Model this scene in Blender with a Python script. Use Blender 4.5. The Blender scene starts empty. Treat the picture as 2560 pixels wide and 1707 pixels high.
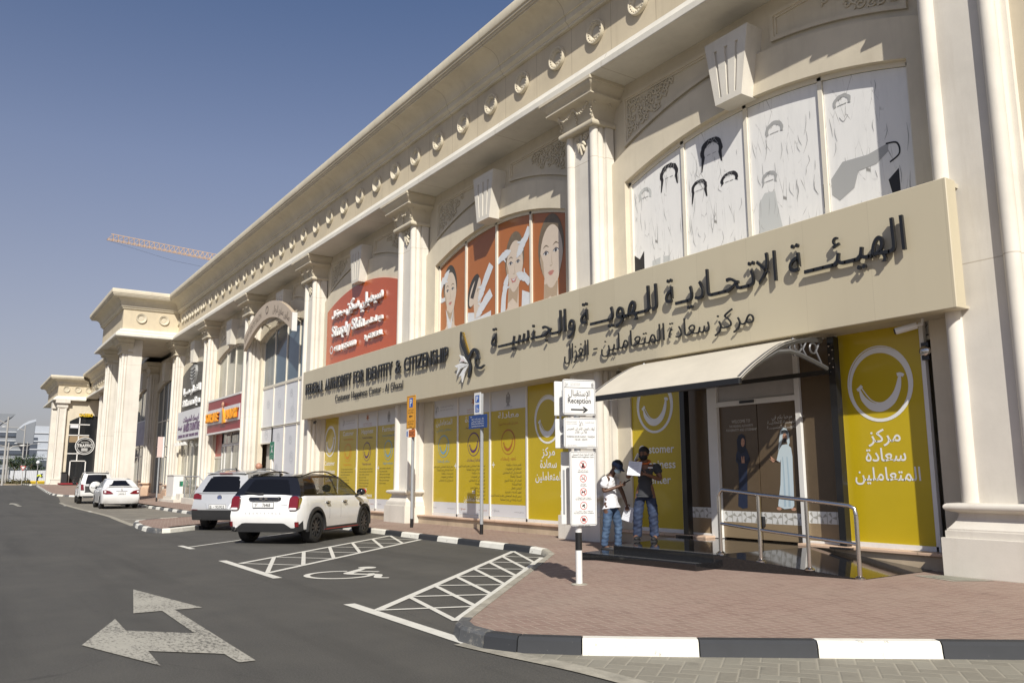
import bpy, bmesh, math, random
from math import sin, cos, pi, radians, sqrt, atan2, hypot
from mathutils import Vector, Matrix
RND = random.Random(11)
sc = bpy.context.scene
COL = sc.collection

# ---------------------------------------------------------------- camera
cd = bpy.data.cameras.new('camera')
cam = bpy.data.objects.new('camera', cd)
COL.objects.link(cam)
sc.camera = cam
cd.sensor_fit = 'HORIZONTAL'
cd.sensor_width = 36.0
cd.lens = 29.042
cd.clip_start = 0.05
cd.clip_end = 6000
_p, _a, _r = radians(9.392), radians(33.7679), radians(-0.142)
_hf = Vector((-cos(_a), sin(_a), 0)); _rt = Vector((sin(_a), cos(_a), 0)); _up = Vector((0, 0, 1))
_fw = _hf * cos(_p) + _up * sin(_p)
_uv = -_hf * sin(_p) + _up * cos(_p)
_X = _rt * cos(_r) + _uv * sin(_r)
_Y = _uv * cos(_r) - _rt * sin(_r)
cam.matrix_world = Matrix(((_X.x, _Y.x, -_fw.x, 0), (_X.y, _Y.y, -_fw.y, 0), (_X.z, _Y.z, -_fw.z, 1.5202), (0, 0, 0, 1)))

# ---------------------------------------------------------------- sky, sun, exposure
SUN = Vector((1.9, -1.0, 1.72)).normalized()
w = bpy.data.worlds.new('World'); sc.world = w; w.use_nodes = True
nt = w.node_tree
bg = nt.nodes['Background']
sky = nt.nodes.new('ShaderNodeTexSky'); sky.sky_type = 'NISHITA'
sky.sun_disc = False
sky.sun_elevation = math.asin(SUN.z)
sky.sun_rotation = atan2(SUN.x, SUN.y)
sky.altitude = 0; sky.air_density = 1.0; sky.dust_density = 0.7; sky.ozone_density = 4.0
# dusty Gulf air: the blue turns greyer and a touch violet towards the horizon
_tc = nt.nodes.new('ShaderNodeTexCoord'); _sx = nt.nodes.new('ShaderNodeSeparateXYZ'); nt.links.new(_tc.outputs['Generated'], _sx.inputs[0])
_mr = nt.nodes.new('ShaderNodeMapRange'); _mr.inputs['From Min'].default_value = 0.0; _mr.inputs['From Max'].default_value = 0.55; _mr.inputs['To Min'].default_value = 0.42; _mr.inputs['To Max'].default_value = 1.0
nt.links.new(_sx.outputs['Z'], _mr.inputs['Value'])
_vr = nt.nodes.new('ShaderNodeMapRange'); _vr.inputs['From Min'].default_value = 0.0; _vr.inputs['From Max'].default_value = 0.35; _vr.inputs['To Min'].default_value = 0.62; _vr.inputs['To Max'].default_value = 1.0
nt.links.new(_sx.outputs['Z'], _vr.inputs['Value'])
_hs = nt.nodes.new('ShaderNodeHueSaturation'); nt.links.new(_mr.outputs['Result'], _hs.inputs['Saturation']); nt.links.new(_vr.outputs['Result'], _hs.inputs['Value']); nt.links.new(sky.outputs['Color'], _hs.inputs['Color'])
_tm = nt.nodes.new('ShaderNodeMix'); _tm.data_type = 'RGBA'; _tm.blend_type = 'MULTIPLY'; _tm.inputs['Factor'].default_value = 1.0; _tm.inputs['B'].default_value = (1.0, 0.90, 0.92, 1)
nt.links.new(_hs.outputs['Color'], _tm.inputs['A']); nt.links.new(_tm.outputs['Result'], bg.inputs['Color'])
bg.inputs['Strength'].default_value = 0.085
sl = bpy.data.lights.new('sun', 'SUN'); sl.energy = 4.6; sl.angle = radians(0.5); sl.color = (1.0, 0.955, 0.87)
so = bpy.data.objects.new('sun', sl); COL.objects.link(so)
so.rotation_mode = 'QUATERNION'
so.rotation_quaternion = (-SUN).to_track_quat('-Z', 'Y')
so.location = (20, -20, 40)
sc.view_settings.view_transform = 'Standard'
sc.view_settings.look = 'None'
sc.view_settings.gamma = 1.0
sc.view_settings.exposure = 0.25
sc.cycles.max_bounces = 6
sc.cycles.diffuse_bounces = 3
sc.cycles.glossy_bounces = 3
sc.cycles.transmission_bounces = 4
sc.cycles.transparent_max_bounces = 6

# ---------------------------------------------------------------- materials
MATS = {}
def mat(name, col, rough=0.6, metal=0.0, var=0.0, vs=3.0, bump=0.0, bs=40.0, spec=0.5, coat=0.0, vs2=None, stain=0.0):
    """Principled surface; var: large colour variation, bump: fine relief, stain: vertical weather streaks."""
    if name in MATS: return MATS[name]
    m = bpy.data.materials.new(name); m.use_nodes = True
    t = m.node_tree; b = t.nodes['Principled BSDF']
    b.inputs['Roughness'].default_value = rough
    b.inputs['Metallic'].default_value = metal
    b.inputs['Specular IOR Level'].default_value = spec
    if coat: b.inputs['Coat Weight'].default_value = coat; b.inputs['Coat Roughness'].default_value = 0.04
    c4 = (*col, 1)
    b.inputs['Base Color'].default_value = c4
    m.diffuse_color = c4
    if var or bump or stain:
        tc = t.nodes.new('ShaderNodeTexCoord')
    last = None
    if var:
        n1 = t.nodes.new('ShaderNodeTexNoise'); n1.inputs['Scale'].default_value = vs; n1.inputs['Detail'].default_value = 6; n1.inputs['Roughness'].default_value = 0.65
        t.links.new(tc.outputs['Object'], n1.inputs['Vector'])
        rmp = t.nodes.new('ShaderNodeMapRange')
        rmp.inputs['From Min'].default_value = 0.3; rmp.inputs['From Max'].default_value = 0.7
        rmp.inputs['To Min'].default_value = 1 - var; rmp.inputs['To Max'].default_value = 1 + var * 0.7
        t.links.new(n1.outputs['Fac'], rmp.inputs['Value'])
        mx = t.nodes.new('ShaderNodeMix'); mx.data_type = 'RGBA'; mx.blend_type = 'MULTIPLY'; mx.inputs['Factor'].default_value = 1
        mx.inputs['A'].default_value = c4
        t.links.new(rmp.outputs['Result'], mx.inputs['B'])
        last = mx.outputs['Result']
    if stain:
        mp = t.nodes.new('ShaderNodeMapping'); mp.inputs['Scale'].default_value = (5, 5, 0.35)
        t.links.new(tc.outputs['Object'], mp.inputs['Vector'])
        n2 = t.nodes.new('ShaderNodeTexNoise'); n2.inputs['Scale'].default_value = 1.3; n2.inputs['Detail'].default_value = 7
        t.links.new(mp.outputs['Vector'], n2.inputs['Vector'])
        r2 = t.nodes.new('ShaderNodeMapRange'); r2.inputs['From Min'].default_value = 0.48; r2.inputs['From Max'].default_value = 0.75
        r2.inputs['To Min'].default_value = 1.0; r2.inputs['To Max'].default_value = 1 - stain
        t.links.new(n2.outputs['Fac'], r2.inputs['Value'])
        m2 = t.nodes.new('ShaderNodeMix'); m2.data_type = 'RGBA'; m2.blend_type = 'MULTIPLY'; m2.inputs['Factor'].default_value = 1
        if last: t.links.new(last, m2.inputs['A'])
        else: m2.inputs['A'].default_value = c4
        t.links.new(r2.outputs['Result'], m2.inputs['B'])
        last = m2.outputs['Result']
    if last: t.links.new(last, b.inputs['Base Color'])
    if bump:
        n3 = t.nodes.new('ShaderNodeTexNoise'); n3.inputs['Scale'].default_value = bs; n3.inputs['Detail'].default_value = 5
        t.links.new(tc.outputs['Object'], n3.inputs['Vector'])
        bp = t.nodes.new('ShaderNodeBump'); bp.inputs['Strength'].default_value = bump; bp.inputs['Distance'].default_value = 0.02
        t.links.new(n3.outputs['Fac'], bp.inputs['Height']); t.links.new(bp.outputs['Normal'], b.inputs['Normal'])
    MATS[name] = m
    return m

class NB:
    """tiny node builder for the bespoke materials"""
    def __init__(s, name, rough=0.7):
        s.m = bpy.data.materials.new(name); s.m.use_nodes = True; s.t = s.m.node_tree
        s.b = s.t.nodes['Principled BSDF']; s.b.inputs['Roughness'].default_value = rough
        s.tc = s.t.nodes.new('ShaderNodeTexCoord'); s.co = s.tc.outputs['Object']
        MATS[name] = s.m
    def n(s, typ, **kw):
        nd = s.t.nodes.new(typ)
        for k, v in kw.items():
            if k.startswith('_'): setattr(nd, k[1:], v)
            else: s.put(nd.inputs[k], v)
        return nd
    def put(s, sock, v):
        if isinstance(v, bpy.types.NodeSocket): s.t.links.new(v, sock)
        else: sock.default_value = v
    def math(s, op, a, b=0.0, c=None):
        nd = s.t.nodes.new('ShaderNodeMath'); nd.operation = op
        s.put(nd.inputs[0], a); s.put(nd.inputs[1], b)
        if c is not None: s.put(nd.inputs[2], c)
        return nd.outputs[0]
    def mix(s, f, a, b, bt='MIX'):
        nd = s.t.nodes.new('ShaderNodeMix'); nd.data_type = 'RGBA'; nd.blend_type = bt
        s.put(nd.inputs['Factor'], f)
        s.put(nd.inputs['A'], (*a, 1) if isinstance(a, tuple) and len(a) == 3 else a)
        s.put(nd.inputs['B'], (*b, 1) if isinstance(b, tuple) and len(b) == 3 else b)
        return nd.outputs['Result']
    def noise(s, scale, detail=5, vec=None, rough=0.6):
        return s.n('ShaderNodeTexNoise', Vector=vec or s.co, Scale=scale, Detail=detail, Roughness=rough).outputs['Fac']
    def rng(s, v, a, b, c=0.0, d=1.0):
        return s.n('ShaderNodeMapRange', Value=v, **{'From Min': a, 'From Max': b, 'To Min': c, 'To Max': d}).outputs['Result']
    def scl(s, v, vec=None, rot=(0, 0, 0)):
        return s.n('ShaderNodeMapping', Vector=vec or s.co, Scale=v, Rotation=rot).outputs['Vector']
    def xyz(s, vec=None):
        nd = s.n('ShaderNodeSeparateXYZ', Vector=vec or s.co); return nd.outputs
    def color(s, c): s.put(s.b.inputs['Base Color'], c)
    def bump(s, h, strength=0.3, dist=0.02):
        s.t.links.new(s.n('ShaderNodeBump', Height=h, Strength=strength, Distance=dist).outputs['Normal'], s.b.inputs['Normal'])

# ---------------------------------------------------------------- mesh helpers
BASE = {}
class MB:
    def __init__(s): s.v = []; s.f = []; s.mi = []
    def add(s, vs, fs, mi=0):
        o = len(s.v); s.v += [tuple(p) for p in vs]
        for f in fs: s.f.append([i + o for i in f]); s.mi.append(mi)
        return s
    def box(s, x0, x1, y0, y1, z0, z1, mi=0):
        if x0 > x1: x0, x1 = x1, x0
        if y0 > y1: y0, y1 = y1, y0
        return s.add([(x0, y0, z0), (x1, y0, z0), (x1, y1, z0), (x0, y1, z0), (x0, y0, z1), (x1, y0, z1), (x1, y1, z1), (x0, y1, z1)],
                     [(0, 3, 2, 1), (4, 5, 6, 7), (0, 1, 5, 4), (1, 2, 6, 5), (2, 3, 7, 6), (3, 0, 4, 7)], mi)
    def grid(s, rows, closed_u=False, closed_v=False, mi=0, cap0=False, cap1=False):
        n = len(rows[0]); vs = [p for r in rows for p in r]; fs = []
        R_ = len(rows)
        for i in range(R_ if closed_v else R_ - 1):
            a = i * n; b = ((i + 1) % R_) * n
            for j in range(n if closed_u else n - 1):
                k = (j + 1) % n
                fs.append((a + j, a + k, b + k, b + j))
        if cap0: fs.append(tuple(range(n))[::-1])
        if cap1: fs.append(tuple((R_ - 1) * n + j for j in range(n)))
        return s.add(vs, fs, mi)
    def prism(s, poly, fn, d0, d1, mi=0, caps=True):
        n = len(poly)
        vs = [fn(a, b, d0) for a, b in poly] + [fn(a, b, d1) for a, b in poly]
        fs = [(i, (i + 1) % n, n + (i + 1) % n, n + i) for i in range(n)]
        if caps: fs += [tuple(range(n))[::-1], tuple(range(n, 2 * n))]
        return s.add(vs, fs, mi)
    def tube(s, pts, r, n=8, cap=True, mi=0, flat=1.0, up=None):
        pts = [Vector(p) for p in pts]; rows = []
        N = len(pts)
        prev = None
        for i, p in enumerate(pts):
            t = (pts[min(i + 1, N - 1)] - pts[max(i - 1, 0)]).normalized()
            if prev is None:
                a = Vector(up) if up else (Vector((0, 0, 1)) if abs(t.z) < 0.9 else Vector((1, 0, 0)))
                u = t.cross(a).normalized()
            else:
                u = (prev - t * prev.dot(t)).normalized()
            prev = u; v = t.cross(u)
            rr = r[i] if isinstance(r, (list, tuple)) else r
            rows.append([p + u * cos(2 * pi * k / n) * rr + v * sin(2 * pi * k / n) * rr * flat for k in range(n)])
        return s.grid(rows, closed_u=True, cap0=cap, cap1=cap, mi=mi)
    def lathe(s, prof, O=(0, 0, 0), ax='z', n=16, mi=0, cap=True, a0=0.0, a1=2 * pi):
        O = Vector(O); full = abs(a1 - a0 - 2 * pi) < 1e-6; rows = []
        for r, h in prof:
            row = []
            for k in range(n if full else n + 1):
                a = a0 + (a1 - a0) * k / n; c, d = r * cos(a), r * sin(a)
                row.append(O + (Vector((c, d, h)) if ax == 'z' else Vector((c, h, d)) if ax == 'y' else Vector((h, c, d))))
            rows.append(row)
        return s.grid(rows, closed_u=full, mi=mi, cap0=cap and prof[0][0] > 1e-6, cap1=cap and prof[-1][0] > 1e-6)
    def ball(s, c, rx, ry=None, rz=None, n=10, m=7, mi=0):
        ry = ry or rx; rz = rz or rx; rows = []
        for i in range(m + 1):
            t = pi * i / m
            rows.append([(c[0] + rx * sin(t) * cos(2 * pi * k / n), c[1] + ry * sin(t) * sin(2 * pi * k / n), c[2] - rz * cos(t)) for k in range(n)])
        return s.grid(rows, closed_u=True, mi=mi)
    def xf(s, M):
        s.v = [tuple(M @ Vector(p)) for p in s.v]; return s
    def build(s, name, mats, parent=None, smooth=None, bevel=0.0, seg=1, recalc=True):
        me = bpy.data.meshes.new(name)
        if parent is not None:
            b = BASE[parent]; vs = [(p[0] - b[0], p[1] - b[1], p[2] - b[2]) for p in s.v]
        else: vs = s.v; b = (0, 0, 0)
        me.from_pydata(vs, [], s.f)
        if not isinstance(mats, (list, tuple)): mats = [mats]
        for m in mats: me.materials.append(m)
        if len(mats) > 1: me.polygons.foreach_set('material_index', s.mi)
        if recalc or bevel:
            bm = bmesh.new(); bm.from_mesh(me)
            bmesh.ops.remove_doubles(bm, verts=bm.verts, dist=1e-5)
            if bevel:
                bmesh.ops.bevel(bm, geom=[e for e in bm.edges if len(e.link_faces) == 2 and e.calc_face_angle(0) > 0.5], offset=bevel, segments=seg, affect='EDGES', profile=0.5)
            bmesh.ops.recalc_face_normals(bm, faces=bm.faces)
            bm.to_mesh(me); bm.free()
        if smooth is not None:
            me.shade_smooth(); me.set_sharp_from_angle(angle=radians(smooth))
        o = bpy.data.objects.new(name, me); COL.objects.link(o)
        o.parent = parent
        BASE[o] = b
        return o

def thing(name, label, cat, loc=(0, 0, 0), group=None, rz=0.0):
    o = bpy.data.objects.new(name, None); COL.objects.link(o)
    o.empty_display_size = 0.3
    o.location = loc; o.rotation_euler = (0, 0, rz)
    o['label'] = label; o['category'] = cat
    if group: o['group'] = group
    BASE[o] = tuple(loc)
    return o
def local(o):                       # parts of a rotated thing are modelled in its own frame
    BASE[o] = (0, 0, 0); return o
def tag(o, label, cat, group=None):
    o['label'] = label; o['category'] = cat
    if group: o['group'] = group
    return o
def struct(o, kind='structure'):
    o['kind'] = kind; return o
def copy_tree(o, parent=None):
    c = o.copy(); COL.objects.link(c)
    if parent is not None: c.parent = parent
    BASE[c] = BASE[o]
    for ch in list(o.children): copy_tree(ch, c)
    return c

# ---------------------------------------------------------------- lettering
_AR = {}
for _i, (_c, _n) in enumerate([('ء', 1), ('آ', 2), ('أ', 2), ('ؤ', 2), ('إ', 2), ('ئ', 4), ('ا', 2), ('ب', 4), ('ة', 2), ('ت', 4), ('ث', 4), ('ج', 4), ('ح', 4), ('خ', 4), ('د', 2), ('ذ', 2), ('ر', 2), ('ز', 2), ('س', 4), ('ش', 4), ('ص', 4), ('ض', 4), ('ط', 4), ('ظ', 4), ('ع', 4), ('غ', 4), ('ف', 4), ('ق', 4), ('ك', 4), ('ل', 4), ('م', 4), ('ن', 4), ('ه', 4), ('و', 2), ('ى', 2), ('ي', 4)]):
    _AR[_c] = (0xFE80 + sum(_AR[k][1] for k in _AR), _n)
def arabic(t):
    """join the letters and put them in drawing order"""
    out = []
    t = t.replace('لا', '\u0001').replace('لإ', '\u0002')
    def nforms(c): return 4 if c == 'ـ' else 2 if c in '\u0001\u0002' else _AR[c][1] if c in _AR else 0
    for i, c in enumerate(t):
        n = nforms(c)
        if not n: out.append(c); continue
        pj = i > 0 and nforms(t[i - 1]) == 4 and n >= 2
        nj = n == 4 and i + 1 < len(t) and nforms(t[i + 1]) >= 2
        if c == 'ـ': out.append(c); continue
        b = 0xFEFB if c == '\u0001' else 0xFEF9 if c == '\u0002' else _AR[c][0]
        out.append(chr(b + (3 if pj and nj else 1 if pj else 2 if nj else 0)))
    s = ''.join(out)
    import re
    return re.sub(r'[0-9:.+]+', lambda m: m.group()[::-1], s)[::-1]
_TX = {}
def glyphs(body, offset=0.0, res=3):
    k = (body, offset, res)
    if k in _TX: return _TX[k]
    c = bpy.data.curves.new('t', 'FONT'); c.body = body; c.offset = offset; c.resolution_u = res
    o = bpy.data.objects.new('t', c); COL.objects.link(o)
    bpy.context.view_layer.update()
    me = bpy.data.meshes.new_from_object(o.evaluated_get(bpy.context.evaluated_depsgraph_get()))
    vs = [(v.co.x, v.co.y) for v in me.vertices]; fs = [tuple(p.vertices) for p in me.polygons]
    bpy.data.objects.remove(o); bpy.data.curves.remove(c); bpy.data.meshes.remove(me)
    xs = [p[0] for p in vs] or [0]
    _TX[k] = (vs, fs, min(xs), max(xs)); return _TX[k]
class Frame:
    """a plane to write and draw on: origin, right and up direction"""
    def __init__(s, O, ux=(1, 0, 0), uz=(0, 0, 1)):
        s.O = Vector(O); s.ux = Vector(ux).normalized(); s.uz = Vector(uz).normalized(); s.n = s.ux.cross(s.uz)
    def __call__(s, a, b, d=0.0): return tuple(s.O + s.ux * a + s.uz * b + s.n * d)
def write(mb, fr, body, x, z, sz, W=None, al='C', d=0.003, h=0.0, ar=False, wt=0.0, res=3, mi=0):
    """append text to mb: (x,z) anchor of the baseline on frame fr, sz letter size, W wanted width, h thickness above d"""
    if ar: body = arabic(body)
    vs, fs, a, b = glyphs(body, wt, res)
    if not fs: return mb
    k = W / (b - a) if W else sz
    x0 = x - (b - a) * k * (0.5 if al == 'C' else 0 if al == 'L' else 1)
    P = [((p[0] - a) * k + x0, p[1] * sz + z) for p in vs]
    mb.add([fr(p[0], p[1], d + h) for p in P], fs, mi)
    if h > 0:
        cnt = {}
        for f in fs:
            for i in range(len(f)):
                e = (f[i], f[(i + 1) % len(f)]); cnt[e] = 1
        side = [e for e in cnt if (e[1], e[0]) not in cnt]
        n = len(P); mb.add([fr(p[0], p[1], d + h) for p in P] + [fr(p[0], p[1], d) for p in P], [(e[1], e[0], n + e[0], n + e[1]) for e in side], mi)
    return mb
def poly(mb, fr, pts, d=0.003, mi=0, h=0.0):
    if h: return mb.prism(pts, lambda a, b, t: fr(a, b, t), d, d + h, mi)
    return mb.add([fr(a, b, d) for a, b in pts], [tuple(range(len(pts)))], mi)
def ring(mb, fr, cx, cz, r, w, d=0.003, n=40, mi=0, asp=1.0, wob=0.0, h=0.0, a0=0.0, a1=2 * pi):
    ro, ri = [], []
    full = abs(a1 - a0 - 2 * pi) < 1e-6
    for k in range(n + 1):
        a = a0 + (a1 - a0) * k / n; ww = w * (1 + wob * sin(a * 1 + 0.6))
        ro.append(fr(cx + r * cos(a) * asp, cz + r * sin(a), d + h)); ri.append(fr(cx + (r - ww) * cos(a) * asp, cz + (r - ww) * sin(a), d + h))
    mb.grid([ro, ri], mi=mi)
    return mb
def disc(mb, fr, cx, cz, rx, rz=None, d=0.003, n=24, mi=0, rot=0.0):
    rz = rz or rx
    return poly(mb, fr, [(cx + rx * cos(2 * pi * k / n) * cos(rot) - rz * sin(2 * pi * k / n) * sin(rot), cz + rx * cos(2 * pi * k / n) * sin(rot) + rz * sin(2 * pi * k / n) * cos(rot)) for k in range(n)], d, mi)
def bez(pts, n=8):
    """smooth polyline through points (Catmull-Rom)"""
    out = []
    P = [Vector(p) for p in pts]
    for i in range(len(P) - 1):
        p0 = P[max(i - 1, 0)]; p1 = P[i]; p2 = P[i + 1]; p3 = P[min(i + 2, len(P) - 1)]
        for k in range(n):
            t = k / n
            out.append(0.5 * ((2 * p1) + (p2 - p0) * t + (2 * p0 - 5 * p1 + 4 * p2 - p3) * t * t + (3 * p1 - p0 - 3 * p2 + p3) * t ** 3))
    out.append(P[-1]); return out
def ribbon(mb, fr, pts, w, d=0.003, mi=0, h=0.0, n=6):
    """stroke of changing width along a smooth line drawn on a frame"""
    c = bez([(p[0], p[1], 0) for p in pts], n); N = len(c); A, B = [], []
    for i, p in enumerate(c):
        t = (c[min(i + 1, N - 1)] - c[max(i - 1, 0)]).normalized()
        q = i / (N - 1) * (len(w) - 1) if isinstance(w, (list, tuple)) else 0
        ww = (w[int(q)] * (1 - q % 1) + w[min(int(q) + 1, len(w) - 1)] * (q % 1)) if isinstance(w, (list, tuple)) else w
        A.append((p.x - t.y * ww / 2, p.y + t.x * ww / 2)); B.append((p.x + t.y * ww / 2, p.y - t.x * ww / 2))
    mb.grid([[fr(*a, d + h) for a in A], [fr(*b, d + h) for b in B]], mi=mi)
    if h:
        mb.grid([[fr(*a, d) for a in A], [fr(*a, d + h) for a in A]], mi=mi); mb.grid([[fr(*b, d) for b in B], [fr(*b, d + h) for b in B]], mi=mi)
        mb.add([fr(*A[0], d), fr(*B[0], d), fr(*B[0], d + h), fr(*A[0], d + h)], [(0, 1, 2, 3)], mi)
        mb.add([fr(*A[-1], d), fr(*B[-1], d), fr(*B[-1], d + h), fr(*A[-1], d + h)], [(0, 1, 2, 3)], mi)
    return mb
def lerp(a, b, t): return a + (b - a) * t
# ================================================================ ground, road, pavement, kerbs, markings
def gz(x):
    return 0.0 if x > -62 else min(0.85, (-62 - x) / 42 * 0.85)

def asphalt_mat():
    q = NB('asphalt', 0.78)
    fine = q.noise(60, 4, None, 0.75); mid = q.noise(1.7, 6)
    st = q.noise(1.0, 6, q.scl((0.10, 1.3, 1)))
    pale = q.noise(0.33, 4)
    c = q.mix(q.rng(fine, 0.3, 0.7), (0.033, 0.0315, 0.028), (0.105, 0.10, 0.088))
    c = q.mix(q.rng(mid, 0.35, 0.7, 0, 0.45), c, (0.098, 0.092, 0.078))
    c = q.mix(q.rng(st, 0.5, 0.72, 0, 0.55), c, (0.034, 0.032, 0.028))
    c = q.mix(q.rng(pale, 0.5, 0.7, 0, 0.35), c, (0.115, 0.108, 0.092))
    sp = q.n('ShaderNodeTexVoronoi', Vector=q.co, Scale=2.3).outputs['Distance']
    c = q.mix(q.rng(sp, 0.015, 0.035, 1.0, 0.0), c, (0.03, 0.028, 0.026))
    cr = q.n('ShaderNodeTexVoronoi', Vector=q.scl((0.16, 0.4, 1)), Scale=1.0, _feature='DISTANCE_TO_EDGE').outputs['Distance']
    wob = q.math('ADD', cr, q.math('MULTIPLY', q.noise(5, 4), 0.012))
    c = q.mix(q.rng(wob, 0.0055, 0.0085, 0.5, 0.0), c, (0.035, 0.033, 0.03))
    q.color(c); q.bump(fine, 0.5, 0.012)
    return q.m

def herringbone(name, blk, blk2, joint, size=0.105, rot=0.0, jw=0.055, dirt=0.5, relief=0.4):
    q = NB(name, 0.85)
    v = q.scl((1 / size, 1 / size, 1), rot=(0, 0, rot))
    s = q.xyz(v); x, y = s[0], s[1]
    cx = q.math('FLOOR', x); cy = q.math('FLOOR', y)
    fx = q.math('SUBTRACT', x, cx); fy = q.math('SUBTRACT', y, cy)
    k = q.math('FLOORED_MODULO', q.math('SUBTRACT', cx, cy), 4.0)
    def eq(n): return q.math('COMPARE', k, float(n), 0.1)
    e0, e1, e2, e3 = eq(0), eq(1), eq(2), eq(3)
    d = q.math('MINIMUM', q.math('MINIMUM', q.math('MULTIPLY_ADD', e1, 9.0, fx), q.math('MULTIPLY_ADD', e0, 9.0, q.math('SUBTRACT', 1.0, fx))),
               q.math('MINIMUM', q.math('MULTIPLY_ADD', e2, 9.0, fy), q.math('MULTIPLY_ADD', e3, 9.0, q.math('SUBTRACT', 1.0, fy))))
    ix = q.math('SUBTRACT', cx, e1); iy = q.math('SUBTRACT', cy, e2)
    cv = q.n('ShaderNodeCombineXYZ', X=ix, Y=iy, Z=q.math('ADD', e0, e1)).outputs[0]
    wn = q.n('ShaderNodeTexWhiteNoise', Vector=cv).outputs['Value']
    c = q.mix(wn, blk, blk2)
    big = q.noise(0.55, 5); sm = q.noise(24, 4)
    c = q.mix(q.rng(sm, 0.3, 0.75, 0, 0.3), c, joint)
    c = q.mix(q.rng(big, 0.42, 0.75, 0, dirt), c, tuple(j * 0.92 for j in joint))
    spot = q.noise(2.6, 3)
    c = q.mix(q.rng(spot, 0.62, 0.72, 0, 0.3), c, tuple(b * 0.5 for b in blk))
    jn = q.math('ADD', d, q.math('MULTIPLY', q.noise(40, 2), 0.02))
    c = q.mix(q.rng(jn, jw, jw + 0.035, 1.0, 0.0), c, joint)
    q.color(c); q.bump(q.rng(d, 0.02, 0.12), relief, 0.01)
    return q.m

asphalt = asphalt_mat()
red_paver = herringbone('red_paver', (0.215, 0.135, 0.108), (0.27, 0.18, 0.145), (0.36, 0.285, 0.225), 0.108, radians(12), jw=0.05)
grey_paver = herringbone('grey_paver', (0.185, 0.17, 0.135), (0.235, 0.22, 0.178), (0.31, 0.285, 0.225), 0.15, radians(-38), jw=0.035)
lot_paver = herringbone('lot_paver', (0.20, 0.18, 0.145), (0.26, 0.235, 0.19), (0.13, 0.12, 0.10), 0.2, radians(-45), jw=0.05)
sand = mat('sand', (0.36, 0.30, 0.22), 0.95, var=0.25, vs=0.08)

def worn_paint(name, col, under, lo, hi, sc_=14):
    q = NB(name, 0.7)
    n1 = q.noise(sc_, 7, q.scl((1, 2.2, 1)), 0.75); n2 = q.noise(1.2, 3)
    f = q.math('ADD', n1, q.math('MULTIPLY', q.math('SUBTRACT', n2, 0.5), 0.35))
    c = q.mix(q.rng(f, lo, hi), under, col)
    c = q.mix(q.rng(q.noise(5, 5), 0.45, 0.75, 0, 0.35), c, tuple(x * 0.62 for x in col))
    q.color(c); return q.m
paint_fresh = worn_paint('marking_paint', (0.66, 0.64, 0.57), (0.10, 0.095, 0.085), 0.25, 0.36)
paint_worn = worn_paint('marking_paint_worn', (0.40, 0.38, 0.32), (0.085, 0.08, 0.07), 0.36, 0.52)
kerb_white = worn_paint('kerb_white', (0.74, 0.72, 0.64), (0.32, 0.30, 0.26), 0.30, 0.38, 9)
kerb_black = worn_paint('kerb_black', (0.028, 0.030, 0.034), (0.25, 0.24, 0.22), 0.26, 0.33, 9)
kerb_bare = mat('kerb_concrete', (0.34, 0.315, 0.255), 0.9, var=0.35, vs=5, bump=0.3, bs=60)
kerb_grey = worn_paint('kerb_dull_black', (0.095, 0.098, 0.10), (0.30, 0.28, 0.24), 0.34, 0.5, 9)

XS = [-2500, -600, -300, -104, -90, -76, -62, -40, -20, 0, 40, 300]
def sheet(name, m, rows, z):
    mb = MB(); mb.grid([[(x, y0, gz(x) + z), (x, y1, gz(x) + z)] for x, y0, y1 in rows])
    return struct(mb.build(name, m, recalc=False))
sheet('ground', sand, [(x, -900, 2500) for x in XS], -0.03)
sheet('road', asphalt, [(-700, -40, 60), (-300, -40, 60), (-118, -40, 60), (-104, -40, 11.0), (-90, -40, 12), (-76, -40, 12), (-62, -40, 12), (-40, -40, 12), (-14, -40, 12), (0, -40, 12), (25, -40, 12), (90, -40, 12)], 0)
# grey block parking strip beyond the island, and the grey apron by the front kerb
edge = [(-30.0, 5.1), (-34.9, 5.35), (-39, 5.55), (-48, 5.6), (-56, 5.75), (-62, 6.0), (-71, 6.7), (-78, 6.9)]
sheet('parking_paving', lot_paver, [(x, y, 9.2) for x, y in edge], 0.005)
mb = MB()
ap = [(-6.9, 4.12), (-6.3, 4.22), (-5.5, 4.38), (-4.6, 4.45), (-3.0, 4.5), (8, 4.6), (16, 4.6), (16, 20), (3.5, 17)]
mb.add([(x, y, 0.005) for x, y in ap], [tuple(range(len(ap)))])
struct(mb.build('apron_paving', grey_paver, recalc=False))
mb = MB(); ribbon(mb, Frame((0, 0, 0.009), (1, 0, 0), (0, 1, 0)), [(-30.0, 5.1), (-34.9, 5.35), (-39, 5.55), (-48, 5.6), (-56, 5.75), (-62, 6.0), (-71, 6.7)], 0.22, 0)
ribbon(mb, Frame((0, 0, 0.0095), (1, 0, 0), (0, 1, 0)), [(-6.95, 4.08), (-6.3, 4.18), (-5.5, 4.33), (-4.6, 4.40), (-3.0, 4.45), (8, 4.55)], 0.2, 0)
struct(mb.build('edge_strip', kerb_bare, recalc=False))

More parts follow.
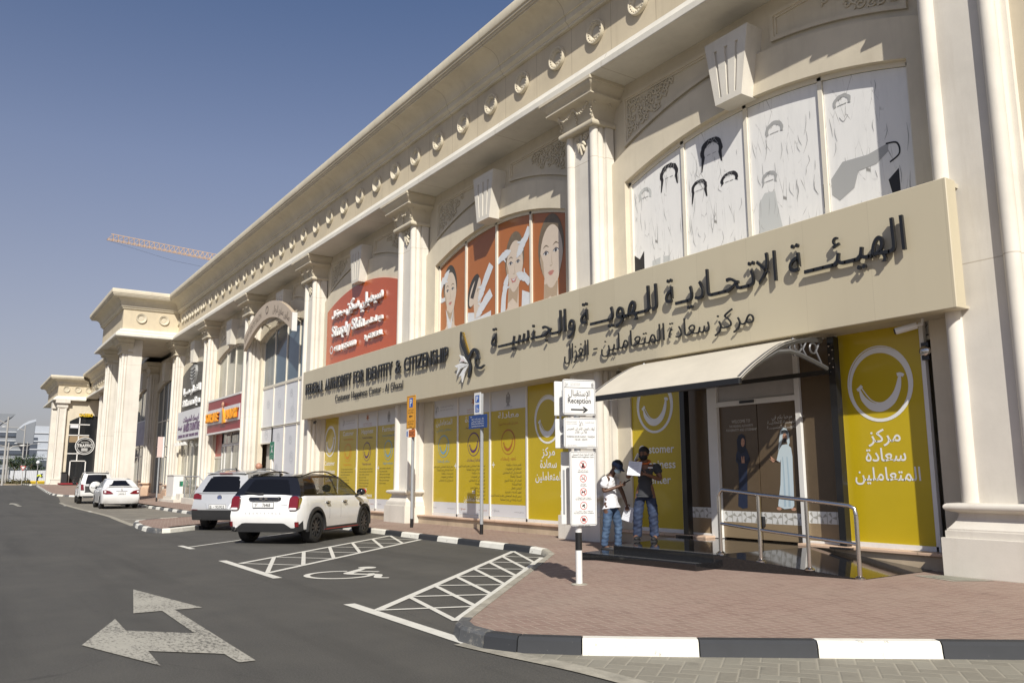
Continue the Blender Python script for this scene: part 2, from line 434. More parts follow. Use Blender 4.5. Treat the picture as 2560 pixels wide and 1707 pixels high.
# kerb line: (x, y, top height, painted?)
KL = [(3.5, 17.0, .14, 1), (-2.82, 8.76, .14, 5), (-3.46, 7.92, .14, 4), (-4.07, 7.11, .14, 5), (-4.69, 6.27, .14, 4), (-5.29, 5.47, .14, 5), (-5.92, 4.68, .14, 4), (-6.32, 4.27, .14, 4), (-6.65, 4.12, .14, 6), (-7.05, 4.11, .14, 6), (-7.4, 4.25, .13, 2), (-7.75, 4.5, .10, 0), (-8.6, 5.22, .06, 0), (-10.8, 7.26, .04, 0),
      (-12.1, 8.5, .04, 0), (-13.5, 9.84, .06, 0), (-13.95, 10.02, .11, 1), (-14.4, 10.05, .125, 1), (-30.2, 10.0, .125, 1), (-30.6, 9.7, .125, 2), (-26.1, 5.75, .125, 2), (-25.7, 5.35, .125, 2), (-25.65, 5.1, .125, 2), (-25.9, 4.93, .125, 2), (-26.6, 4.86, .125, 2), (-28.2, 4.9, .125, 2), (-30.2, 5.1, .125, 2),
      (-31.4, 5.35, .125, 2), (-31.9, 5.65, .125, 2), (-32.6, 6.3, .125, 2), (-33.6, 7.7, .125, 2), (-34.3, 8.5, .125, 2), (-35.2, 8.75, .125, 2), (-70.0, 8.75, .125, 2), (-70.9, 8.5, .125, 2), (-72.2, 7.5, .125, 2), (-74.0, 6.85, .125, 2), (-77, 6.65, .125, 2), (-82, 6.75, .125, 2), (-101, 7.4, .125, 2), (-103, 8.2, .125, 2), (-103.5, 10.5, .125, 2), (-103.6, 14, .125, 2)]
def kerb_line(kl):
    P = [Vector((a, b, 0)) for a, b, _, _ in kl]; N = len(P); inn = []
    for i in range(N):
        t = (P[min(i + 1, N - 1)] - P[i]).normalized() if i < N - 1 else (P[i] - P[i - 1]).normalized()
        t0 = (P[i] - P[i - 1]).normalized() if i else t
        tt = (t + t0).normalized() if (t + t0).length > 1e-6 else t
        nrm = Vector((tt.y, -tt.x, 0))
        inn.append(nrm)
    return P, inn
KP, KN = kerb_line(KL)
mb = MB(); acc = 0.0; col = 0
for i in range(len(KP) - 1):
    a, b = KP[i], KP[i + 1]; L_ = (b - a).length
    n = max(1, round(L_ / (0.96 if L_ > 0.8 else 9)))
    for k in range(n):
        t0, t1 = k / n, (k + 1) / n
        za, zb = lerp(KL[i][2], KL[i + 1][2], t0), lerp(KL[i][2], KL[i + 1][2], t1)
        pa, pb = a.lerp(b, t0), a.lerp(b, t1); na, nb = KN[i].lerp(KN[i + 1], t0), KN[i].lerp(KN[i + 1], t1)
        acc += L_ / n
        if acc > 0.9 - 0.02 or L_ / n > 0.8: acc = 0; col ^= 1
        pt = KL[i][3]
        mi = {4: 1, 5: 0, 6: 2}[pt] if pt > 3 else 3 if pt == 0 else ((0 if col else 1) if pt == 1 else (2 if not col else 0))
        g = 0.006 if pt else 0.004
        d = (pb - pa).normalized() * g
        rows = []
        for p, nn, z in ((pa + d, na, za), (pb - d, nb, zb)):
            g0 = gz(p.x)
            rows.append([tuple(p - nn * 0.015 + Vector((0, 0, -0.02 + g0))), tuple(p + nn * 0.002 + Vector((0, 0, z * 0.35 + g0))), tuple(p + nn * 0.012 + Vector((0, 0, z - 0.028 + g0))), tuple(p + nn * 0.04 + Vector((0, 0, z + g0))), tuple(p + nn * 0.15 + Vector((0, 0, z + g0))), tuple(p + nn * 0.15 + Vector((0, 0, -0.05 + g0)))])
        mb.grid(rows, mi=mi)
        for r in rows: mb.add(r, [tuple(range(6))], mi)
struct(mb.build('kerb', [kerb_white, kerb_black, kerb_grey, kerb_bare], smooth=30))
# paved footway: a strip behind the kerb, then the flat
A = [KP[i] + KN[i] * 0.148 for i in range(len(KP))]
Bk = [KP[i] + KN[i] * (0.55 if KL[i][3] != 0 else 1.1) for i in range(len(KP))]
mb = MB()
mb.grid([[(p.x, p.y, KL[i][2] - 0.008 + gz(p.x)) for i, p in enumerate(A)], [(p.x, p.y, 0.121 + gz(p.x)) for p in Bk]])
far = [(p.x, p.y, 0.121 + gz(p.x)) for p in Bk]
near_i = [i for i in range(len(Bk)) if Bk[i].x > -36.5]
poly1 = [far[i] for i in near_i] + [(-36.5, 13.4, 0.121), (8, 26, 0.121)]
mb.add([(p[0], p[1], p[2]) for p in poly1], [tuple(range(len(poly1)))])
far_i = [i for i in range(len(Bk)) if Bk[i].x <= -35]
for i, j in zip(far_i[:-1], far_i[1:]):
    p, q_ = far[i], far[j]
    if abs(p[0] - q_[0]) < 1e-3: continue
    nseg = max(1, int(abs(p[0] - q_[0]) / 8))
    for k in range(nseg):
        t0, t1 = k / nseg, (k + 1) / nseg
        x0, x1 = lerp(p[0], q_[0], t0), lerp(p[0], q_[0], t1); y0, y1 = lerp(p[1], q_[1], t0), lerp(p[1], q_[1], t1)
        mb.add([(x0, y0, .121 + gz(x0)), (x1, y1, .121 + gz(x1)), (x1, 13.4, .121 + gz(x1)), (x0, 13.4, .121 + gz(x0))], [(0, 1, 2, 3)])
struct(mb.build('pavement', red_paver, recalc=False))

# painted markings
G = Frame((0, 0, 0), (1, 0, 0), (0, 1, 0))
def line(mb, a, b, w, z=0.008, mi=0):
    a, b = Vector((*a, 0)), Vector((*b, 0)); t = (b - a).normalized(); n = Vector((-t.y, t.x, 0)) * w / 2
    mb.add([tuple(p) for p in (a + n + Vector((0, 0, z)), b + n + Vector((0, 0, z)), b - n + Vector((0, 0, z)), a - n + Vector((0, 0, z)))], [(0, 1, 2, 3)], mi)
mb = MB()
def hatch(L0, L1, R0, R1, n, end):
    line(mb, *end, 0.15)
    line(mb, L0, L1, 0.11, 0.0085); line(mb, R0, R1, 0.11, 0.0085)
    L0, L1, R0, R1 = Vector(L0), Vector(L1), Vector(R0), Vector(R1)
    for k in range(n):
        t = k / n; t1 = (k + 1) / n
        line(mb, L0.lerp(L1, t), R0.lerp(R1, t1), 0.075, 0.009)
        line(mb, R0.lerp(R1, t), L0.lerp(L1, min(1, t1)), 0.075, 0.0095)
hatch((-15.62, 4.48), (-20.75, 9.92), (-13.78, 4.4), (-19.0, 9.92), 6, ((-16.35, 4.36), (-13.0, 4.32)))
hatch((-9.21, 4.26), (-14.85, 9.95), (-8.05, 4.65), (-13.35, 9.62), 7, ((-9.86, 4.18), (-6.95, 4.14)))
line(mb, (-20.52, 4.50), (-19.4, 4.52), 0.13); line(mb, (-19.95, 4.55), (-25.2, 9.9), 0.09, 0.0085)
line(mb, (-34.9, 5.5), (-34.9, 7.2), 0.1, 0.010)
for x in (-44.5, -55.3): line(mb, (x - 0.45, 5.58), (x + 0.45, 5.58), 0.14, 0.0105)
# wheelchair user symbol, lying across the bay
wa = Vector((-0.70, 0.714)); 
W = Frame((-12.95, 5.62, 0), (0.72, 0.69, 0), (-0.69, 0.72, 0))
ring(mb, W, -0.18, -0.30, 0.56, 0.10, 0.008, 40, a0=radians(100), a1=radians(395))
ribbon(mb, W, [(-0.16, 0.62), (-0.14, 0.22), (-0.1, -0.12), (0.22, -0.14)], [0.10, 0.15, 0.17, 0.13], 0.0085)
ribbon(mb, W, [(0.22, -0.14), (0.42, -0.16), (0.56, -0.52), (0.74, -0.52)], [0.13, 0.13, 0.12, 0.08], 0.009)
ribbon(mb, W, [(-0.14, 0.24), (0.28, 0.23)], 0.09, 0.0095)
disc(mb, W, -0.16, 0.80, 0.155, d=0.008)
struct(mb.build('parking_marking', paint_fresh, recalc=False))
mb = MB()
poly(mb, G, [(-12.85, 2.23), (-10.6, 2.62), (-10.6, 2.31), (-7.31, 2.27), (-7.31, 2.13), (-7.66, 2.12), (-10.6, 2.17), (-10.6, 1.86)], 0.008)
poly(mb, G, [(-7.72, 2.13), (-8.9, 2.14), (-9.45, 1.60), (-10.28, 1.62), (-8.87, 1.13), (-7.55, 1.56), (-8.24, 1.59)], 0.0085)
struct(mb.build('road_arrow', paint_worn, recalc=False))
mb = MB()
poly(mb, G, [(-64, 3.3), (-60, 3.6), (-60, 3.42), (-55, 3.42), (-55, 3.2), (-60, 3.2), (-60, 3.0)], 0.02)
struct(mb.build('distant_arrow', paint_worn, recalc=False))
# ================================================================ the long stone arcade
def stone_mat(name, col, joint_x=None, x0=0.0, joint_z=None, var=0.09, stain=0.22, jd=0.55, rough=0.8):
    q = NB(name, rough)
    n1 = q.noise(0.9, 7); n2 = q.noise(38, 4)
    c = q.mix(q.rng(n1, 0.32, 0.7), tuple(x * (1 - var) for x in col), tuple(min(1, x * (1 + var)) for x in col))
    sv = q.scl((2.2, 2.2, 0.22))
    st = q.noise(1.6, 8, sv, 0.7)
    c = q.mix(q.rng(st, 0.52, 0.78, 0, stain), c, (0.30, 0.235, 0.15))
    c = q.mix(q.rng(n2, 0.55, 0.8, 0, 0.18), c, tuple(x * 0.8 for x in col))
    s = q.xyz()
    if joint_x:
        m = q.math('ABSOLUTE', q.math('SUBTRACT', q.math('FLOORED_MODULO', q.math('SUBTRACT', s[0], x0), joint_x), joint_x / 2))
        f = q.rng(m, joint_x / 2 - 0.016, joint_x / 2 - 0.006, 0, jd)
        c = q.mix(f, c, (0.28, 0.22, 0.14))
    if joint_z:
        m = q.math('ABSOLUTE', q.math('SUBTRACT', q.math('FLOORED_MODULO', s[2], joint_z), joint_z / 2))
        c = q.mix(q.rng(m, joint_z / 2 - 0.012, joint_z / 2 - 0.005, 0, jd), c, (0.30, 0.24, 0.16))
    q.color(c); q.bump(n2, 0.12, 0.01)
    return q.m
S_PIL = stone_mat('pilaster_stone', (0.66, 0.62, 0.545), joint_z=4.55)
S_WALL = stone_mat('wall_render', (0.62, 0.555, 0.43))
S_FRZ = stone_mat('frieze_stone', (0.58, 0.50, 0.36), joint_x=1.535, x0=-15.24, stain=0.3)
S_COR = stone_mat('cornice_stone', (0.62, 0.56, 0.435), joint_x=3.07, x0=-15.24, stain=0.25)
S_ARC = stone_mat('architrave_stone', (0.68, 0.65, 0.57), joint_x=4.6, x0=-12.0, stain=0.15)
S_KEY = stone_mat('keystone_stone', (0.65, 0.615, 0.54))
S_CARVE = stone_mat('carved_stone', (0.58, 0.52, 0.40), stain=0.3)
S_PINK = stone_mat('pink_granite', (0.60, 0.43, 0.31), joint_x=1.1, x0=0.2, var=0.2, rough=0.4)
S_BEIGE = stone_mat('beige_granite', (0.50, 0.40, 0.28), joint_x=1.9, x0=0.4, var=0.25, rough=0.45)
ALU = mat('white_aluminium', (0.72, 0.71, 0.68), 0.4, var=0.05)
ALU_C = mat('cream_aluminium', (0.72, 0.67, 0.56), 0.45, var=0.05)
def glass_mat(name, col, rough=0.03, spec=0.9):
    q = NB(name, rough)
    n = q.noise(0.35, 3)
    q.color(q.mix(q.rng(n, 0.35, 0.65), tuple(c * 0.75 for c in col), tuple(c * 1.2 for c in col)))
    q.b.inputs['Specular IOR Level'].default_value = spec
    q.bump(q.noise(0.8, 2), 0.05, 0.05)
    return q.m
GLASS = glass_mat('blue_glass', (0.10, 0.14, 0.17))
GLASS_P = glass_mat('pale_reflection_glass', (0.33, 0.33, 0.27))  # beige facade opposite is painted into the glass colour as its reflection
GLASS_D = glass_mat('dark_glass', (0.018, 0.02, 0.022))
FILM_W = mat('white_film', (0.66, 0.67, 0.69), 0.3, var=0.04, vs=1.2)

PX = [-6.0, -15.24, -24.87, -34.2, -43.3, -52.0, -60.85, -69.8, -78.7, -87.6, -96.5]
ZB = 0.12
bld = thing('shopping_arcade', 'long cream stone arcade with pilasters, arched bays and deep cornice along the pavement', 'building', (-34, 12.75, ZB))

def rect_loft(mb, cx, yb, prof, mi=0):
    rows = []
    for z, hx, yf in prof: rows.append([(cx - hx, yb, z), (cx - hx, yf, z), (cx + hx, yf, z), (cx + hx, yb, z)])
    mb.grid(rows, closed_u=False, cap0=True, cap1=True, mi=mi); return mb
def cap_prof(top, k=1.0):
    P = [(10.00, .60), (10.0, .655), (10.03, .675), (10.085, .675), (10.115, .655), (10.12, .585)]
    for i in range(9):
        t = i / 8; P.append((10.14 + .47 * t, .585 + .30 * (1 - sqrt(max(0, 1 - t * t)))))
    P += [(10.63, .905), (10.66, .905), (10.67, .86)]
    for i in range(7):
        t = i / 6; P.append((10.68 + .22 * t, .86 + .15 * (t * t * (3 - 2 * t))))
    P += [(10.91, 1.035), (10.985, 1.035)]
    return [(z, hx) for z, hx in P]
def shaft_plan(cx):
    H = [(.62, 12.8), (.62, 12.56), (.565, 12.56)]
    def arc(x, y, r, a0, a1, n=6): return [(x + r * cos(radians(lerp(a0, a1, i / n))), y - r * sin(radians(lerp(a0, a1, i / n)))) for i in range(n + 1)]
    H += arc(.49, 12.475, .085, -60, 70) + arc(.455, 12.315, .115, -15, 165, 9) + [(.335, 12.325)]
    return [(cx + x, y) for x, y in H] + [(cx - x, y) for x, y in H[::-1]]
def swag(mb, P0, P1, drop, n, fr_n):
    P0, P1 = Vector(P0), Vector(P1)
    for i in range(n + 1):
        t = i / n; p = P0.lerp(P1, t); p.z -= drop * 4 * t * (1 - t)
        r = RND.uniform(.016, .034)
        mb.ball(p + Vector((RND.uniform(-.02, .02), 0, RND.uniform(-.02, .02))) + Vector(fr_n) * .01, r, r, r, 6, 4)
def zscale(mb, k, z0=ZB):
    if k != 1.0: mb.v = [(x, y, z0 + (z - z0) * k) for x, y, z in mb.v]
    return mb
def lift(mb, dz):
    if dz: mb.v = [(x, y, z + dz) for x, y, z in mb.v]
    return mb
def pilaster(cx, parent, yo=0.0, detail=2, k=1.0, dz=0.0, pink=False, hx=1.0):
    """shaft > base, capital, garland, acanthus; yo moves it towards the street"""
    def fin(mb):
        if hx != 1.0: mb.v = [(cx + (x - cx) * hx, y, z) for x, y, z in mb.v]
        if yo: mb.v = [(x, y - yo, z) for x, y, z in mb.v]
        return lift(zscale(mb, k), dz)
    mb = MB(); pl = shaft_plan(cx)
    mb.prism(pl, lambda a, b, z: (a, b, z), 1.1, 10.02)
    sh = fin(mb).build('pilaster', S_PIL, parent, smooth=40)
    mb = MB()
    P = [(.12, .765), (.66, .765), (.665, .745), (.66, .72), (.76, .72), (.765, .70), (.79, .70)]
    for i in range(8):
        t = i / 7; P.append((.79 + .22 * t, .69 - .12 * sin(t * pi / 2)))
    P += [(1.02, .59), (1.03, .65)]
    for i in range(9):
        a = -pi / 2 + pi * i / 8; P.append((1.095 + .055 * sin(a), .66 + .065 * cos(a)))
    P += [(1.155, .60)]
    rect_loft(mb, cx, 12.8, [(z, h, 12.2 - (h - .56) * 0.95) for z, h in P])
    fin(mb).build('base', S_PINK if pink else S_PIL, sh, smooth=35)
    mb = MB(); rect_loft(mb, cx, 12.85, [(z, h, 12.2 - (h - .56)) for z, h in cap_prof(0)])
    fin(mb).build('capital', S_CARVE, sh, smooth=35)
    if detail:
        mb = MB()
        n = 16 if detail > 1 else 8
        for s0, s1 in ((-.62, 0), (0, .62)): swag(mb, (cx + s0, 12.02, 10.58), (cx + s1, 12.02, 10.58), .22, n, (0, -1, 0))
        for s0 in (-.6, 0, .6):
            for j in range(7): mb.ball((cx + s0 + RND.uniform(-.04, .04), 12.06 + .012 * j, 10.52 - .055 * j), .028, .028, .028, 6, 4)
        if detail > 1:
            swag(mb, (cx + .72, 12.12, 10.5), (cx + .72, 12.6, 10.5), -.22, n, (1, 0, 0))
        fin(mb).build('garland', S_CARVE, sh)
        mb = MB()
        for j in range(5):
            a = radians(-62 + 31 * j); L_ = .3 - .03 * abs(j - 2)
            mb.tube([(cx + .02 * sin(a), 12.31, 9.78), (cx + sin(a) * L_ * .5, 12.27, 9.78 - cos(a) * L_ * .6), (cx + sin(a) * L_ * .72, 12.29, 9.76 - cos(a) * L_ * 1.1)], [.03, .055, .025], 7)
        for s in (-1, 1):
            mb.tube([(cx + s * (.17 + .085 * (1 - t / 14) * cos(t * .75)), 12.28, 9.84 + .085 * (1 - t / 14) * sin(t * .75)) for t in range(13)], .022, 6)
        mb.tube([(cx, 12.30, 9.98), (cx, 12.28, 9.5)], .022, 6)
        fin(mb).build('acanthus', S_CARVE, sh, smooth=60)
    return sh
for i, x in enumerate(PX):
    if i == 6: pilaster(x, bld, detail=1, pink=True)
    elif i < 6: pilaster(x, bld, detail=2 if i < 4 else 1)
    else: pilaster(x, bld, detail=0, k=.945, dz=gz(x), pink=True)

# ---- arched bays
def zo(u): return 9.95 - .056 * u * u          # extrados
def zi(u): return 9.09 - .0485 * u * u         # arch over the window
HW = 3.55
def bay_wall(c, xl, xr, parent, k=1.0, dz=0.0, low=0.12):
    mb = MB()
    xs = sorted(set([xl, xr, c - HW, c + HW] + [c - HW + 2 * HW * i / 22 for i in range(23)] + [lerp(xl, c - HW, .5), lerp(c + HW, xr, .5)]))
    top = [(x, 12.72, zo(x - c)) for x in xs]
    for a, b in zip(xs[:-1], xs[1:]):
        m = (a + b) / 2 - c
        if abs(m) > HW: z0a = z0b = low
        else: z0a, z0b = zi(a - c), zi(b - c)
        mb.add([(a, 12.72, z0a), (b, 12.72, z0b), (b, 12.72, zo(b - c)), (a, 12.72, zo(a - c))], [(0, 1, 2, 3)])
        if abs(m) < HW: mb.add([(a, 12.72, z0a), (b, 12.72, z0b), (b, 12.98, z0b), (a, 12.98, z0a)], [(0, 1, 2, 3)])
        mb.add([(a, 12.72, zo(a - c)), (b, 12.72, zo(b - c)), (b, 12.84, zo(b - c)), (a, 12.84, zo(a - c))], [(0, 1, 2, 3)])
        mb.add([(a, 12.84, zo(a - c)), (b, 12.84, zo(b - c)), (b, 12.84, 11.05), (a, 12.84, 11.05)], [(0, 1, 2, 3)])
    for s in (-1, 1):
        x = c + s * HW; mb.add([(x, 12.72, low), (x, 12.98, low), (x, 12.98, zi(HW)), (x, 12.72, zi(HW))], [(0, 1, 2, 3)])
    lift(zscale(mb, k), dz).build('bay_wall', S_WALL, parent, recalc=False)
    # keystone with three flutes
    mb = MB(); cols = [0, .20, .27, .46, .54, .73, .80, 1]; rows = [0, .09, .83, 1]
    zt, zb_ = 10.48, 9.06
    def P(u, v, d):
        h = lerp(.34, .57, v); return (c + lerp(-h, h, u), 12.38 + d, lerp(zb_, zt, v))
    for i in range(7):
        for j in range(3):
            d = .045 if (i % 2 == 1 and j == 1) else 0
            q = [P(cols[i], rows[j], d), P(cols[i + 1], rows[j], d), P(cols[i + 1], rows[j + 1], d), P(cols[i], rows[j + 1], d)]
            mb.add(q, [(0, 1, 2, 3)])
            if d:
                f = [P(cols[i], rows[j], 0), P(cols[i + 1], rows[j], 0), P(cols[i + 1], rows[j + 1], 0), P(cols[i], rows[j + 1], 0)]
                for a in range(4): mb.add([f[a], f[(a + 1) % 4], q[(a + 1) % 4], q[a]], [(0, 1, 2, 3)])
    o = [P(0, 0, 0), P(1, 0, 0), P(1, 1, 0), P(0, 1, 0)]; b = [P(0, 0, .5), P(1, 0, .5), P(1, 1, .5), P(0, 1, .5)]
    for a in range(4): mb.add([o[a], o[(a + 1) % 4], b[(a + 1) % 4], b[a]], [(0, 1, 2, 3)])
    lift(zscale(mb, k), dz).build('keystone', S_KEY, parent, recalc=False)
def spandrel(c, s, parent, scroll):
    """framed panel between arch and architrave, carved with scrolls at its broad end"""
    xs = [s * x for x in ([3.60, 3.3, 3.0, 2.6, 2.2, 1.8, 1.4, 1.05, .80])]
    def lo(u, e): return zo(u) + .16 + e
    mb = MB(); t = 10.66
    def loop(e):
        X = [x for x in xs]; X[0] = s * (3.60 - e); X[-1] = s * (.80 + e * 1.1)
        return [(x, t - e) for x in X] + [(x, lo(x, e)) for x in X[::-1]]
    L0, L1, L2 = loop(0), loop(.075), loop(.12)
    F = Frame((c, 12.84, 0))
    r = [[F(a, b, .0) for a, b in L0], [F(a, b, .065) for a, b in L0], [F(a, b, .065) for a, b in L1], [F(a, b, .04) for a, b in L1], [F(a, b, .04) for a, b in L2], [F(a, b, .012) for a, b in L2]]
    mb.grid(r, closed_u=True)
    n = len(xs)
    for i in range(n - 1):
        mb.add([F(*L2[i], .012), F(*L2[i + 1], .012), F(*L2[2 * n - 2 - i], .012), F(*L2[2 * n - 1 - i], .012)], [(0, 1, 2, 3)])
    sp = mb.build('spandrel_panel', S_WALL, parent, recalc=False)
    if scroll:
        mb = MB(); k = 0; tries = 0; placed = []
        while k < scroll and tries < 600:
            tries += 1
            u = s * (3.42 - abs(RND.random()) ** 1.3 * 1.75); z0 = lo(u, .12)
            z = RND.uniform(z0 + .05, t - .16)
            r0 = RND.uniform(.075, .13)
            lim = 10.66 - (3.42 - abs(u)) * .05
            if z - r0 < z0 or z + r0 > t - .12 or abs(abs(u)) + r0 > 3.5: continue
            if (abs(u) < 2.5 and z < lo(u, .12) + .12 + (2.5 - abs(u)) * .5): continue
            if any(hypot(u - a, z - b) < (r0 + c_) * .78 for a, b, c_ in placed): continue
            placed.append((u, z, r0)); k += 1
            d = RND.choice((-1, 1)); a0 = RND.uniform(0, 6.28)
            pts = [F(u + r0 * (1 - i / 11 * .8) * cos(a0 + d * i * .72), z + r0 * (1 - i / 11 * .8) * sin(a0 + d * i * .72), .03) for i in range(11)]
            mb.tube(pts, [.022] * 8 + [.026, .03, .02], 5)
            for j in range(2):
                a = a0 + RND.uniform(0, 6.28)
                mb.tube([F(u + r0 * .9 * cos(a), z + r0 * .9 * sin(a), .03), F(u + r0 * 1.3 * cos(a + .4), z + r0 * 1.3 * sin(a + .4), .035)], [.03, .012], 5)
        mb.build('scrollwork', S_CARVE, sp, smooth=60)
BAYS = []
for i in range(6):
    xl, xr = PX[i + 1], PX[i]; c = (xl + xr) / 2
    BAYS.append(c)
    bay_wall(c, xl, xr, bld)
    for s in (-1, 1): spandrel(c, s, bld, (30 if i < 2 else 20 if i < 4 else 10) if not (i == 0 and s == 1) else 26)
for i in range(6, 10):
    xl, xr = PX[i + 1], PX[i]; bay_wall((xl + xr) / 2, xl, xr, bld, .945, gz(xl))

# ---- entablature
ENT = [(12.9, 10.985), (11.76, 10.985), (11.75, 11.0), (11.75, 11.13), (11.78, 11.14), (11.78, 11.17), (11.86, 11.24), (11.91, 11.35), (11.94, 11.40), (12.03, 11.42), (12.05, 11.50), (12.20, 11.56)]
FRZ = [(12.20, 11.56), (12.20, 12.90)]
COR = [(12.20, 12.90), (12.12, 12.905), (12.10, 12.93), (12.10, 12.98), (12.03, 13.02), (12.01, 13.05), (12.01, 13.19), (11.97, 13.20)]
for i in range(9):
    t = pi / 2 * i / 8; COR.append((11.97 - .46 * (1 - cos(t)), 13.20 + .40 * sin(t)))
COR += [(11.42, 13.60), (11.42, 13.645), (11.38, 13.65), (11.38, 13.70), (11.34, 13.71), (11.34, 13.765), (11.305, 13.78), (11.295, 13.80), (11.295, 14.03), (11.31, 14.06), (12.6, 14.13), (13.6, 14.13)]
def run(profile, path, name, m, parent, k=1.0, dz=0.0, smooth=30):
    """sweep a wall profile along plan points; each plan point gives an offset direction (mitred)"""
    mb = MB(); rows = []
    for (x, y, ox, oy) in path:
        rows.append([(x + ox * (12.2 - py), y + oy * (12.2 - py), pz) for py, pz in profile])
    mb.grid(rows)
    return lift(zscale(mb, k), dz).build(name, m, parent, smooth=smooth, recalc=False)
# main front, then round the portico that stands forward over the pavement
YF = 12.2; PYF = 8.62; PXR, PXL = -60.1, -69.4
path_main = [(6.0, YF, 0, -1)] + [(x, YF, 0, -1) for x in (-10, -25, -40, -52)] + [(PXR, YF, 1, -1), (PXR, PYF, 1, -1), (PXL, PYF, -1, -1), (PXL, YF, -1, -1)]
run(ENT, path_main, 'architrave', S_ARC, bld); run(FRZ, path_main, 'frieze', S_FRZ, bld); run(COR, path_main, 'cornice', S_COR, bld)
mb = MB(); mb.box(6, PXR + .1, 12.9, 13.4, 10.9, 14.18); mb.box(PXL, PXR, PYF + .05, 12.9, 10.98, 11.2); mb.box(PXL, PXR, PYF + .4, 13, 14.12, 14.2)
mb.build('roof', S_WALL, bld)
path2 = [(PXL - .2, YF, 0, -1), (-85, YF, 0, -1), (-104.6, YF, 0, -1)]
for pr_, nm, m in ((ENT, 'architrave', S_ARC), (FRZ, 'frieze', S_FRZ), (COR, 'cornice', S_COR)): run(pr_, path2, nm, m, bld, .915, .45)

def medallion(x, y, z, r, nrm='y'):
    mb = MB()
    prof = [(.0, .04), (.42, .04), (.46, .0), (.55, -.02), (.60, .10), (.66, .16), (.86, .20), (.92, .27), (1.0, .28), (1.03, .2), (1.04, .0)]
    if nrm == 'y': mb.lathe([(a * r, -(b + .02) * r * 1.1) for a, b in prof], (x, y, z), 'y', 22, cap=False)
    else: mb.lathe([(a * r, (b + .02) * r * 1.1) for a, b in prof], (x, y, z), 'x', 22, cap=False)
    return mb
def beads(mb, x, y, z, r):
    for k in range(18):
        a = 2 * pi * k / 18; mb.ball((x + cos(a) * r * .77, y - .075, z + sin(a) * r * .77), r * .085, r * .06, r * .085, 5, 3)
proto = None
for i in range(6):
    for k in range(6):
        x = lerp(PX[i], PX[i + 1], (k + .5) / 6)
        if i < 2:
            mb = medallion(x, 12.2, 12.33, .295); beads(mb, x, 12.2, 12.33, .295)
            mb.build('medallion', S_CARVE, bld, smooth=40)
        else:
            if proto is None: proto = medallion(0, 0, 0, .295).build('medallion', S_CARVE, bld, smooth=40); o = proto
            else: o = proto.copy(); COL.objects.link(o); BASE[o] = BASE[proto]
            o.location = (x, 12.2, 12.33); o.location = tuple(a + 0 for a in o.location)
for x in (-53.3, -54.8, -56.3, -57.8):
    o = proto.copy(); COL.objects.link(o); BASE[o] = BASE[proto]; o.location = (x, 12.2, 12.33)
for x in [-71 - 1.55 * k for k in range(21)]:
    o = proto.copy(); COL.objects.link(o); BASE[o] = BASE[proto]; o.location = (x, 12.2, 12.33 * .915 + .45)
side = medallion(0, 0, 0, .33, 'x').build('medallion', S_CARVE, bld, smooth=40)
side.location = (PXR, 9.75, 12.33)
o = side.copy(); COL.objects.link(o); BASE[o] = BASE[side]; o.location = (PXR, 11.2, 12.33)

# blank wall on the right, past the last pilaster, and the body of the building
mb = MB(); mb.box(-5.45, 8, 12.66, 12.95, .1, 11.05)
mb.build('end_wall', stone_mat('end_render', (0.54, 0.475, 0.36)), bld)
mb = MB(); mb.box(-104, 8, 13.6, 24, .1, 13.9); mb.build('building_body', S_WALL, bld)
# stone plinth with a sill under the shop windows
mb = MB(); mb2 = MB()
for i, (a, b) in enumerate([(-24.87 + .62, -15.24 - .62), (-34.2 + .62, -24.87 - .62), (-15.24 + .62, -11.75), (-9.6, -6.62)]):
    mb.box(a, b, 12.5, 12.8, .1, .335); mb2.box(a, b, 12.44, 12.8, .335, .385)
mb.build('granite_plinth', S_BEIGE, bld); mb2.build('sill', S_PINK, bld, bevel=.008)

# ---- portico piers
def portico_pier(x, yo, k=1.0, dz=0.0, hx=1.0): return pilaster(x, bld, yo=yo, detail=1, k=k, dz=dz, pink=True, hx=hx)
for x in (-61.55, -67.9): portico_pier(x, 3.35, hx=1.0)
mb = MB()
for x in (-61.55, -67.9): mb.box(x - .6, x + .6, 9.2, 10.1, .12, 11.0)
mb.build('pier_core', S_PIL, bld)
# ================================================================ windows, doors and shop fronts (parts of the arcade)
WPOS = [-1, -.5, 0, .5, 1]
def arch_window(c, z0, nm='window', frame=ALU_C, glass=GLASS, Y=12.9, fw=.045, cols=4, parent=bld):
    mb = MB()
    us = [-HW + 2 * HW * i / 28 for i in range(29)]
    # arched head of the frame
    a = [(c + u, Y - .05, zi(u)) for u in us]; b = [(c + u, Y - .05, zi(u) - .09) for u in us]; d = [(c + u, Y + .03, zi(u) - .09) for u in us]
    mb.grid([a, b, d])
    for k in range(cols + 1):
        x = c - HW + 2 * HW * k / cols; x = min(max(x, c - HW + fw), c + HW - fw)
        mb.box(x - fw, x + fw, Y - .05, Y + .03, z0, zi(x - c) - .02)
    mb.box(c - HW, c + HW, Y - .045, Y + .03, z0, z0 + .07)
    f = mb.build(nm, frame, parent)
    for k in range(cols):
        x0 = c - HW + 2 * HW * k / cols; x1 = c - HW + 2 * HW * (k + 1) / cols
        mb = MB(); n = 8; X = [lerp(x0, x1, i / n) for i in range(n + 1)]
        mb.add([(x, Y, z0) for x in X] + [(x, Y, zi(x - c)) for x in X[::-1]], [tuple(range(2 * n + 2))])
        mb.build('pane', glass, f, recalc=False)
    return f
arch_window(BAYS[0], 3.7); arch_window(BAYS[1], 3.7)
arch_window(BAYS[3], 6.08, frame=ALU_C, glass=GLASS)
arch_window(BAYS[4], 6.0, frame=ALU_C, glass=GLASS_P)
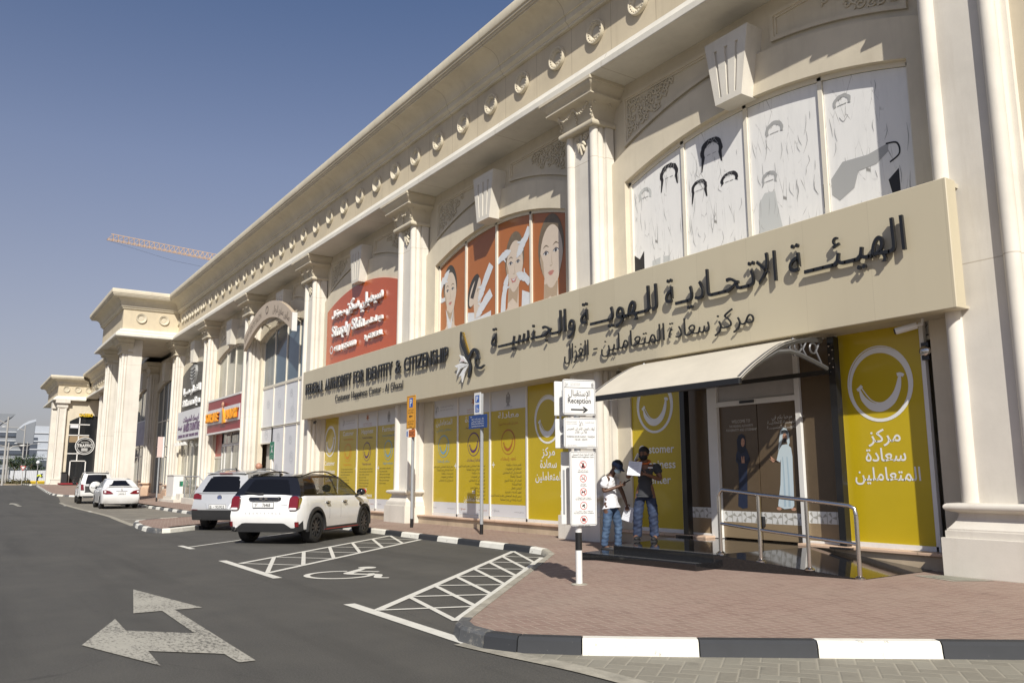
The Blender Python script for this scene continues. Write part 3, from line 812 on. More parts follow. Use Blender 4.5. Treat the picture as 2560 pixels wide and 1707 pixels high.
for i in (2, 5):
    c = BAYS[i]; mb = MB(); mb.box(c - HW, c + HW, 12.93, 12.98, 3.5, 9.2); mb.build('blind_panel', S_WALL, bld)
def panel_row(xs, z0, z1, m, Y=12.9, fm=ALU_C, fw=.03, nm='shop_window', parent=bld):
    mb = MB()
    for x in xs: mb.box(x - fw, x + fw, Y - .045, Y + .02, z0, z1)
    for z in (z0, z1): mb.box(xs[0], xs[-1], Y - .04, Y + .02, z - fw, z + fw)
    f = mb.build(nm, fm, parent)
    for a, b in zip(xs[:-1], xs[1:]):
        q = MB(); q.add([(a, Y, z0), (b, Y, z0), (b, Y, z1), (a, Y, z1)], [(0, 1, 2, 3)]); q.build('pane', m, f, recalc=False)
    return f
def quarter(c): return [c - HW + 2 * HW * k / 4 for k in range(5)]
# bay 3: white filmed panels under blue glass, a narrow recessed door at the left
c = BAYS[3]; q4 = quarter(c)
panel_row(q4, 4.06, 6.05, FILM_W); panel_row(q4[1:], .4, 4.03, FILM_W); panel_row(q4[:2], 3.27, 4.03, FILM_W)
mb = MB(); mb.box(q4[0], q4[1], 13.2, 13.25, .12, 3.27); mb.build('recessed_door', mat('door_cream', (0.55, 0.52, 0.46), 0.5), bld)
doodle = mat('film_print', (0.40, 0.42, 0.45), 0.5)
F3 = Frame((0, 12.9, 0))
mb = MB(); R3 = random.Random(4)
for (x, z) in [(q4[0] + .9, 5.2), (q4[1] + .9, 5.1), (q4[2] + .8, 5.5), (q4[2] + 1.0, 4.6), (q4[3] + .9, 5.5), (q4[3] + .9, 4.7), (q4[1] + .9, 3.5), (q4[2] + .9, 3.3), (q4[2] + 1.1, 2.5), (q4[3] + .8, 2.7), (q4[1] + .8, 2.0), (q4[0] + .8, 3.7)]:
    r = R3.uniform(.14, .22)
    ring(mb, F3, x, z, r, .02, .004, 20); ring(mb, F3, x, z, r * 1.35, .012, .004, 20)
    ribbon(mb, F3, [(x - r * .5, z - r * .3), (x - .02, z + r * .5), (x + r * .5, z - r * .3)], .03, .004, n=3)
    if R3.random() < .6: ribbon(mb, F3, [(x + r * 1.3, z - r), (x + r * 2.5, z - r * 3), (x + r * 2, z - r * 4.5)], .012, .0045, n=3)
mb.build('film_drawing', doodle, bld, recalc=False)
# bay 4: laundry shop front
c = BAYS[4]; q4 = quarter(c)
panel_row([q4[1] - .2, q4[2] - .2, q4[3] - .2], 3.5, 4.15, GLASS)
panel_row([q4[0], q4[1] - .2], 2.8, 4.15, mat('red_print', (0.36, 0.035, 0.03), 0.35, var=.15, vs=2))
panel_row([q4[0], q4[1] - .2], .4, 2.75, GLASS_P)
panel_row([q4[1] - .2, q4[1] + .45, q4[2] + .1, q4[3] - .2], .3, 3.42, GLASS_P, fm=ALU, fw=.06)
panel_row([q4[3] - .2, q4[4]], .4, 4.15, GLASS_P)
# bay 5: furniture shop front
c = BAYS[5]; q4 = quarter(c)
panel_row(q4, .4, 4.1, GLASS_P); mb = MB()
for k in range(4): mb.tube([(q4[0] + .5 + k * .9, 12.8, 4.02), (q4[0] + .5 + k * .9, 12.45, 3.95)], .025, 6); mb.box(q4[0] + .42 + k * .9, q4[0] + .58 + k * .9, 12.25, 12.5, 3.72, 3.92)
mb.build('spotlight', ALU, bld)
for i in range(6, 10):
    c = (PX[i] + PX[i + 1]) / 2; dz = gz(c); k = .945
    mb = MB()
    for t in quarter(c): mb.box(t - .04, t + .04, 12.85, 12.93, dz + .3, (zi(t - c) - .12) * k + .12 + dz)
    for z in (3.3, 4.1, 6.1): mb.box(c - HW, c + HW, 12.85, 12.93, z * k + dz - .04, z * k + dz + .04)
    f = mb.build('window', ALU_C, bld)
    mb = MB(); us = [-HW + 2 * HW * j / 16 for j in range(17)]
    mb.add([(c - HW, 12.9, dz + .2), (c + HW, 12.9, dz + .2)] + [(c + u, 12.9, .12 + (zi(u) - .12) * k + dz) for u in us[::-1]], [tuple(range(19))])
    mb.build('pane', GLASS, f, recalc=False)
    mb = MB(); mb.box(c - HW - .5, c + HW + .5, 12.5, 12.8, dz + .05, dz + .42); mb.build('granite_plinth', S_PINK, bld)

# ---- glazed entrance in bay 0
BROWN = mat('brown_film', (0.115, 0.082, 0.05), 0.25, var=.06)
BROWN2 = mat('tan_film', (0.27, 0.20, 0.12), 0.3)
PATW = mat('pattern_white', (0.66, 0.66, 0.64), 0.35)
PATG = mat('pattern_grey', (0.36, 0.35, 0.31), 0.35)
YG = 12.76
def pattern_band(fr, x0, x1, z0, z1, parent):
    mb = MB(); h = z1 - z0; n = max(1, round((x1 - x0) / h)); s = (x1 - x0) / n
    poly(mb, fr, [(x0, z0), (x1, z0), (x1, z1), (x0, z1)], .002, 0)
    for k in range(n):
        cx = x0 + (k + .5) * s; cz = (z0 + z1) / 2
        for a in range(6):
            t = a * pi / 3 + (pi / 6 if k % 2 else 0)
            P = [(cx, cz)] + [(cx + cos(t + d) * s * .47, cz + sin(t + d) * h * .47) for d in (-.3, 0, .3)]
            if a % 2 == 0: poly(mb, fr, P, .004, 1)
    for k in range(n + 1):
        cx = x0 + k * s
        for sg in (-1, 1): poly(mb, fr, [(cx - .006, (z0 + z1) / 2), (cx + .006, (z0 + z1) / 2), (cx + .006 + sg * .0, z1 if sg > 0 else z0), (cx - .006, z1 if sg > 0 else z0)], .005, 1)
    mb.build('pattern_band', [PATW, PATG], parent, recalc=False)
def brown_panel(x0, x1, z0, z1, nm, Y=YG):
    mb = MB(); mb.box(x0, x1, Y, Y + .03, z0, z1); p = mb.build(nm, BROWN, bld)
    fr = Frame((0, Y, 0)); mb = MB()
    poly(mb, fr, [(x0, z0), (x1, z0), (x1, z0 + .30), (x0, z0 + .30)], .002); mb.build('tan_stripe', BROWN2, p, recalc=False)
    pattern_band(fr, x0, x1, z0 + .30, z0 + .51, p)
    return p
brown_panel(-12.56, -11.83, .42, 3.96, 'side_panel'); brown_panel(-9.58, -8.8, .42, 3.96, 'side_panel')
mb = MB(); mb.box(-11.83, -11.58, YG - .06, YG + .1, .345, 3.96); mb.box(-9.69, -9.58, YG - .06, YG + .1, .345, 3.96); mb.box(-11.58, -9.69, YG - .06, YG + .1, 2.92, 3.02)
mb.box(-12.56, -11.83, YG - .05, YG + .02, .345, .42); mb.box(-9.58, -8.8, YG - .05, YG + .02, .345, .42)
mb.build('door_frame', ALU, bld, bevel=.006)
mb = MB(); mb.box(-11.58, -9.69, YG, YG + .05, 3.02, 3.96); tr = mb.build('transom_panel', mat('transom_grey', (0.40, 0.38, 0.36), 0.35, var=.1, vs=4), bld)
mb = MB(); mb.box(-10.95, -10.62, YG - .1, YG - .06, 2.95, 3.0); mb.build('door_sensor', mat('dark_plastic', (0.02, 0.02, 0.022), 0.4), bld)
dl = brown_panel(-11.58, -10.64, .37, 2.92, 'sliding_door', YG + .02); dr = brown_panel(-10.62, -9.69, .37, 2.92, 'sliding_door', YG + .02)
FD = Frame((0, YG + .02, 0))
LET_W = mat('white_lettering', (0.62, 0.60, 0.56), 0.4)
mb = MB()
write(mb, FD, 'WELCOME TO', -11.03, 2.585, .085, W=.46, d=.004)
write(mb, FD, 'THE FEDERAL AUTHORITY', -11.03, 2.50, .065, W=.60, d=.004); write(mb, FD, 'FOR IDENTITY AND CITIZENSHIP', -11.03, 2.425, .065, W=.76, d=.004)
mb.build('lettering', LET_W, dl, recalc=False)
mb = MB()
write(mb, FD, 'مرحباً بكم في'.replace('ً', ''), -10.05, 2.61, .10, W=.46, d=.004, ar=True); write(mb, FD, 'الهيئــــة الاتحاديـــة', -10.07, 2.52, .09, W=.64, d=.004, ar=True)
write(mb, FD, 'للهويــــة والجنسيـــــة', -10.07, 2.43, .09, W=.66, d=.004, ar=True)
mb.build('lettering', LET_W, dr, recalc=False)
# printed hosts on the doors
NAVY = mat('print_navy', (0.018, 0.026, 0.055), 0.4); NAVY2 = mat('print_navy_dark', (0.010, 0.014, 0.03), 0.4)
PSK = mat('print_skin', (0.48, 0.27, 0.18), 0.4); PLIP = mat('print_lips', (0.35, 0.06, 0.06), 0.4); PBLK = mat('print_black', (0.015, 0.014, 0.014), 0.4)
PWH = mat('print_pale_blue', (0.55, 0.65, 0.70), 0.4); PWH2 = mat('print_blue_fold', (0.40, 0.52, 0.60), 0.4)
mb = MB(); X = -11.02
poly(mb, FD, [(X + a, z) for a, z in [(-.17, .98), (-.06, .93), (.06, .95), (.08, 1.4), (.10, 1.75), (.13, 1.8), (.18, 1.86), (.15, 1.95), (.10, 2.08), (.02, 2.14), (-.10, 2.10), (-.17, 1.95), (-.18, 1.84), (-.12, 1.78), (-.13, 1.4)]], .004, 0)
poly(mb, FD, [(X + a, z) for a, z in [(-.12, 2.05), (-.13, 2.25), (-.08, 2.34), (0, 2.37), (.07, 2.33), (.09, 2.24), (.08, 2.12), (.06, 2.02), (-.04, 1.98)]], .006, 1)
disc(mb, FD, X + .02, 2.20, .045, .085, .008, mi=2, rot=-.1); disc(mb, FD, X + .025, 2.155, .016, .008, .010, mi=3)
for a in (-.002, .04): disc(mb, FD, X + a, 2.215, .011, .006, .010, 10, mi=4)
for a, r in ((-.012, .25), (.02, -.15)): poly(mb, FD, [(X + a - .022, 1.80), (X + a + .022, 1.80), (X + a + .012 - r * .05, 1.93), (X + a - .012 - r * .05, 1.93)], .008, 2)
ribbon(mb, FD, [(X - .15, 1.9), (X - .10, 1.84), (X - .02, 1.83)], .05, .007, 1); ribbon(mb, FD, [(X + .16, 1.9), (X + .10, 1.82), (X + .03, 1.83)], .05, .007, 1)
mb.build('printed_figure', [NAVY, NAVY2, PSK, PLIP, PBLK], dl, recalc=False)
mb = MB(); X = -10.0
poly(mb, FD, [(X + a, z) for a, z in [(-.24, 1.0), (-.1, .95), (.08, .97), (.12, 1.02), (.13, 1.5), (.14, 1.9), (.12, 2.06), (.04, 2.13), (-.08, 2.12), (-.16, 2.02), (-.22, 1.84), (-.14, 1.80), (-.12, 1.86), (-.16, 1.4)]], .004, 0)
poly(mb, FD, [(X + a, z) for a, z in [(-.10, 2.38), (-.04, 2.44), (.04, 2.42), (.09, 2.33), (.10, 2.16), (.06, 2.08), (.03, 2.2), (-.06, 2.22), (-.10, 2.12), (-.17, 2.02), (-.14, 2.2)]], .006, 0)
disc(mb, FD, X - .005, 2.255, .05, .085, .008, mi=2); poly(mb, FD, [(X - .045, 2.24), (X + .035, 2.24), (X + .02, 2.165), (X - .03, 2.165)], .010, 4)
ribbon(mb, FD, [(X - .075, 2.36), (X, 2.385), (X + .07, 2.35)], .022, .011, 4); ribbon(mb, FD, [(X - .075, 2.33), (X, 2.355), (X + .07, 2.32)], .016, .012, 4)
for a in (-.025, .02): disc(mb, FD, X + a, 2.275, .011, .006, .012, 10, mi=4)
poly(mb, FD, [(X - .22, 1.84), (X - .15, 1.80), (X - .27, 1.86), (X - .36, 1.93), (X - .34, 1.85), (X - .40, 1.88), (X - .30, 1.80)], .007, 2)
for a in (-.08, .02): ribbon(mb, FD, [(X + a, 1.0), (X + a + .01, 1.5), (X + a, 1.9)], [.05, .03, .02], .006, 1)
for a in (-.22, .10): disc(mb, FD, X + a, .955, .055, .03, .003, mi=2)
mb.build('printed_figure', [PWH, PWH2, PSK, PLIP, PBLK], dr, recalc=False)
mb = MB(); mb.box(-10.60, -10.55, YG - .05, YG + .02, .62, .80); mb.build('door_lock', MATS['dark_plastic'], bld)
# ================================================================ window posters
YEL = mat('poster_yellow', (0.52, 0.385, 0.012), 0.28, var=.05, vs=1.1, coat=.2)
PGREY = mat('poster_pale', (0.62, 0.63, 0.65), 0.3, coat=.2)
PW = mat('poster_white_ink', (0.78, 0.78, 0.76), 0.35)
INK = mat('poster_ink', (0.05, 0.045, 0.03), 0.45); INKG = mat('poster_grey_ink', (0.28, 0.28, 0.29), 0.45)
C_OR = mat('ink_orange', (0.62, 0.22, 0.02), 0.4); C_PU = mat('ink_violet', (0.10, 0.03, 0.14), 0.4); C_BL = mat('ink_blue', (0.16, 0.35, 0.48), 0.4); C_BR = mat('ink_brown', (0.40, 0.12, 0.03), 0.4)
FP = Frame((0, YG, 0))
def smile(mb, cx, cz, r, w, mi, thin=False, asp=1.0):
    ring(mb, FP, cx, cz, r, w, .004, 44, mi, asp, .45)
    if not thin: ring(mb, FP, cx - r * .02, cz + r * .015, r * 1.03, w * .35, .0045, 44, mi, asp, -.3)
    P = [(cx + asp * r * a, cz + r * b) for a, b in [(-.66, -.10), (-.56, -.36), (-.30, -.58), (.02, -.62), (.34, -.46), (.56, -.14), (.64, .18)]]
    ribbon(mb, FP, P, [w * .3, w * 1.3, w * 1.9, w * 2.1, w * 1.9, w * 1.2, w * .3], .0048, mi)
    Q = [(cx + asp * r * a, cz + r * b) for a, b in [(-.60, -.06), (-.30, -.42), (.06, -.50), (.40, -.26), (.60, .16)]]
    ribbon(mb, FP, Q, w * .28, .0052, mi)
    ribbon(mb, FP, [(cx + asp * r * -.74, cz - r * .12), (cx + asp * r * -.64, cz - r * .05), (cx + asp * r * -.58, cz - r * .0)], w * .8, .005, mi, n=3)
    ribbon(mb, FP, [(cx + asp * r * .54, cz + r * .20), (cx + asp * r * .64, cz + r * .21), (cx + asp * r * .74, cz + r * .16)], w * .8, .005, mi, n=3)
def sheet_panel(name, label, x0, x1, z0, z1, m, group):
    o = thing(name, label, 'window poster', ((x0 + x1) / 2, YG, z0), group)
    mb = MB(); mb.box(x0 + .03, x1 - .03, YG, YG + .025, z0, z1); mb.build('sheet', m, o)
    return o
fm = MB()
for xs in ([-23.86, -22.06, -20.21, -18.36, -16.45], [-33.45, -31.57, -29.74, -27.94, -26.05], [-14.22, -12.6], [-8.8, -7.22]):
    for x in xs: fm.box(x - .035, x + .035, YG - .03, YG + .05, .385, 4.02)
    fm.box(xs[0], xs[-1], YG - .03, YG + .05, .385, .46)
fm.build('shopfront_frame', ALU, bld)
GRP = 'yellow posters filling the ground floor windows'
def big_smile(x0, x1, label, lines, ar, asp=.93, zc=3.03, r=.62):
    o = sheet_panel('yellow_poster', label, x0, x1, .46, 3.99, YEL, GRP); cx = (x0 + x1) / 2
    mb = MB(); smile(mb, cx, zc, r, .07, 0, asp=asp); mb.build('smiling_face', PW, o, recalc=False)
    mb = MB()
    for k, (t, wd) in enumerate(lines): write(mb, FP, t, cx, 2.10 - .315 * k if ar else 2.06 - .33 * k, .30 if ar else .25, W=wd, ar=ar, d=.004, wt=.012)
    mb.build('lettering', PW, o, recalc=False)
AR3 = [('مركز', .58), ('سعادة', .72), ('المتعاملين', 1.16)]
EN3 = [('Customer', 1.1), ('Happiness', 1.15), ('Center', .85)]
big_smile(-8.8, -7.22, 'yellow poster with a white smile and Arabic words beside the right end pilaster', AR3, True, zc=3.06)
big_smile(-14.22, -12.6, 'yellow poster with a white smile and English words behind the man in the grey polo', EN3, False, zc=3.1, r=.6)
big_smile(-18.36, -16.45, 'yellow poster with a white smile and Arabic words behind the reception signboard', AR3, True)
big_smile(-33.45, -31.57, 'yellow poster with a white smile and English words at the far left end', EN3, False)
def crest(mb, fr, x, z, s, mi=0, mr=0):
    """falcon crest: spread wings, tail and a round shield"""
    disc(mb, fr, x, z, .16 * s, .17 * s, .004, 14, mi)
    for sg in (-1, 1):
        poly(mb, fr, [(x + sg * a * s, z + b * s) for a, b in [(.05, .35), (.22, .32), (.30, .1), (.30, -.3), (.2, -.38), (.14, -.1)]][::sg], .0042, mi)
    disc(mb, fr, x + .02 * s, z + .40 * s, .09 * s, .10 * s, .0045, 10, mi)
    poly(mb, fr, [(x - .12 * s, z - .15 * s), (x + .12 * s, z - .15 * s), (x + .17 * s, z - .5 * s), (x - .17 * s, z - .5 * s)], .0046, mi)
    poly(mb, fr, [(x - .25 * s, z - .5 * s), (x + .25 * s, z - .5 * s), (x + .22 * s, z - .6 * s), (x - .22 * s, z - .6 * s)], .005, mr)
    disc(mb, fr, x, z + .02 * s, .09 * s, .09 * s, .0055, 12, mr)
def horse_logo(mb, fr, x, z, s, mi=0):
    ribbon(mb, fr, [(x - .3 * s, z + .5 * s), (x - .26 * s, z + .2 * s), (x - .1 * s, z - .1 * s), (x, z - .4 * s)], [.02 * s, .08 * s, .07 * s, .03 * s], .004, mi)
    ribbon(mb, fr, [(x - .08 * s, z - .05 * s), (x + .08 * s, z + .18 * s), (x + .2 * s, z - .02 * s), (x + .18 * s, z - .2 * s), (x + .4 * s, z - .26 * s)], [.05 * s, .08 * s, .09 * s, .05 * s, .03 * s], .0042, mi)
    for k in range(4): ribbon(mb, fr, [(x - .02 * s, z - .2 * s), (x - .2 * s, z - (.2 + .07 * k) * s), (x - (.42 - .07 * k) * s, z - (.2 + .16 * k) * s)], [.01 * s, .05 * s, .01 * s], .0044, mi)
def info_poster(x0, x1, label, title, sub, col, cap, lines, ar, head, foot=True, extra=None, plus=None):
    o = sheet_panel('yellow_poster', label, x0, x1, .46, 3.99, YEL, GRP); cx = (x0 + x1) / 2; w_ = x1 - x0
    mb = MB(); poly(mb, FP, [(x0 + .04, 3.42), (x1 - .04, 3.42), (x1 - .04, 3.99), (x0 + .04, 3.99)], .002); poly(mb, FP, [(x0 + .04, .465), (x1 - .04, .465), (x1 - .04, .80), (x0 + .04, .80)], .002)
    mb.build('pale_band', PGREY, o, recalc=False)
    mb = MB()
    if head == 'logo':
        horse_logo(mb, FP, cx - .42 * w_ * .6, 3.72, .34); write(mb, FP, 'الهيئة الاتحادية للهوية والجنسية', cx + .17, 3.74, .085, W=.85, ar=True); write(mb, FP, 'FEDERAL AUTHORITY FOR IDENTITY & CITIZENSHIP', cx + .17, 3.64, .05, W=.85)
    elif head == 'star':
        for k in range(7):
            a = pi / 2 + 2 * pi * k / 7; poly(mb, FP, [(cx + .17 * cos(a), 3.78 + .17 * sin(a)), (cx + .06 * cos(a + .45), 3.78 + .06 * sin(a + .45)), (cx, 3.78), (cx + .06 * cos(a - .45), 3.78 + .06 * sin(a - .45))], .004)
        write(mb, FP, 'برنامج الإمارات للخدمة الحكومية', cx, 3.54, .07, W=.8, ar=True); write(mb, FP, 'Emirates Government Service', cx, 3.47, .05, W=.8)
    else:
        crest(mb, FP, cx, 3.73, .36); write(mb, FP, 'الإمارات العربية المتحدة', cx, 3.475, .05, W=.4, ar=True)
    if foot: write(mb, FP, 'f  @icauae', x0 + .3, .60, .08, W=.35); write(mb, FP, 'www.ica.gov.ae', x1 - .4, .60, .06, W=.45)
    mb.build('heading', [INKG if head != 'star' else C_BR], o, recalc=False)
    mb = MB(); write(mb, FP, title, cx, 3.19, .24, W=min(1.05, w_ * .6), ar=ar, wt=.01)
    if extra: write(mb, FP, '=', cx, 1.05, .22, W=.16, wt=.02); write(mb, FP, extra, cx, .86, .20, W=1.1, ar=ar, wt=.015)
    if plus: write(mb, FP, '+', plus, 1.78, .34, W=.16)
    mb.build('title', PW, o, recalc=False)
    mb = MB(); write(mb, FP, sub, cx, 3.0, .11, W=w_ * .52, ar=ar); write(mb, FP, cap, cx, 2.02, .13, W=w_ * .42, ar=ar); smile(mb, cx, 2.52, .35, .03, 0, True, asp=1.0)
    mb.build('smiling_face', col, o, recalc=False)
    mb = MB(); rr = random.Random(int(x0 * 100))
    for k, t in enumerate(lines):
        z = 1.86 - k * .105
        if ar: write(mb, FP, t, x1 - .28, z, .085, al='R', ar=True)
        else: write(mb, FP, '- ' + t, x0 + .22, z, .075, al='L')
    mb.build('body_text', INK, o, recalc=False)
L_AR = ['نسعى لإسعاد المتعاملين بتقديم الخدمة المميزة', 'السرعة والدقة في إنجاز المعاملة', 'تقديم خدمات متكاملة', 'الشفافية في المعلومات', 'الاستماع إلى آراء المتعاملين', 'المساواة والعدالة', 'المبادرة في خدمة الجميع', 'الثقة المتبادلة', 'التواصل الفعال', 'تطوير الخدمات باستمرار']
L_EN = ['I will respect and greet every customer', 'Smile and be positive with each of them', 'Listen carefully to understand', 'Be accurate and clear', 'Offer the service with speed', 'Provide the right information', 'Follow up on each request', 'Take the initiative', 'Work as one team', 'Respect customer time', 'Value suggestions']
info_poster(-31.57, -29.74, 'narrow yellow English poster with an orange smiling face headed Customer', 'Customer', 'Your Identity', C_OR, 'I am proud to serve', L_EN[:9], False, 'logo', plus=-29.84)
info_poster(-29.74, -27.94, 'yellow English poster with a violet smiling face headed Happiness', 'Happiness', 'Towards Happy', C_PU, 'We are ready to serve', L_EN, False, 'star', extra='Happiness')
info_poster(-27.94, -26.05, 'yellow English poster with a blue smiling face, half hidden by a pilaster', 'Formula', 'Positive and Happy Staff', C_BL, 'Happy to make you', L_EN[2:8], False, 'crest', plus=-27.80)
info_poster(-23.86, -22.06, 'yellow Arabic poster with a blue smiling face beside the parking zone sign', 'المتعاملين', 'متعامل إيجابي', C_BL, 'ساهم لإسعادنا', L_AR[:5], True, 'logo', plus=-22.2)
info_poster(-22.06, -20.21, 'yellow Arabic poster with a violet smiling face behind the blue disabled parking sign', 'سعادة', 'موظف سعيد', C_PU, 'هدفنا إسعادك', L_AR, True, 'star', extra='سعادة المتعاملين')
info_poster(-20.21, -18.36, 'yellow Arabic poster with a brown orange smiling face and a long list', 'معادلة', 'نعمل على تقديم خدمة مميزة', C_BR, 'نتعهد بإسعادك', L_AR[2:] + L_AR[:2], True, 'crest', plus=-20.05)

# ---- torn white films of the right hand arched window
q4 = quarter(BAYS[0]); FU = Frame((0, 12.895, 0))
WF = NB('peeling_white_film', 0.45)
_n = WF.noise(3.0, 5, WF.scl((2.2, 1, .4)))
_v = WF.n('ShaderNodeTexVoronoi', Vector=WF.scl((7, 1, 1.3)), Scale=1.0, _feature='DISTANCE_TO_EDGE').outputs['Distance']
_m = WF.math('MULTIPLY', WF.rng(_v, 0.008, 0.02, 1, 0), WF.rng(WF.noise(1.1, 4), 0.5, 0.6, 0, .75))
_c = WF.mix(WF.rng(_n, .45, .8), (0.80, 0.79, 0.76), (0.72, 0.715, 0.69)); WF.color(WF.mix(_m, _c, (0.12, 0.11, 0.09)))
HAIR = mat('film_black', (0.022, 0.02, 0.02), 0.5); HAIRG = mat('film_grey', (0.38, 0.38, 0.37), 0.5); HAIRP = mat('film_faint', (0.54, 0.55, 0.53), 0.5)
def arch_sheet(mb, fr, c, x0, x1, z0, d, mi=0, off=.10):
    n = 8; X = [lerp(x0, x1, i / n) for i in range(n + 1)]
    poly(mb, fr, [(x0, z0), (x1, z0)] + [(x, zi(x - c) - off) for x in X[::-1]], d, mi)
def film_thing(c, k, q, label, m, grp, name='window_film'):
    o = thing(name, label, 'window film', ((q[k] + q[k + 1]) / 2, 12.895, 3.8), grp)
    mb = MB(); arch_sheet(mb, FU, c, q[k] + .05, q[k + 1] - .05, 3.8, 0); mb.build('sheet', m, o, recalc=False)
    return o
def hair(mb, x, z, w, h, mi, long_=.5, seed=0):
    """dark hair shape around an empty face"""
    r = random.Random(seed); O, I = [], []
    for i in range(17):
        a = radians(lerp(205, -25, i / 16)); j = 1 + r.uniform(-.04, .04)
        O.append((x + w / 2 * 1.05 * cos(a) * j, z + h * .35 * sin(a) * j)); I.append((x + w / 2 * .70 * cos(a), z - .04 * h + h * .24 * sin(a) * (1 + r.uniform(-.1, .1))))
    O = [(O[0][0] - .02, O[0][1] - h * long_)] + O + [(O[-1][0] + .01, O[-1][1] - h * long_ * .75)]
    I = [(O[0][0] + .03, O[0][1] + .01)] + I + [(O[-1][0] - .04, O[-1][1] + .02)]
    mb.grid([[FU(*p, .005) for p in O], [FU(*p, .005) for p in I]], mi=mi)
    for sx in (-.13, .13): ribbon(mb, FU, [(x + sx * w * 1.0 - .05, z - h * .13), (x + sx * w * 1.0 + .05, z - h * .12)], .014, .006, 1, n=2)
    for k in range(5): ribbon(mb, FU, [(x + w * r.uniform(-.3, .3), z + h * .34), (x + w * r.uniform(-.35, .35), z + h * .1)], .008, .0062, 1, n=2)
def scratches(mb, x0, x1, n, seed, mi=0):
    r = random.Random(seed)
    for _ in range(n):
        x = r.uniform(x0 + .1, x1 - .1); z = r.uniform(6.2, 8.5); l = r.uniform(.1, .5)
        if z + .1 > zi(x - BAYS[0]) - .15: continue
        ribbon(mb, FU, [(x, z), (x + r.uniform(-.03, .03), z - l * .5), (x + r.uniform(-.08, .08), z - l)], [.003, .014, .004], .0045, mi, n=3)
GW = 'torn white films in the right hand arched window'
o = film_thing(BAYS[0], 0, q4, 'torn white film with one long haired head in the leftmost pane above the fascia', WF.m, GW)
mb = MB(); hair(mb, -12.86, 8.32, .56, .68, 0, .42, 1); hair(mb, -13.66, 8.05, .42, .5, 2, .1, 2); scratches(mb, q4[0], q4[1], 22, 3, 1)
poly(mb, FU, [(-14.08, 6.22), (-13.75, 6.22), (-13.75, 6.72), (-13.9, 6.55), (-14.08, 6.68)], .004, 0); poly(mb, FU, [(-13.5, 6.1), (-13.25, 6.1), (-13.22, 6.45), (-13.48, 6.42)], .004, 2); poly(mb, FU, [(-13.15, 6.1), (-12.9, 6.1), (-12.92, 6.42), (-13.12, 6.45)], .004, 2)
mb.build('print_remains', [HAIR, HAIRG, HAIRP], o, recalc=False)
o = film_thing(BAYS[0], 1, q4, 'torn white film with three black haired heads, left of the keystone window middle', WF.m, GW)
mb = MB(); hair(mb, -11.58, 8.45, .6, .76, 0, .42, 5); hair(mb, -11.97, 7.72, .44, .5, 0, .5, 6); hair(mb, -11.13, 7.66, .46, .42, 0, .12, 7); scratches(mb, q4[1], q4[2], 26, 9, 1)
mb.build('print_remains', [HAIR, HAIRG, HAIRP], o, recalc=False)
o = film_thing(BAYS[0], 2, q4, 'torn white film with faded grey figures and scratches in the third pane', WF.m, GW)
mb = MB(); hair(mb, -9.94, 8.30, .42, .5, 1, .05, 11); hair(mb, -10.12, 7.35, .36, .42, 1, .2, 12); scratches(mb, q4[2], q4[3], 34, 15, 1)
poly(mb, FU, [(-10.42, 6.2), (-9.85, 6.2), (-9.95, 6.7), (-10.0, 7.05), (-10.25, 7.08), (-10.4, 6.9)], .004, 2)
mb.build('print_remains', [HAIR, HAIRG, HAIRP], o, recalc=False)
o = film_thing(BAYS[0], 3, q4, 'torn white film with a head and large grey shapes in the far right pane', WF.m, GW)
mb = MB(); hair(mb, -8.43, 8.28, .36, .42, 1, .05, 21); scratches(mb, q4[3], q4[4], 16, 23, 1)
ribbon(mb, FU, [(-8.5, 8.0), (-8.42, 7.9), (-8.32, 8.0)], .012, .005, 1)
poly(mb, FU, [(-8.75, 6.9), (-8.5, 7.15), (-8.0, 7.12), (-7.6, 7.2), (-7.62, 7.05), (-7.85, 6.9), (-8.2, 6.88), (-8.3, 6.6), (-8.6, 6.45), (-8.75, 6.6)], .004, 1)
poly(mb, FU, [(-8.93, 6.85), (-8.83, 6.9), (-8.86, 6.5), (-8.93, 6.4)], .0045, 0); poly(mb, FU, [(-7.65, 6.55), (-7.45, 6.7), (-7.45, 6.3), (-7.6, 6.3)], .0046, 0)
ribbon(mb, FU, [(-7.65, 7.2), (-7.45, 7.15), (-7.42, 6.95), (-7.6, 6.85)], .03, .005, 0)
mb.build('print_remains', [HAIR, HAIRG, HAIRP], o, recalc=False)

# ---- orange beauty films of the second window
ORF = mat('orange_film', (0.40, 0.135, 0.035), 0.35, var=.06, vs=1.2, coat=.15)
SK = mat('print_pale_skin', (0.62, 0.52, 0.42), 0.4, var=.05, vs=5); SK2 = mat('print_skin_shadow', (0.42, 0.32, 0.22), 0.4); HB = mat('print_brown_hair', (0.17, 0.13, 0.085), 0.45, var=.2, vs=9); HL = mat('print_dark_hair', (0.05, 0.045, 0.04), 0.45)
GLV = mat('print_white_glove', (0.64, 0.66, 0.68), 0.4, var=.06, vs=8); LIP = mat('print_pink_lips', (0.48, 0.20, 0.17), 0.4); EYE = mat('print_eye', (0.06, 0.055, 0.06), 0.4)
PM = [SK, SK2, HB, HL, GLV, LIP, EYE]
def egg(mb, x, z, rx, rz, d, mi, rot=0.0, chin=.80, n=26):
    P = []
    for k in range(n):
        a = 2 * pi * k / n; s_ = sin(a); u = rx * cos(a) * (1 if s_ > -.1 else lerp(1, chin, min(1, (-s_ - .1) / .9))); v = rz * s_
        P.append((x + u * cos(rot) - v * sin(rot), z + u * sin(rot) + v * cos(rot)))
    poly(mb, FU, P, d, mi)
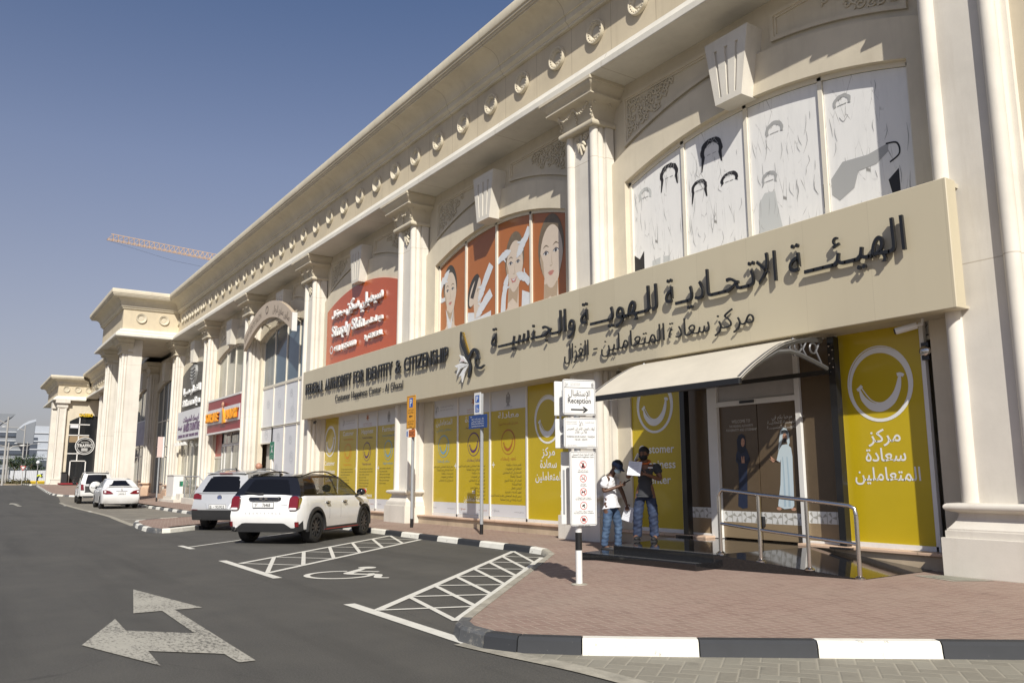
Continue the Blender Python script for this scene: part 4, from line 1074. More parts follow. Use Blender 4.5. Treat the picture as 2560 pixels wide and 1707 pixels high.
def face(mb, x, z, w, h, rot=0.0, hair_mi=2, hairline=.42, lip=5, look=0.0, neck=True, smile_=False):
    R_ = lambda a, b: (x + (a * w) * cos(rot) - (b * h) * sin(rot), z + (a * w) * sin(rot) + (b * h) * cos(rot))
    if neck:
        poly(mb, FU, [R_(-.32, -.45), R_(.30, -.45), R_(.34, -1.05), R_(.95, -1.3), R_(.9, -1.6), R_(-.95, -1.6), R_(-.9, -1.3), R_(-.36, -1.0)], .004, 0)
        poly(mb, FU, [R_(-.32, -.55), R_(.30, -.55), R_(.24, -.95), R_(-.05, -.8), R_(-.34, -.9)], .0045, 1)
    egg(mb, *R_(0, .12), w * .60, h * .68, .005, hair_mi, rot)
    egg(mb, *R_(.02, -.04), w * .52, h * .62, .006, 0, rot, .70)
    egg(mb, *R_(.24, -.12), w * .22, h * .44, .0062, 0, rot, .8)
    poly(mb, FU, [R_(-.5, .1), R_(-.46, -.2), R_(-.3, -.45), R_(-.36, -.1)], .0065, 1)
    for s_ in (-1, 1):
        ex = s_ * .23 + look
        ribbon(mb, FU, [R_(ex - .14, .155), R_(ex, .20), R_(ex + .14, .15)], [.006, .022 * w / .5, .006], .0075, 2, n=4)
        P = [R_(ex - .12, .04), R_(ex, .085), R_(ex + .12, .04), R_(ex, .01)]; poly(mb, FU, P, .007, 4)
        disc(mb, FU, *R_(ex, .045), w * .055, h * .034, .0078, 12, 6)
        ribbon(mb, FU, [R_(ex - .13, .045), R_(ex, .092), R_(ex + .13, .042)], .012 * w / .5, .008, 6, n=4)
    ribbon(mb, FU, [R_(look + .06, .05), R_(look + .03, -.12), R_(look + .07, -.2)], [.004, .016, .02], .0072, 1, n=4)
    poly(mb, FU, [R_(look - .07, -.21), R_(look + .08, -.21), R_(look + .0, -.235)], .0075, 1)
    if smile_:
        poly(mb, FU, [R_(look - .2, -.31), R_(look, -.345), R_(look + .2, -.30), R_(look + .1, -.42), R_(look - .1, -.43)], .0075, 5); poly(mb, FU, [R_(look - .16, -.33), R_(look, -.355), R_(look + .16, -.325), R_(look, -.395)], .008, 4)
    else:
        poly(mb, FU, [R_(look - .15, -.345), R_(look - .04, -.315), R_(look, -.325), R_(look + .05, -.315), R_(look + .15, -.34), R_(look + .05, -.405), R_(look - .05, -.405)], .0075, 5)
        ribbon(mb, FU, [R_(look - .15, -.345), R_(look, -.352), R_(look + .15, -.34)], .008, .008, 1, n=3)
def hand(mb, x, z, s, ang, mi, spread=.28, d=.009):
    disc(mb, FU, x, z, .16 * s, .20 * s, d, 14, mi, ang)
    for k in range(4):
        a = ang + pi / 2 + (k - 1.5) * spread * .6; L_ = (.34, .40, .38, .30)[k] * s; o_ = (k - 1.5) * .085 * s
        bx, bz = x + o_ * cos(ang) - .12 * s * sin(ang), z + o_ * sin(ang) + .12 * s * cos(ang)
        ribbon(mb, FU, [(bx, bz), (bx + cos(a) * L_ * .5, bz + sin(a) * L_ * .5), (bx + cos(a - .12) * L_, bz + sin(a - .12) * L_)], [.085 * s, .08 * s, .05 * s], d + .0005 + k * .0003, mi, n=3)
    a = ang + .3
    ribbon(mb, FU, [(x + .1 * s * cos(ang), z + .1 * s * sin(ang)), (x + .3 * s * cos(a), z + .3 * s * sin(a))], [.09 * s, .05 * s], d + .002, mi, n=3)
def arm(mb, pts, w, mi, d=.0085): ribbon(mb, FU, pts, w, d, mi)
q1 = quarter(BAYS[1]); GO = 'orange beauty films in the second arched window'
o = film_thing(BAYS[1], 0, q1, 'orange window film showing a woman with a raised hand at her forehead', ORF, GO)
mb = MB(); face(mb, -22.88, 7.50, .74, 1.10, .04, 3); arm(mb, [(-23.30, 8.02), (-23.53, 7.65), (-23.5, 7.32), (-23.2, 7.3)], [.2, .2, .17, .12], 4); hand(mb, -23.24, 7.95, .8, -.75, 4)
poly(mb, FU, [(-23.15, 6.95), (-22.98, 6.2), (-22.8, 6.2), (-22.62, 7.0), (-22.84, 6.45)], .0095, 4); mb.build('portrait', PM, o, recalc=False)
o = film_thing(BAYS[1], 1, q1, 'orange window film showing a reclining woman with a black eye mask and white gloves', ORF, GO)
mb = MB(); egg(mb, -21.42, 7.22, .30, .56, .0045, 3, -.5); egg(mb, -21.34, 7.18, .25, .5, .005, 0, -.62); poly(mb, FU, [(-21.0, 7.25), (-20.88, 7.0), (-21.1, 6.6), (-20.98, 6.35), (-21.35, 6.35), (-21.4, 6.8)], .0055, 0)
poly(mb, FU, [(-21.60, 7.05), (-21.42, 6.98), (-21.08, 7.62), (-21.2, 7.75)], .007, 3); disc(mb, FU, -21.02, 7.06, .045, .08, .008, 12, 5, -.5); disc(mb, FU, -21.16, 7.22, .03, .06, .0075, 10, 1, -.5)
arm(mb, [(-20.38, 7.85), (-20.62, 7.55), (-20.85, 7.25)], [.28, .3, .24], 4); hand(mb, -20.86, 7.22, .9, 2.6, 4); arm(mb, [(-20.38, 7.0), (-20.7, 6.8), (-20.9, 6.6)], [.3, .3, .22], 4); hand(mb, -20.9, 6.65, .9, 2.3, 4)
poly(mb, FU, [(-21.75, 6.6), (-21.4, 6.55), (-21.1, 6.35), (-20.4, 6.45), (-20.4, 6.0), (-21.8, 6.0)], .0042, 4); mb.build('portrait', PM, o, recalc=False)
o = film_thing(BAYS[1], 2, q1, 'orange window film showing a smiling woman touched by several gloved hands', ORF, GO)
mb = MB(); face(mb, -19.15, 7.58, .82, 1.22, -.05, 2, smile_=True); arm(mb, [(-18.38, 8.5), (-18.55, 8.25), (-18.72, 8.1)], [.2, .24, .2], 4); hand(mb, -18.72, 8.1, .9, 2.5, 4)
arm(mb, [(-20.02, 7.85), (-19.75, 7.95)], [.2, .2], 4); hand(mb, -19.72, 7.95, .8, -1.3, 4); arm(mb, [(-18.38, 6.9), (-18.6, 7.1)], [.22, .2], 4); hand(mb, -18.66, 7.12, .8, 1.2, 4)
arm(mb, [(-19.75, 6.1), (-19.7, 6.7), (-19.6, 7.0)], [.26, .24, .2], 4); hand(mb, -19.62, 6.98, .8, -.3, 4)
poly(mb, FU, [(-18.75, 6.75), (-18.36, 6.6), (-18.36, 6.0), (-18.8, 6.0)], .0088, 4); mb.build('portrait', PM, o, recalc=False)
o = film_thing(BAYS[1], 3, q1, 'orange window film showing a large pale womans face with tied back hair', ORF, GO)
mb = MB(); face(mb, -17.38, 7.48, .98, 1.42, .0, 2); mb.build('portrait', PM, o, recalc=False)
# ================================================================ signs on the front
SIGN = NB('sign_beige', 0.38)
_s = SIGN.xyz(); _j = SIGN.math('ABSOLUTE', SIGN.math('SUBTRACT', SIGN.math('FLOORED_MODULO', _s[0], 1.25), .625))
_id = SIGN.n('ShaderNodeTexWhiteNoise', _noise_dimensions='1D', W=SIGN.math('FLOOR', SIGN.math('DIVIDE', _s[0], 1.25))).outputs['Value']
_c = SIGN.mix(_id, (0.515, 0.455, 0.325), (0.545, 0.485, 0.35))
_c = SIGN.mix(SIGN.rng(SIGN.noise(1.2, 6, SIGN.scl((2, 2, .25))), .5, .8, 0, .16), _c, (0.40, 0.34, 0.23))
SIGN.color(SIGN.mix(SIGN.rng(_j, .619, .6235, 0, .38), _c, (0.34, 0.29, 0.2)))
SBLK = mat('sign_letter_black', (0.012, 0.012, 0.012), 0.3, coat=.3)
SX0, SX1, SZ0, SZ1, SY = -33.75, -6.2, 3.96, 5.95, 11.95
sg = thing('fascia_sign', 'long beige fascia board with black English and Arabic letters over the yellow posters', 'sign', (-20, SY, SZ0))
mb = MB(); mb.box(SX0, SX1, SY, 12.22, SZ0, SZ1); mb.build('board', SIGN.m, sg, bevel=.012)
mb = MB(); mb.box(SX0 + .02, SX1 - .02, 12.22, 12.78, SZ0 + .02, SZ0 + .06); mb.box(SX0 + .02, SX1 - .02, 12.22, 12.72, SZ1 - .10, SZ1 - .03); mb.build('soffit', mat('soffit_cream', (0.52, 0.47, 0.36), 0.6, var=.1, vs=2), sg)
FS = Frame((0, SY, 0)); ST, TH = .055, .05           # letters stand off the board
def raised(body, x0, x1, z, sz, ar=False, wt=0.0, nm='lettering', m=SBLK, fr=FS, par=sg, st=ST, th=TH):
    mb = MB(); write(mb, fr, body, (x0 + x1) / 2, z, sz, W=abs(x1 - x0), d=st, h=th, ar=ar, wt=wt)
    return mb.build(nm, m, par, recalc=False)
x = -33.15; words = [('FEDERAL', 1.95), ('AUTHORITY', 2.55), ('FOR', .92), ('IDENTITY', 2.1), ('&', .42), ('CITIZENSHIP', 2.9)]
gap = (12.0 - sum(w_ for _, w_ in words)) / 5
for t, w_ in words:
    raised(t, x, x + w_, 4.93, .66, wt=-.004); x += w_ + gap
raised('Customer Happiness Center - Al Ghazal', -30.0, -24.2, 4.43, .37, wt=-.012, th=.02, st=.03)
for t, a, b in (('الهيـئـــة', -9.0, -6.85), ('الاتـحــاديــة', -12.06, -9.27), ('للـهويـــة', -14.86, -12.3), ('والـجـنسيـــة', -18.75, -15.08)): raised(t, a, b, 4.97, .78, ar=True, wt=-.002)
for t, a, b in (('مركز', -10.8, -9.85), ('سعادة', -12.03, -10.93), ('المتعاملين', -14.17, -12.16), ('-', -14.44, -14.32), ('الغزال', -15.54, -14.63)): raised(t, a, b, 4.30, .52, ar=True, wt=-.014, th=.03, st=.04)
mb = MB()
ribbon(mb, FS, [(-20.39, 5.70), (-20.39, 5.51), (-20.31, 5.31), (-20.12, 5.05), (-19.95, 4.83), (-19.86, 4.68), (-19.85, 4.56), (-19.96, 4.33)], [.05, .10, .11, .10, .08, .09, .12, .10], ST, 0, TH, n=5)
ribbon(mb, FS, [(-19.96, 4.84), (-19.81, 5.01), (-19.65, 5.09), (-19.50, 5.0), (-19.43, 4.88), (-19.37, 4.78)], [.10, .11, .07, .13, .12, .06], ST + .001, 0, TH, n=5)
ribbon(mb, FS, [(-19.38, 4.83), (-19.54, 4.82), (-19.58, 4.70), (-19.48, 4.57), (-19.31, 4.53), (-19.10, 4.59)], [.10, .06, .05, .07, .07, .03], ST + .002, 0, TH, n=5)
mb.build('horse_emblem', SBLK, sg)
mb = MB(); rr = random.Random(2)
for k in range(11):
    t = k / 10; x = lerp(-20.28, -19.94, t); z = lerp(5.62, 4.97, t ** .9)
    ribbon(mb, FS, [(x - .05, z + .02), (x, z + .045), (x + .04, z + .01), (x + .0, z - .02)], .022, ST, 0, .03, n=3)
    disc(mb, FS, x + .05, z + .04, .013, d=ST + .03, n=8)
mb.build('gold_mane', mat('sign_gold', (0.55, 0.36, 0.06), 0.3, metal=.6), sg)
FEA = [[(-20.50, 5.04), (-20.27, 4.97), (-20.0, 4.74), (-20.27, 4.83), (-20.50, 4.82), (-20.40, 4.92)], [(-20.74, 4.74), (-20.4, 4.79), (-19.92, 4.70), (-20.40, 4.62), (-20.64, 4.43), (-20.55, 4.66)], [(-20.48, 4.40), (-20.22, 4.60), (-19.93, 4.68), (-20.16, 4.46), (-20.29, 4.22), (-20.33, 4.42)]]
mb = MB()
for i, p in enumerate(FEA): poly(mb, FS, p, ST + i * .012, 0, .03)
for i in range(7):
    for j in range(4): disc(mb, FS, -20.55 + i * .075, 4.70 - j * .035 + i * .004, .010, d=ST + .044, n=6, mi=1)
for i in range(5):
    for j in range(2): disc(mb, FS, -20.42 + i * .05, 4.90 - j * .035 - i * .01, .010, d=ST + .032, n=6, mi=2)
mb.build('feather', [PW, INK, mat('sign_red', (0.5, 0.03, 0.04), 0.4)], sg)

# clinic sign
CO = mat('clinic_orange', (0.50, 0.095, 0.02), 0.25, var=.05, coat=.3); WL = mat('raised_white', (0.78, 0.78, 0.76), 0.35)
c = BAYS[2]
cs = thing('clinic_sign', 'orange red arched clinic sign with raised white letters above the beige fascia', 'sign', (c, 12.7, 5.9))
mb = MB(); us = [-HW + .02 + (2 * HW - .04) * i / 20 for i in range(21)]
mb.prism([(c - HW + .02, 5.8), (c + HW - .02, 5.8)] + [(c + u, zi(u) + .0) for u in us[::-1]], lambda a, b, d: (a, d, b), 12.66, 12.78); mb.build('panel', CO, cs)
FC = Frame((0, 12.66, 0))
def rl(body, x0, x1, z, sz, ar=False, wt=0.0): raised(body, x0, x1, z, sz, ar, wt, fr=FC, par=cs, m=WL, st=.05, th=.08)
rl('سيمبلي', -29.4, -27.35, 8.12, .62, True, .02); rl('سكن', -30.75, -29.55, 8.12, .62, True, .02); rl('ميديكال', -32.25, -30.95, 8.12, .36, True, .01)
rl('Simply Skin', -32.2, -29.0, 7.30, .62, wt=.012); rl('medical spa', -28.85, -27.3, 7.30, .32)
rl('+971 4 325 8000', -31.95, -29.75, 6.66, .30, wt=.008); rl('by GENERAL', -28.85, -27.3, 6.72, .27, wt=.006)
mb = MB(); ring(mb, FC, -32.2, 6.76, .17, .05, .05, 20, 0, h=.06); mb.build('phone_mark', WL, cs)

# arched salon sign on brackets
c = -39.3; sl_ = thing('salon_sign', 'curved tan salon sign band carried on brackets in front of the blue glass', 'sign', (c, 12.2, 8.6))
TAN = mat('salon_tan', (0.50, 0.41, 0.31), 0.4, var=.04)
def arcz(u): return 9.98 - .083 * u * u
n = 24; US = [-3.7 + 7.4 * i / n for i in range(n + 1)]
mb = MB(); rows = []
for u in US: rows.append([(c + u, 11.98, arcz(u) - .80), (c + u, 11.98, arcz(u)), (c + u, 12.16, arcz(u)), (c + u, 12.16, arcz(u) - .80)])
mb.grid(rows, closed_u=True, cap0=True, cap1=True); mb.build('band', TAN, sl_)
mb = MB(); mb.box(c + 3.71, c + 3.76, 11.97, 12.2, arcz(3.7) - .82, arcz(3.7) + .02); mb.build('end_cap', ALU, sl_)
mb = MB()
for u in (-3.2, -1.8, -.4, 1.0, 2.4): mb.tube([(c + u, 12.16, arcz(u) - .5), (c + u + .1, 12.82, arcz(u) - .6)], .03, 6); mb.tube([(c + u, 12.14, arcz(u) - .3), (c + u + .1, 12.82, arcz(u) - .8)], .02, 6)
mb.build('bracket', S_CARVE, sl_)
def arc_write(par, body, u0, u1, sz, ar, nm='lettering', m=None, z0=-.56):
    b = arabic(body) if ar else body
    vs, fs, a0, a1 = glyphs(b, 0.0, 3); mb = MB(); P = []
    for px, py in vs:
        u = lerp(u0, u1, (px - a0) / (a1 - a0)); t = atan2(-.166 * u, 1); h = py * sz
        P.append((c + u - sin(t) * h, 11.975, arcz(u) + z0 + cos(t) * h))
    mb.add(P, fs); return mb.build(nm, m or mat('salon_brown', (0.10, 0.07, 0.05), 0.5), par, recalc=False)
arc_write(sl_, 'SAWI GENTS SALON', -3.5, -.9, .42, False); arc_write(sl_, 'صالون صاوي للرجال', .9, 3.3, .46, True)
mb = MB(); ring(mb, Frame((c, 11.97, 0)), 0, 9.6, .2, .05, .003, 20); mb.build('round_mark', MATS['salon_brown'], sl_, recalc=False)

# laundry sign
ls = thing('laundry_sign', 'dark red laundry sign with orange letters on a white strip beside the salon', 'sign', (-47.8, 12.35, 4.1))
RED = mat('laundry_red', (0.27, 0.022, 0.03), 0.35, var=.06)
mb = MB(); mb.box(-51.0, -44.2, 12.3, 12.7, 4.12, 6.02); mb.build('board', RED, ls, bevel=.01)
mb = MB(); mb.box(-51.0, -44.2, 12.27, 12.34, 4.06, 4.16); mb.box(-51.0, -44.2, 12.27, 12.34, 5.98, 6.08); mb.build('trim', ALU, ls)
mb = MB(); mb.box(-50.9, -44.25, 12.27, 12.31, 4.62, 5.48); mb.build('strip', FILM_W, ls)
FLN = Frame((0, 12.27, 0)); OR = mat('letter_orange', (0.72, 0.30, 0.02), 0.4); ORS = mat('letter_red_edge', (0.35, 0.06, 0.02), 0.4)
for t, a, b in (('SCULPTURE', -50.75, -48.15), ('LAUNDRY', -46.45, -44.3)):
    mb = MB(); write(mb, FLN, t, (a + b) / 2, 4.76, .72, W=b - a, d=.08, h=.08, wt=.01); mb.build('lettering', OR, ls, recalc=False)
    mb = MB(); write(mb, FLN, t, (a + b) / 2, 4.76, .72, W=b - a, d=.01, h=.065, wt=.012); mb.build('letter_edge', ORS, ls, recalc=False)
mb = MB(); X = -47.35
mb.prism([(X - .55, 4.6), (X + .1, 4.6), (X + .02, 5.1), (X - .1, 5.35), (X - .3, 5.25), (X - .5, 5.0)], lambda a, b, d: (a, d, b), 12.17, 12.27, 0)
mb.prism([(X + .1, 4.55), (X + .5, 4.6), (X + .42, 4.9), (X + .15, 5.3), (X - .02, 5.4), (X + .03, 5.1)], lambda a, b, d: (a, d, b), 12.16, 12.265, 1)
mb.ball((X + .02, 12.2, 5.62), .13, .08, .15, 10, 8, 2); mb.tube([(X, 12.2, 5.5), (X, 12.2, 5.35)], .06, 8, mi=2)
mb.build('draped_figure', [mat('figure_grey', (0.40, 0.42, 0.41), 0.5), OR, PSK], ls, smooth=40)

# spa sign and furniture sign of the sixth bay
c = BAYS[5]; sp = thing('spa_sign', 'dark grey arched sign with a carved grey mask and raised white words', 'sign', (c, 12.7, 6.1))
GRY = mat('spa_grey', (0.10, 0.095, 0.085), 0.5, var=.08)
mb = MB(); us = [-HW + .02 + (2 * HW - .04) * i / 20 for i in range(21)]
mb.prism([(c - HW + .02, 6.05), (c + HW - .02, 6.05)] + [(c + u, zi(u)) for u in us[::-1]], lambda a, b, d: (a, d, b), 12.66, 12.8); mb.build('panel', GRY, sp)
mb = MB(); mb.prism([(c - .05, 7.45), (c + .5, 7.95), (c + .72, 8.45), (c + .55, 8.85), (c, 8.98), (c - .55, 8.85), (c - .72, 8.45), (c - .5, 7.95)], lambda a, b, d: (a, d, b), 12.52, 12.66)
for k in range(4): ribbon(mb, Frame((0, 12.52, 0)), [(c - .6, 8.1 + .2 * k), (c, 7.95 + .22 * k), (c + .6, 8.1 + .2 * k)], .05, .0, 0, .05, n=3)
mb.build('mask', mat('mask_grey', (0.33, 0.33, 0.32), 0.6, var=.25, vs=9), sp, smooth=30)
F5 = Frame((0, 12.66, 0))
for t, z, sz, ar, a, b in (('الفنار سبا', 7.12, .62, True, -58.9, -54.3), ('Salmana Spa', 6.33, .62, False, -58.9, -54.3)):
    mb = MB(); write(mb, F5, t, (a + b) / 2, z, sz, W=b - a, d=.06, h=.1, ar=ar, wt=.02); mb.build('lettering', WL, sp, recalc=False)
fs_ = thing('furniture_sign', 'pale banner sign with dark purple furniture lettering under the grey spa sign', 'sign', (c, 12.35, 4.05))
mb = MB(); mb.box(-59.0, -53.0, 12.3, 12.6, 4.05, 5.92); mb.build('board', FILM_W, fs_)
PUR = mat('sign_purple', (0.10, 0.05, 0.12), 0.5); F6 = Frame((0, 12.3, 0))
for t, z, sz, ar, a, b in (('اربيسك للمفروشات', 5.18, .5, True, -57.4, -53.2), ('ARABISK FOURNITURE', 4.55, .72, False, -57.2, -52.9), ('CURTAINS  SOFA  CARPET  WALLPAPER  BLINDS', 4.20, .26, False, -58.6, -53.1), ('اربيسك', 4.75, .35, True, -58.8, -57.6)):
    mb = MB(); write(mb, F6, t, (a + b) / 2, z, sz, W=b - a, d=.006, h=.01, ar=ar, wt=.015); mb.build('lettering', PUR, fs_, recalc=False)
# banner under the portico
bn = thing('banner', 'greyish purple picture banner hung behind the portico piers', 'banner', (-73, 12.4, 4.1))
mb = MB(); mb.box(-76.2, -70.6, 12.36, 12.42, 4.2, 6.1); q = NB('banner_print', .5)
q.color(q.mix(q.noise(1.1, 6), (0.12, 0.10, 0.16), (0.55, 0.52, 0.56))); mb.build('sheet', q.m, bn)
mb = MB(); mb.box(-76.2, -70.6, 12.35, 12.43, 6.1, 6.16); mb.build('rail', ALU, bn)

# ================================================================ awning, steps, ramp, rail
BLK = mat('black_steel', (0.012, 0.012, 0.013), 0.3, coat=.3); STEEL = mat('stainless_steel', (0.62, 0.60, 0.57), 0.16, metal=1.0); SILV = mat('silver_casting', (0.20, 0.20, 0.205), 0.4, metal=.7)
aw = thing('entrance_awning', 'curved cream awning on black steel posts above the glass entrance', 'awning', (-10.5, 12.4, .34))
CAN = mat('canopy_cream', (0.62, 0.57, 0.47), 0.45, var=.08, vs=1.5)
AX0, AX1 = -12.35, -8.62
prof = [(10.0, 3.04), (10.07, 3.09), (10.17, 3.165), (10.28, 3.24), (10.41, 3.325), (10.54, 3.40), (10.69, 3.49), (10.84, 3.57), (10.99, 3.645), (11.14, 3.71), (11.46, 3.80), (11.81, 3.86), (12.0, 3.875), (12.17, 3.88)]
mb = MB(); rows = []
for y, z in prof: rows.append([(AX0, y, z), (AX1, y, z)])
for y, z in prof[::-1]: rows.append([(AX0, y + .01, z - .03), (AX1, y + .01, z - .03)])
mb.grid(rows, closed_v=True, cap0=False); mb.build('canopy', CAN, aw, smooth=40)
mb = MB(); mb.box(AX0, AX1, 9.99, 10.06, 2.95, 3.055); mb.build('front_beam', BLK, aw, bevel=.01)
for x in (AX0 + .06, AX1 - .06):
    mb = MB()
    mb.tube([(x, y, z - .045) for y, z in prof[1:]], .05, 6); 
    mb.tube([(x, y, z) for y, z in [(10.1, 3.06), (10.4, 3.26), (10.65, 3.39), (10.98, 3.54), (11.3, 3.58), (11.58, 3.55), (11.9, 3.47), (12.3, 3.36)]], .04, 6)
    for y in (11.45, 11.8, 12.15): mb.tube([(x, y, 3.52 - (y - 11.45) * .12), (x, y - .13, 3.64), (x, y - .02, 3.80)], .022, 6)
    for y in (11.55, 11.95): mb.tube([(x, y + .09 * cos(a), 3.68 + .09 * sin(a)) for a in [k * .6 for k in range(11)]], .018, 5)
    mb.build('scroll_bracket', SILV, aw, smooth=50)
for x in (-12.30, -8.70):
    mb = MB(); mb.box(x - .065, x + .065, 12.46, 12.60, .36, 3.93); mb.box(x - .2, x + .2, 12.36, 12.66, .345, .375)
    for j in range(7): mb.lathe([(.016, 0), (.016, .012), (0, .018)], (x + (.03 if j % 2 else -.03), 12.46, 3.3 + .085 * j), 'y', 8)
    mb.v = [(a, (2 * 12.46 - b if False else b), c_) for a, b, c_ in mb.v]
    po = mb.build('post', BLK, aw)
    mb = MB()
    for j in range(7): mb.ball((x + (.035 if j % 2 else -.03), 12.455, 3.32 + .075 * j), .016, .012, .016, 8, 5)
    mb.build('bolt', STEEL, po)
mb = MB(); mb.box(AX0 + .1, AX1 - .1, 12.40, 12.46, 3.28, 3.36); mb.build('tie_bar', BLK, aw)

GRAN = NB('black_granite', 0.07); _n = GRAN.noise(160, 2)
GRAN.color(GRAN.mix(GRAN.rng(_n, .55, .75), (0.008, 0.008, 0.009), (0.05, 0.05, 0.052))); GRAN.b.inputs['Specular IOR Level'].default_value = .65
st = thing('entrance_steps', 'polished black granite landing with steps and a wheelchair ramp at the glass door', 'steps', (-10.5, 11, .12))
mb = MB()
def slab(mb, pts, z0): mb.add([(x, y, z0) for x, y, _ in pts] + [tuple(p) for p in pts], [(0, 1, 5, 4), (1, 2, 6, 5), (2, 3, 7, 6), (3, 0, 4, 7), (4, 5, 6, 7)])
slab(mb, [(-11.53, 9.86, .34), (-9.27, 9.98, .34), (-9.3, 12.72, .34), (-12.62, 12.72, .34)], .1); mb.build('landing', GRAN.m, st, bevel=.008)
mb = MB(); slab(mb, [(-11.78, 9.34, .228), (-9.22, 9.52, .228), (-9.26, 10.02, .228), (-11.95, 9.95, .228)], .1); mb.build('step', GRAN.m, st, bevel=.008)
mb = MB(); slab(mb, [(-9.265, 9.98, .34), (-7.12, 10.6, .128), (-7.22, 12.55, .128), (-9.295, 12.72, .34)], .1); mb.build('ramp', GRAN.m, st, bevel=.004)
mb = MB()
for k in range(3):
    for (p, q, z) in (((-11.5, 9.92), (-9.3, 10.03), .3405), ((-11.72, 9.40), (-9.25, 9.57), .2285)):
        line(mb, (p[0], p[1] + .05 * k), (q[0], q[1] + .05 * k), .014, z)
mb.build('grip_strip', mat('grip_strip', (0.16, 0.16, 0.16), .8), st, recalc=False)
hr = thing('ramp_handrail', 'stainless steel handrail with two rails along the black ramp', 'handrail', (-8.2, 10.4, .2))
RP = [(-9.30, 10.17, .34), (-8.60, 10.27, .27), (-7.86, 10.43, .20), (-7.19, 10.63, .125)]; RT = [1.335, 1.265, 1.205, 1.09]
mb = MB(); p0, p3 = RP[0], RP[3]; d_ = .07
mb.tube([(p0[0], p0[1], RT[0] - .10), (p0[0] + .02, p0[1], RT[0] - .04), (p0[0] + d_, p0[1] + .015, RT[0]), (RP[1][0], RP[1][1], RT[1]), (RP[2][0], RP[2][1], RT[2] - .01), (p3[0] - .09, p3[1] - .025, RT[3] + .035), (p3[0] - .02, p3[1], RT[3]), (p3[0], p3[1], RT[3] - .09)], .03, 12)
mb.build('top_rail', STEEL, hr, smooth=50)
mb = MB(); mb.tube([(x, y, z + .47) for x, y, z in RP], .024, 10); mb.build('mid_rail', STEEL, hr, smooth=50)
for (x, y, z), t in zip(RP, RT):
    mb = MB(); mb.tube([(x, y, z), (x, y, t - (.09 if t in (RT[0], RT[3]) else .01))], .03, 12); p = mb.build('post', STEEL, hr, smooth=50)
    mb = MB(); mb.lathe([(.075, 0), (.075, .012), (.055, .03), (.04, .04)], (x, y, z), 'z', 16); mb.build('base_flange', STEEL, p, smooth=40)

# cameras and alarm bell under the fascia
def cctv(x, label, s=1):
    o = thing('security_camera', label, 'camera', (x, 12.42, 3.96), 'security cameras under the beige fascia')
    mb = MB(); mb.tube([(x, 12.42, 3.97), (x, 12.40, 3.88), (x - .1 * s, 12.34, 3.86)], .025, 8); mb.build('arm', ALU, o)
    mb = MB(); mb.tube([(x - .06 * s, 12.36, 3.87), (x - .34 * s, 12.22, 3.80)], .055, 10); mb.build('housing', ALU if s > 0 else BLK, o)
    mb = MB(); mb.tube([(x - .34 * s, 12.22, 3.80), (x - .36 * s, 12.21, 3.795)], .045, 10); mb.build('lens', BLK, o)
cctv(-7.0, 'white security camera under the fascia above the right end poster'); cctv(-14.2, 'dark security camera under the fascia just left of the awning', -1); cctv(-33.3, 'dark security camera under the left end of the fascia', -1)
ab = thing('alarm_bell', 'small round alarm bell at the edge of the right yellow poster', 'alarm bell', (-7.16, 12.7, 3.5))
mb = MB(); mb.lathe([(.0, -.07), (.05, -.07), (.08, -.05), (.09, -.01), (.09, 0)], (-7.16, 12.72, 3.5), 'y', 18); mb.build('gong', STEEL, ab, smooth=40)
mb = MB(); mb.box(-7.22, -7.1, 12.70, 12.75, 3.36, 3.64); mb.build('backplate', BLK, ab)
mh = thing('manhole_cover', 'square grey manhole cover in the red paving by the right end plinth', 'manhole cover', (-6.55, 12.0, .122))
mb = MB(); mb.add([(-6.9, 11.70, .128), (-6.35, 11.55, .128), (-6.15, 11.93, .128), (-6.75, 12.0, .128)], [(0, 1, 2, 3)]); mb.build('plate', mat('cover_grey', (0.26, 0.25, 0.20), 0.8, var=.2, vs=8), mh, recalc=False)
mb = MB(); mb.add([(-7.03, 11.66, .125), (-6.33, 11.44, .125), (-6.03, 11.95, .125), (-6.76, 12.08, .125)], [(0, 1, 2, 3)]); mb.build('concrete_surround', kerb_bare, mh, recalc=False)
# ================================================================ posts and street things
BW = mat('board_white', (0.70, 0.70, 0.68), 0.3); GREYP = mat('galvanised_grey', (0.30, 0.31, 0.32), 0.45, var=.08); IB = mat('sign_black', (0.02, 0.02, 0.02), 0.4); IG = mat('sign_grey_ink', (0.30, 0.30, 0.30), 0.45); IR = mat('sign_red_ink', (0.50, 0.04, 0.04), 0.4)
BLUE = mat('sign_blue', (0.015, 0.10, 0.42), 0.35); NAVYB = mat('sign_navy', (0.02, 0.055, 0.19), 0.4); YB = mat('sign_amber', (0.74, 0.34, 0.02), 0.35); ORB = mat('sign_orange', (0.62, 0.17, 0.03), 0.35); GRN = mat('sign_green', (0.015, 0.19, 0.10), 0.4)
rp = thing('reception_signpost', 'post with white Reception, working hours and conduct boards on the red paving', 'signpost', (-9.0, 7.09, .12))
px, py = -9.0, 7.09
mb = MB(); mb.lathe([(.045, .12), (.045, .565)], (px, py, 0), 'z', 20); mb.lathe([(.045, .80), (.045, 2.86)], (px, py, 0), 'z', 20); pm = mb.build('post', BW, rp, smooth=40)
mb = MB(); mb.lathe([(.0455, .565), (.0455, .80)], (px, py, 0), 'z', 20); mb.build('black_band', BLK, pm, smooth=40)
mb = MB(); mb.lathe([(.11, .121), (.10, .13), (.05, .135)], (px, py, 0), 'z', 16); mb.build('mortar_collar', kerb_bare, pm)
uxr = Vector((.22, .975, 0)).normalized(); nr = uxr.cross(Vector((0, 0, 1)))
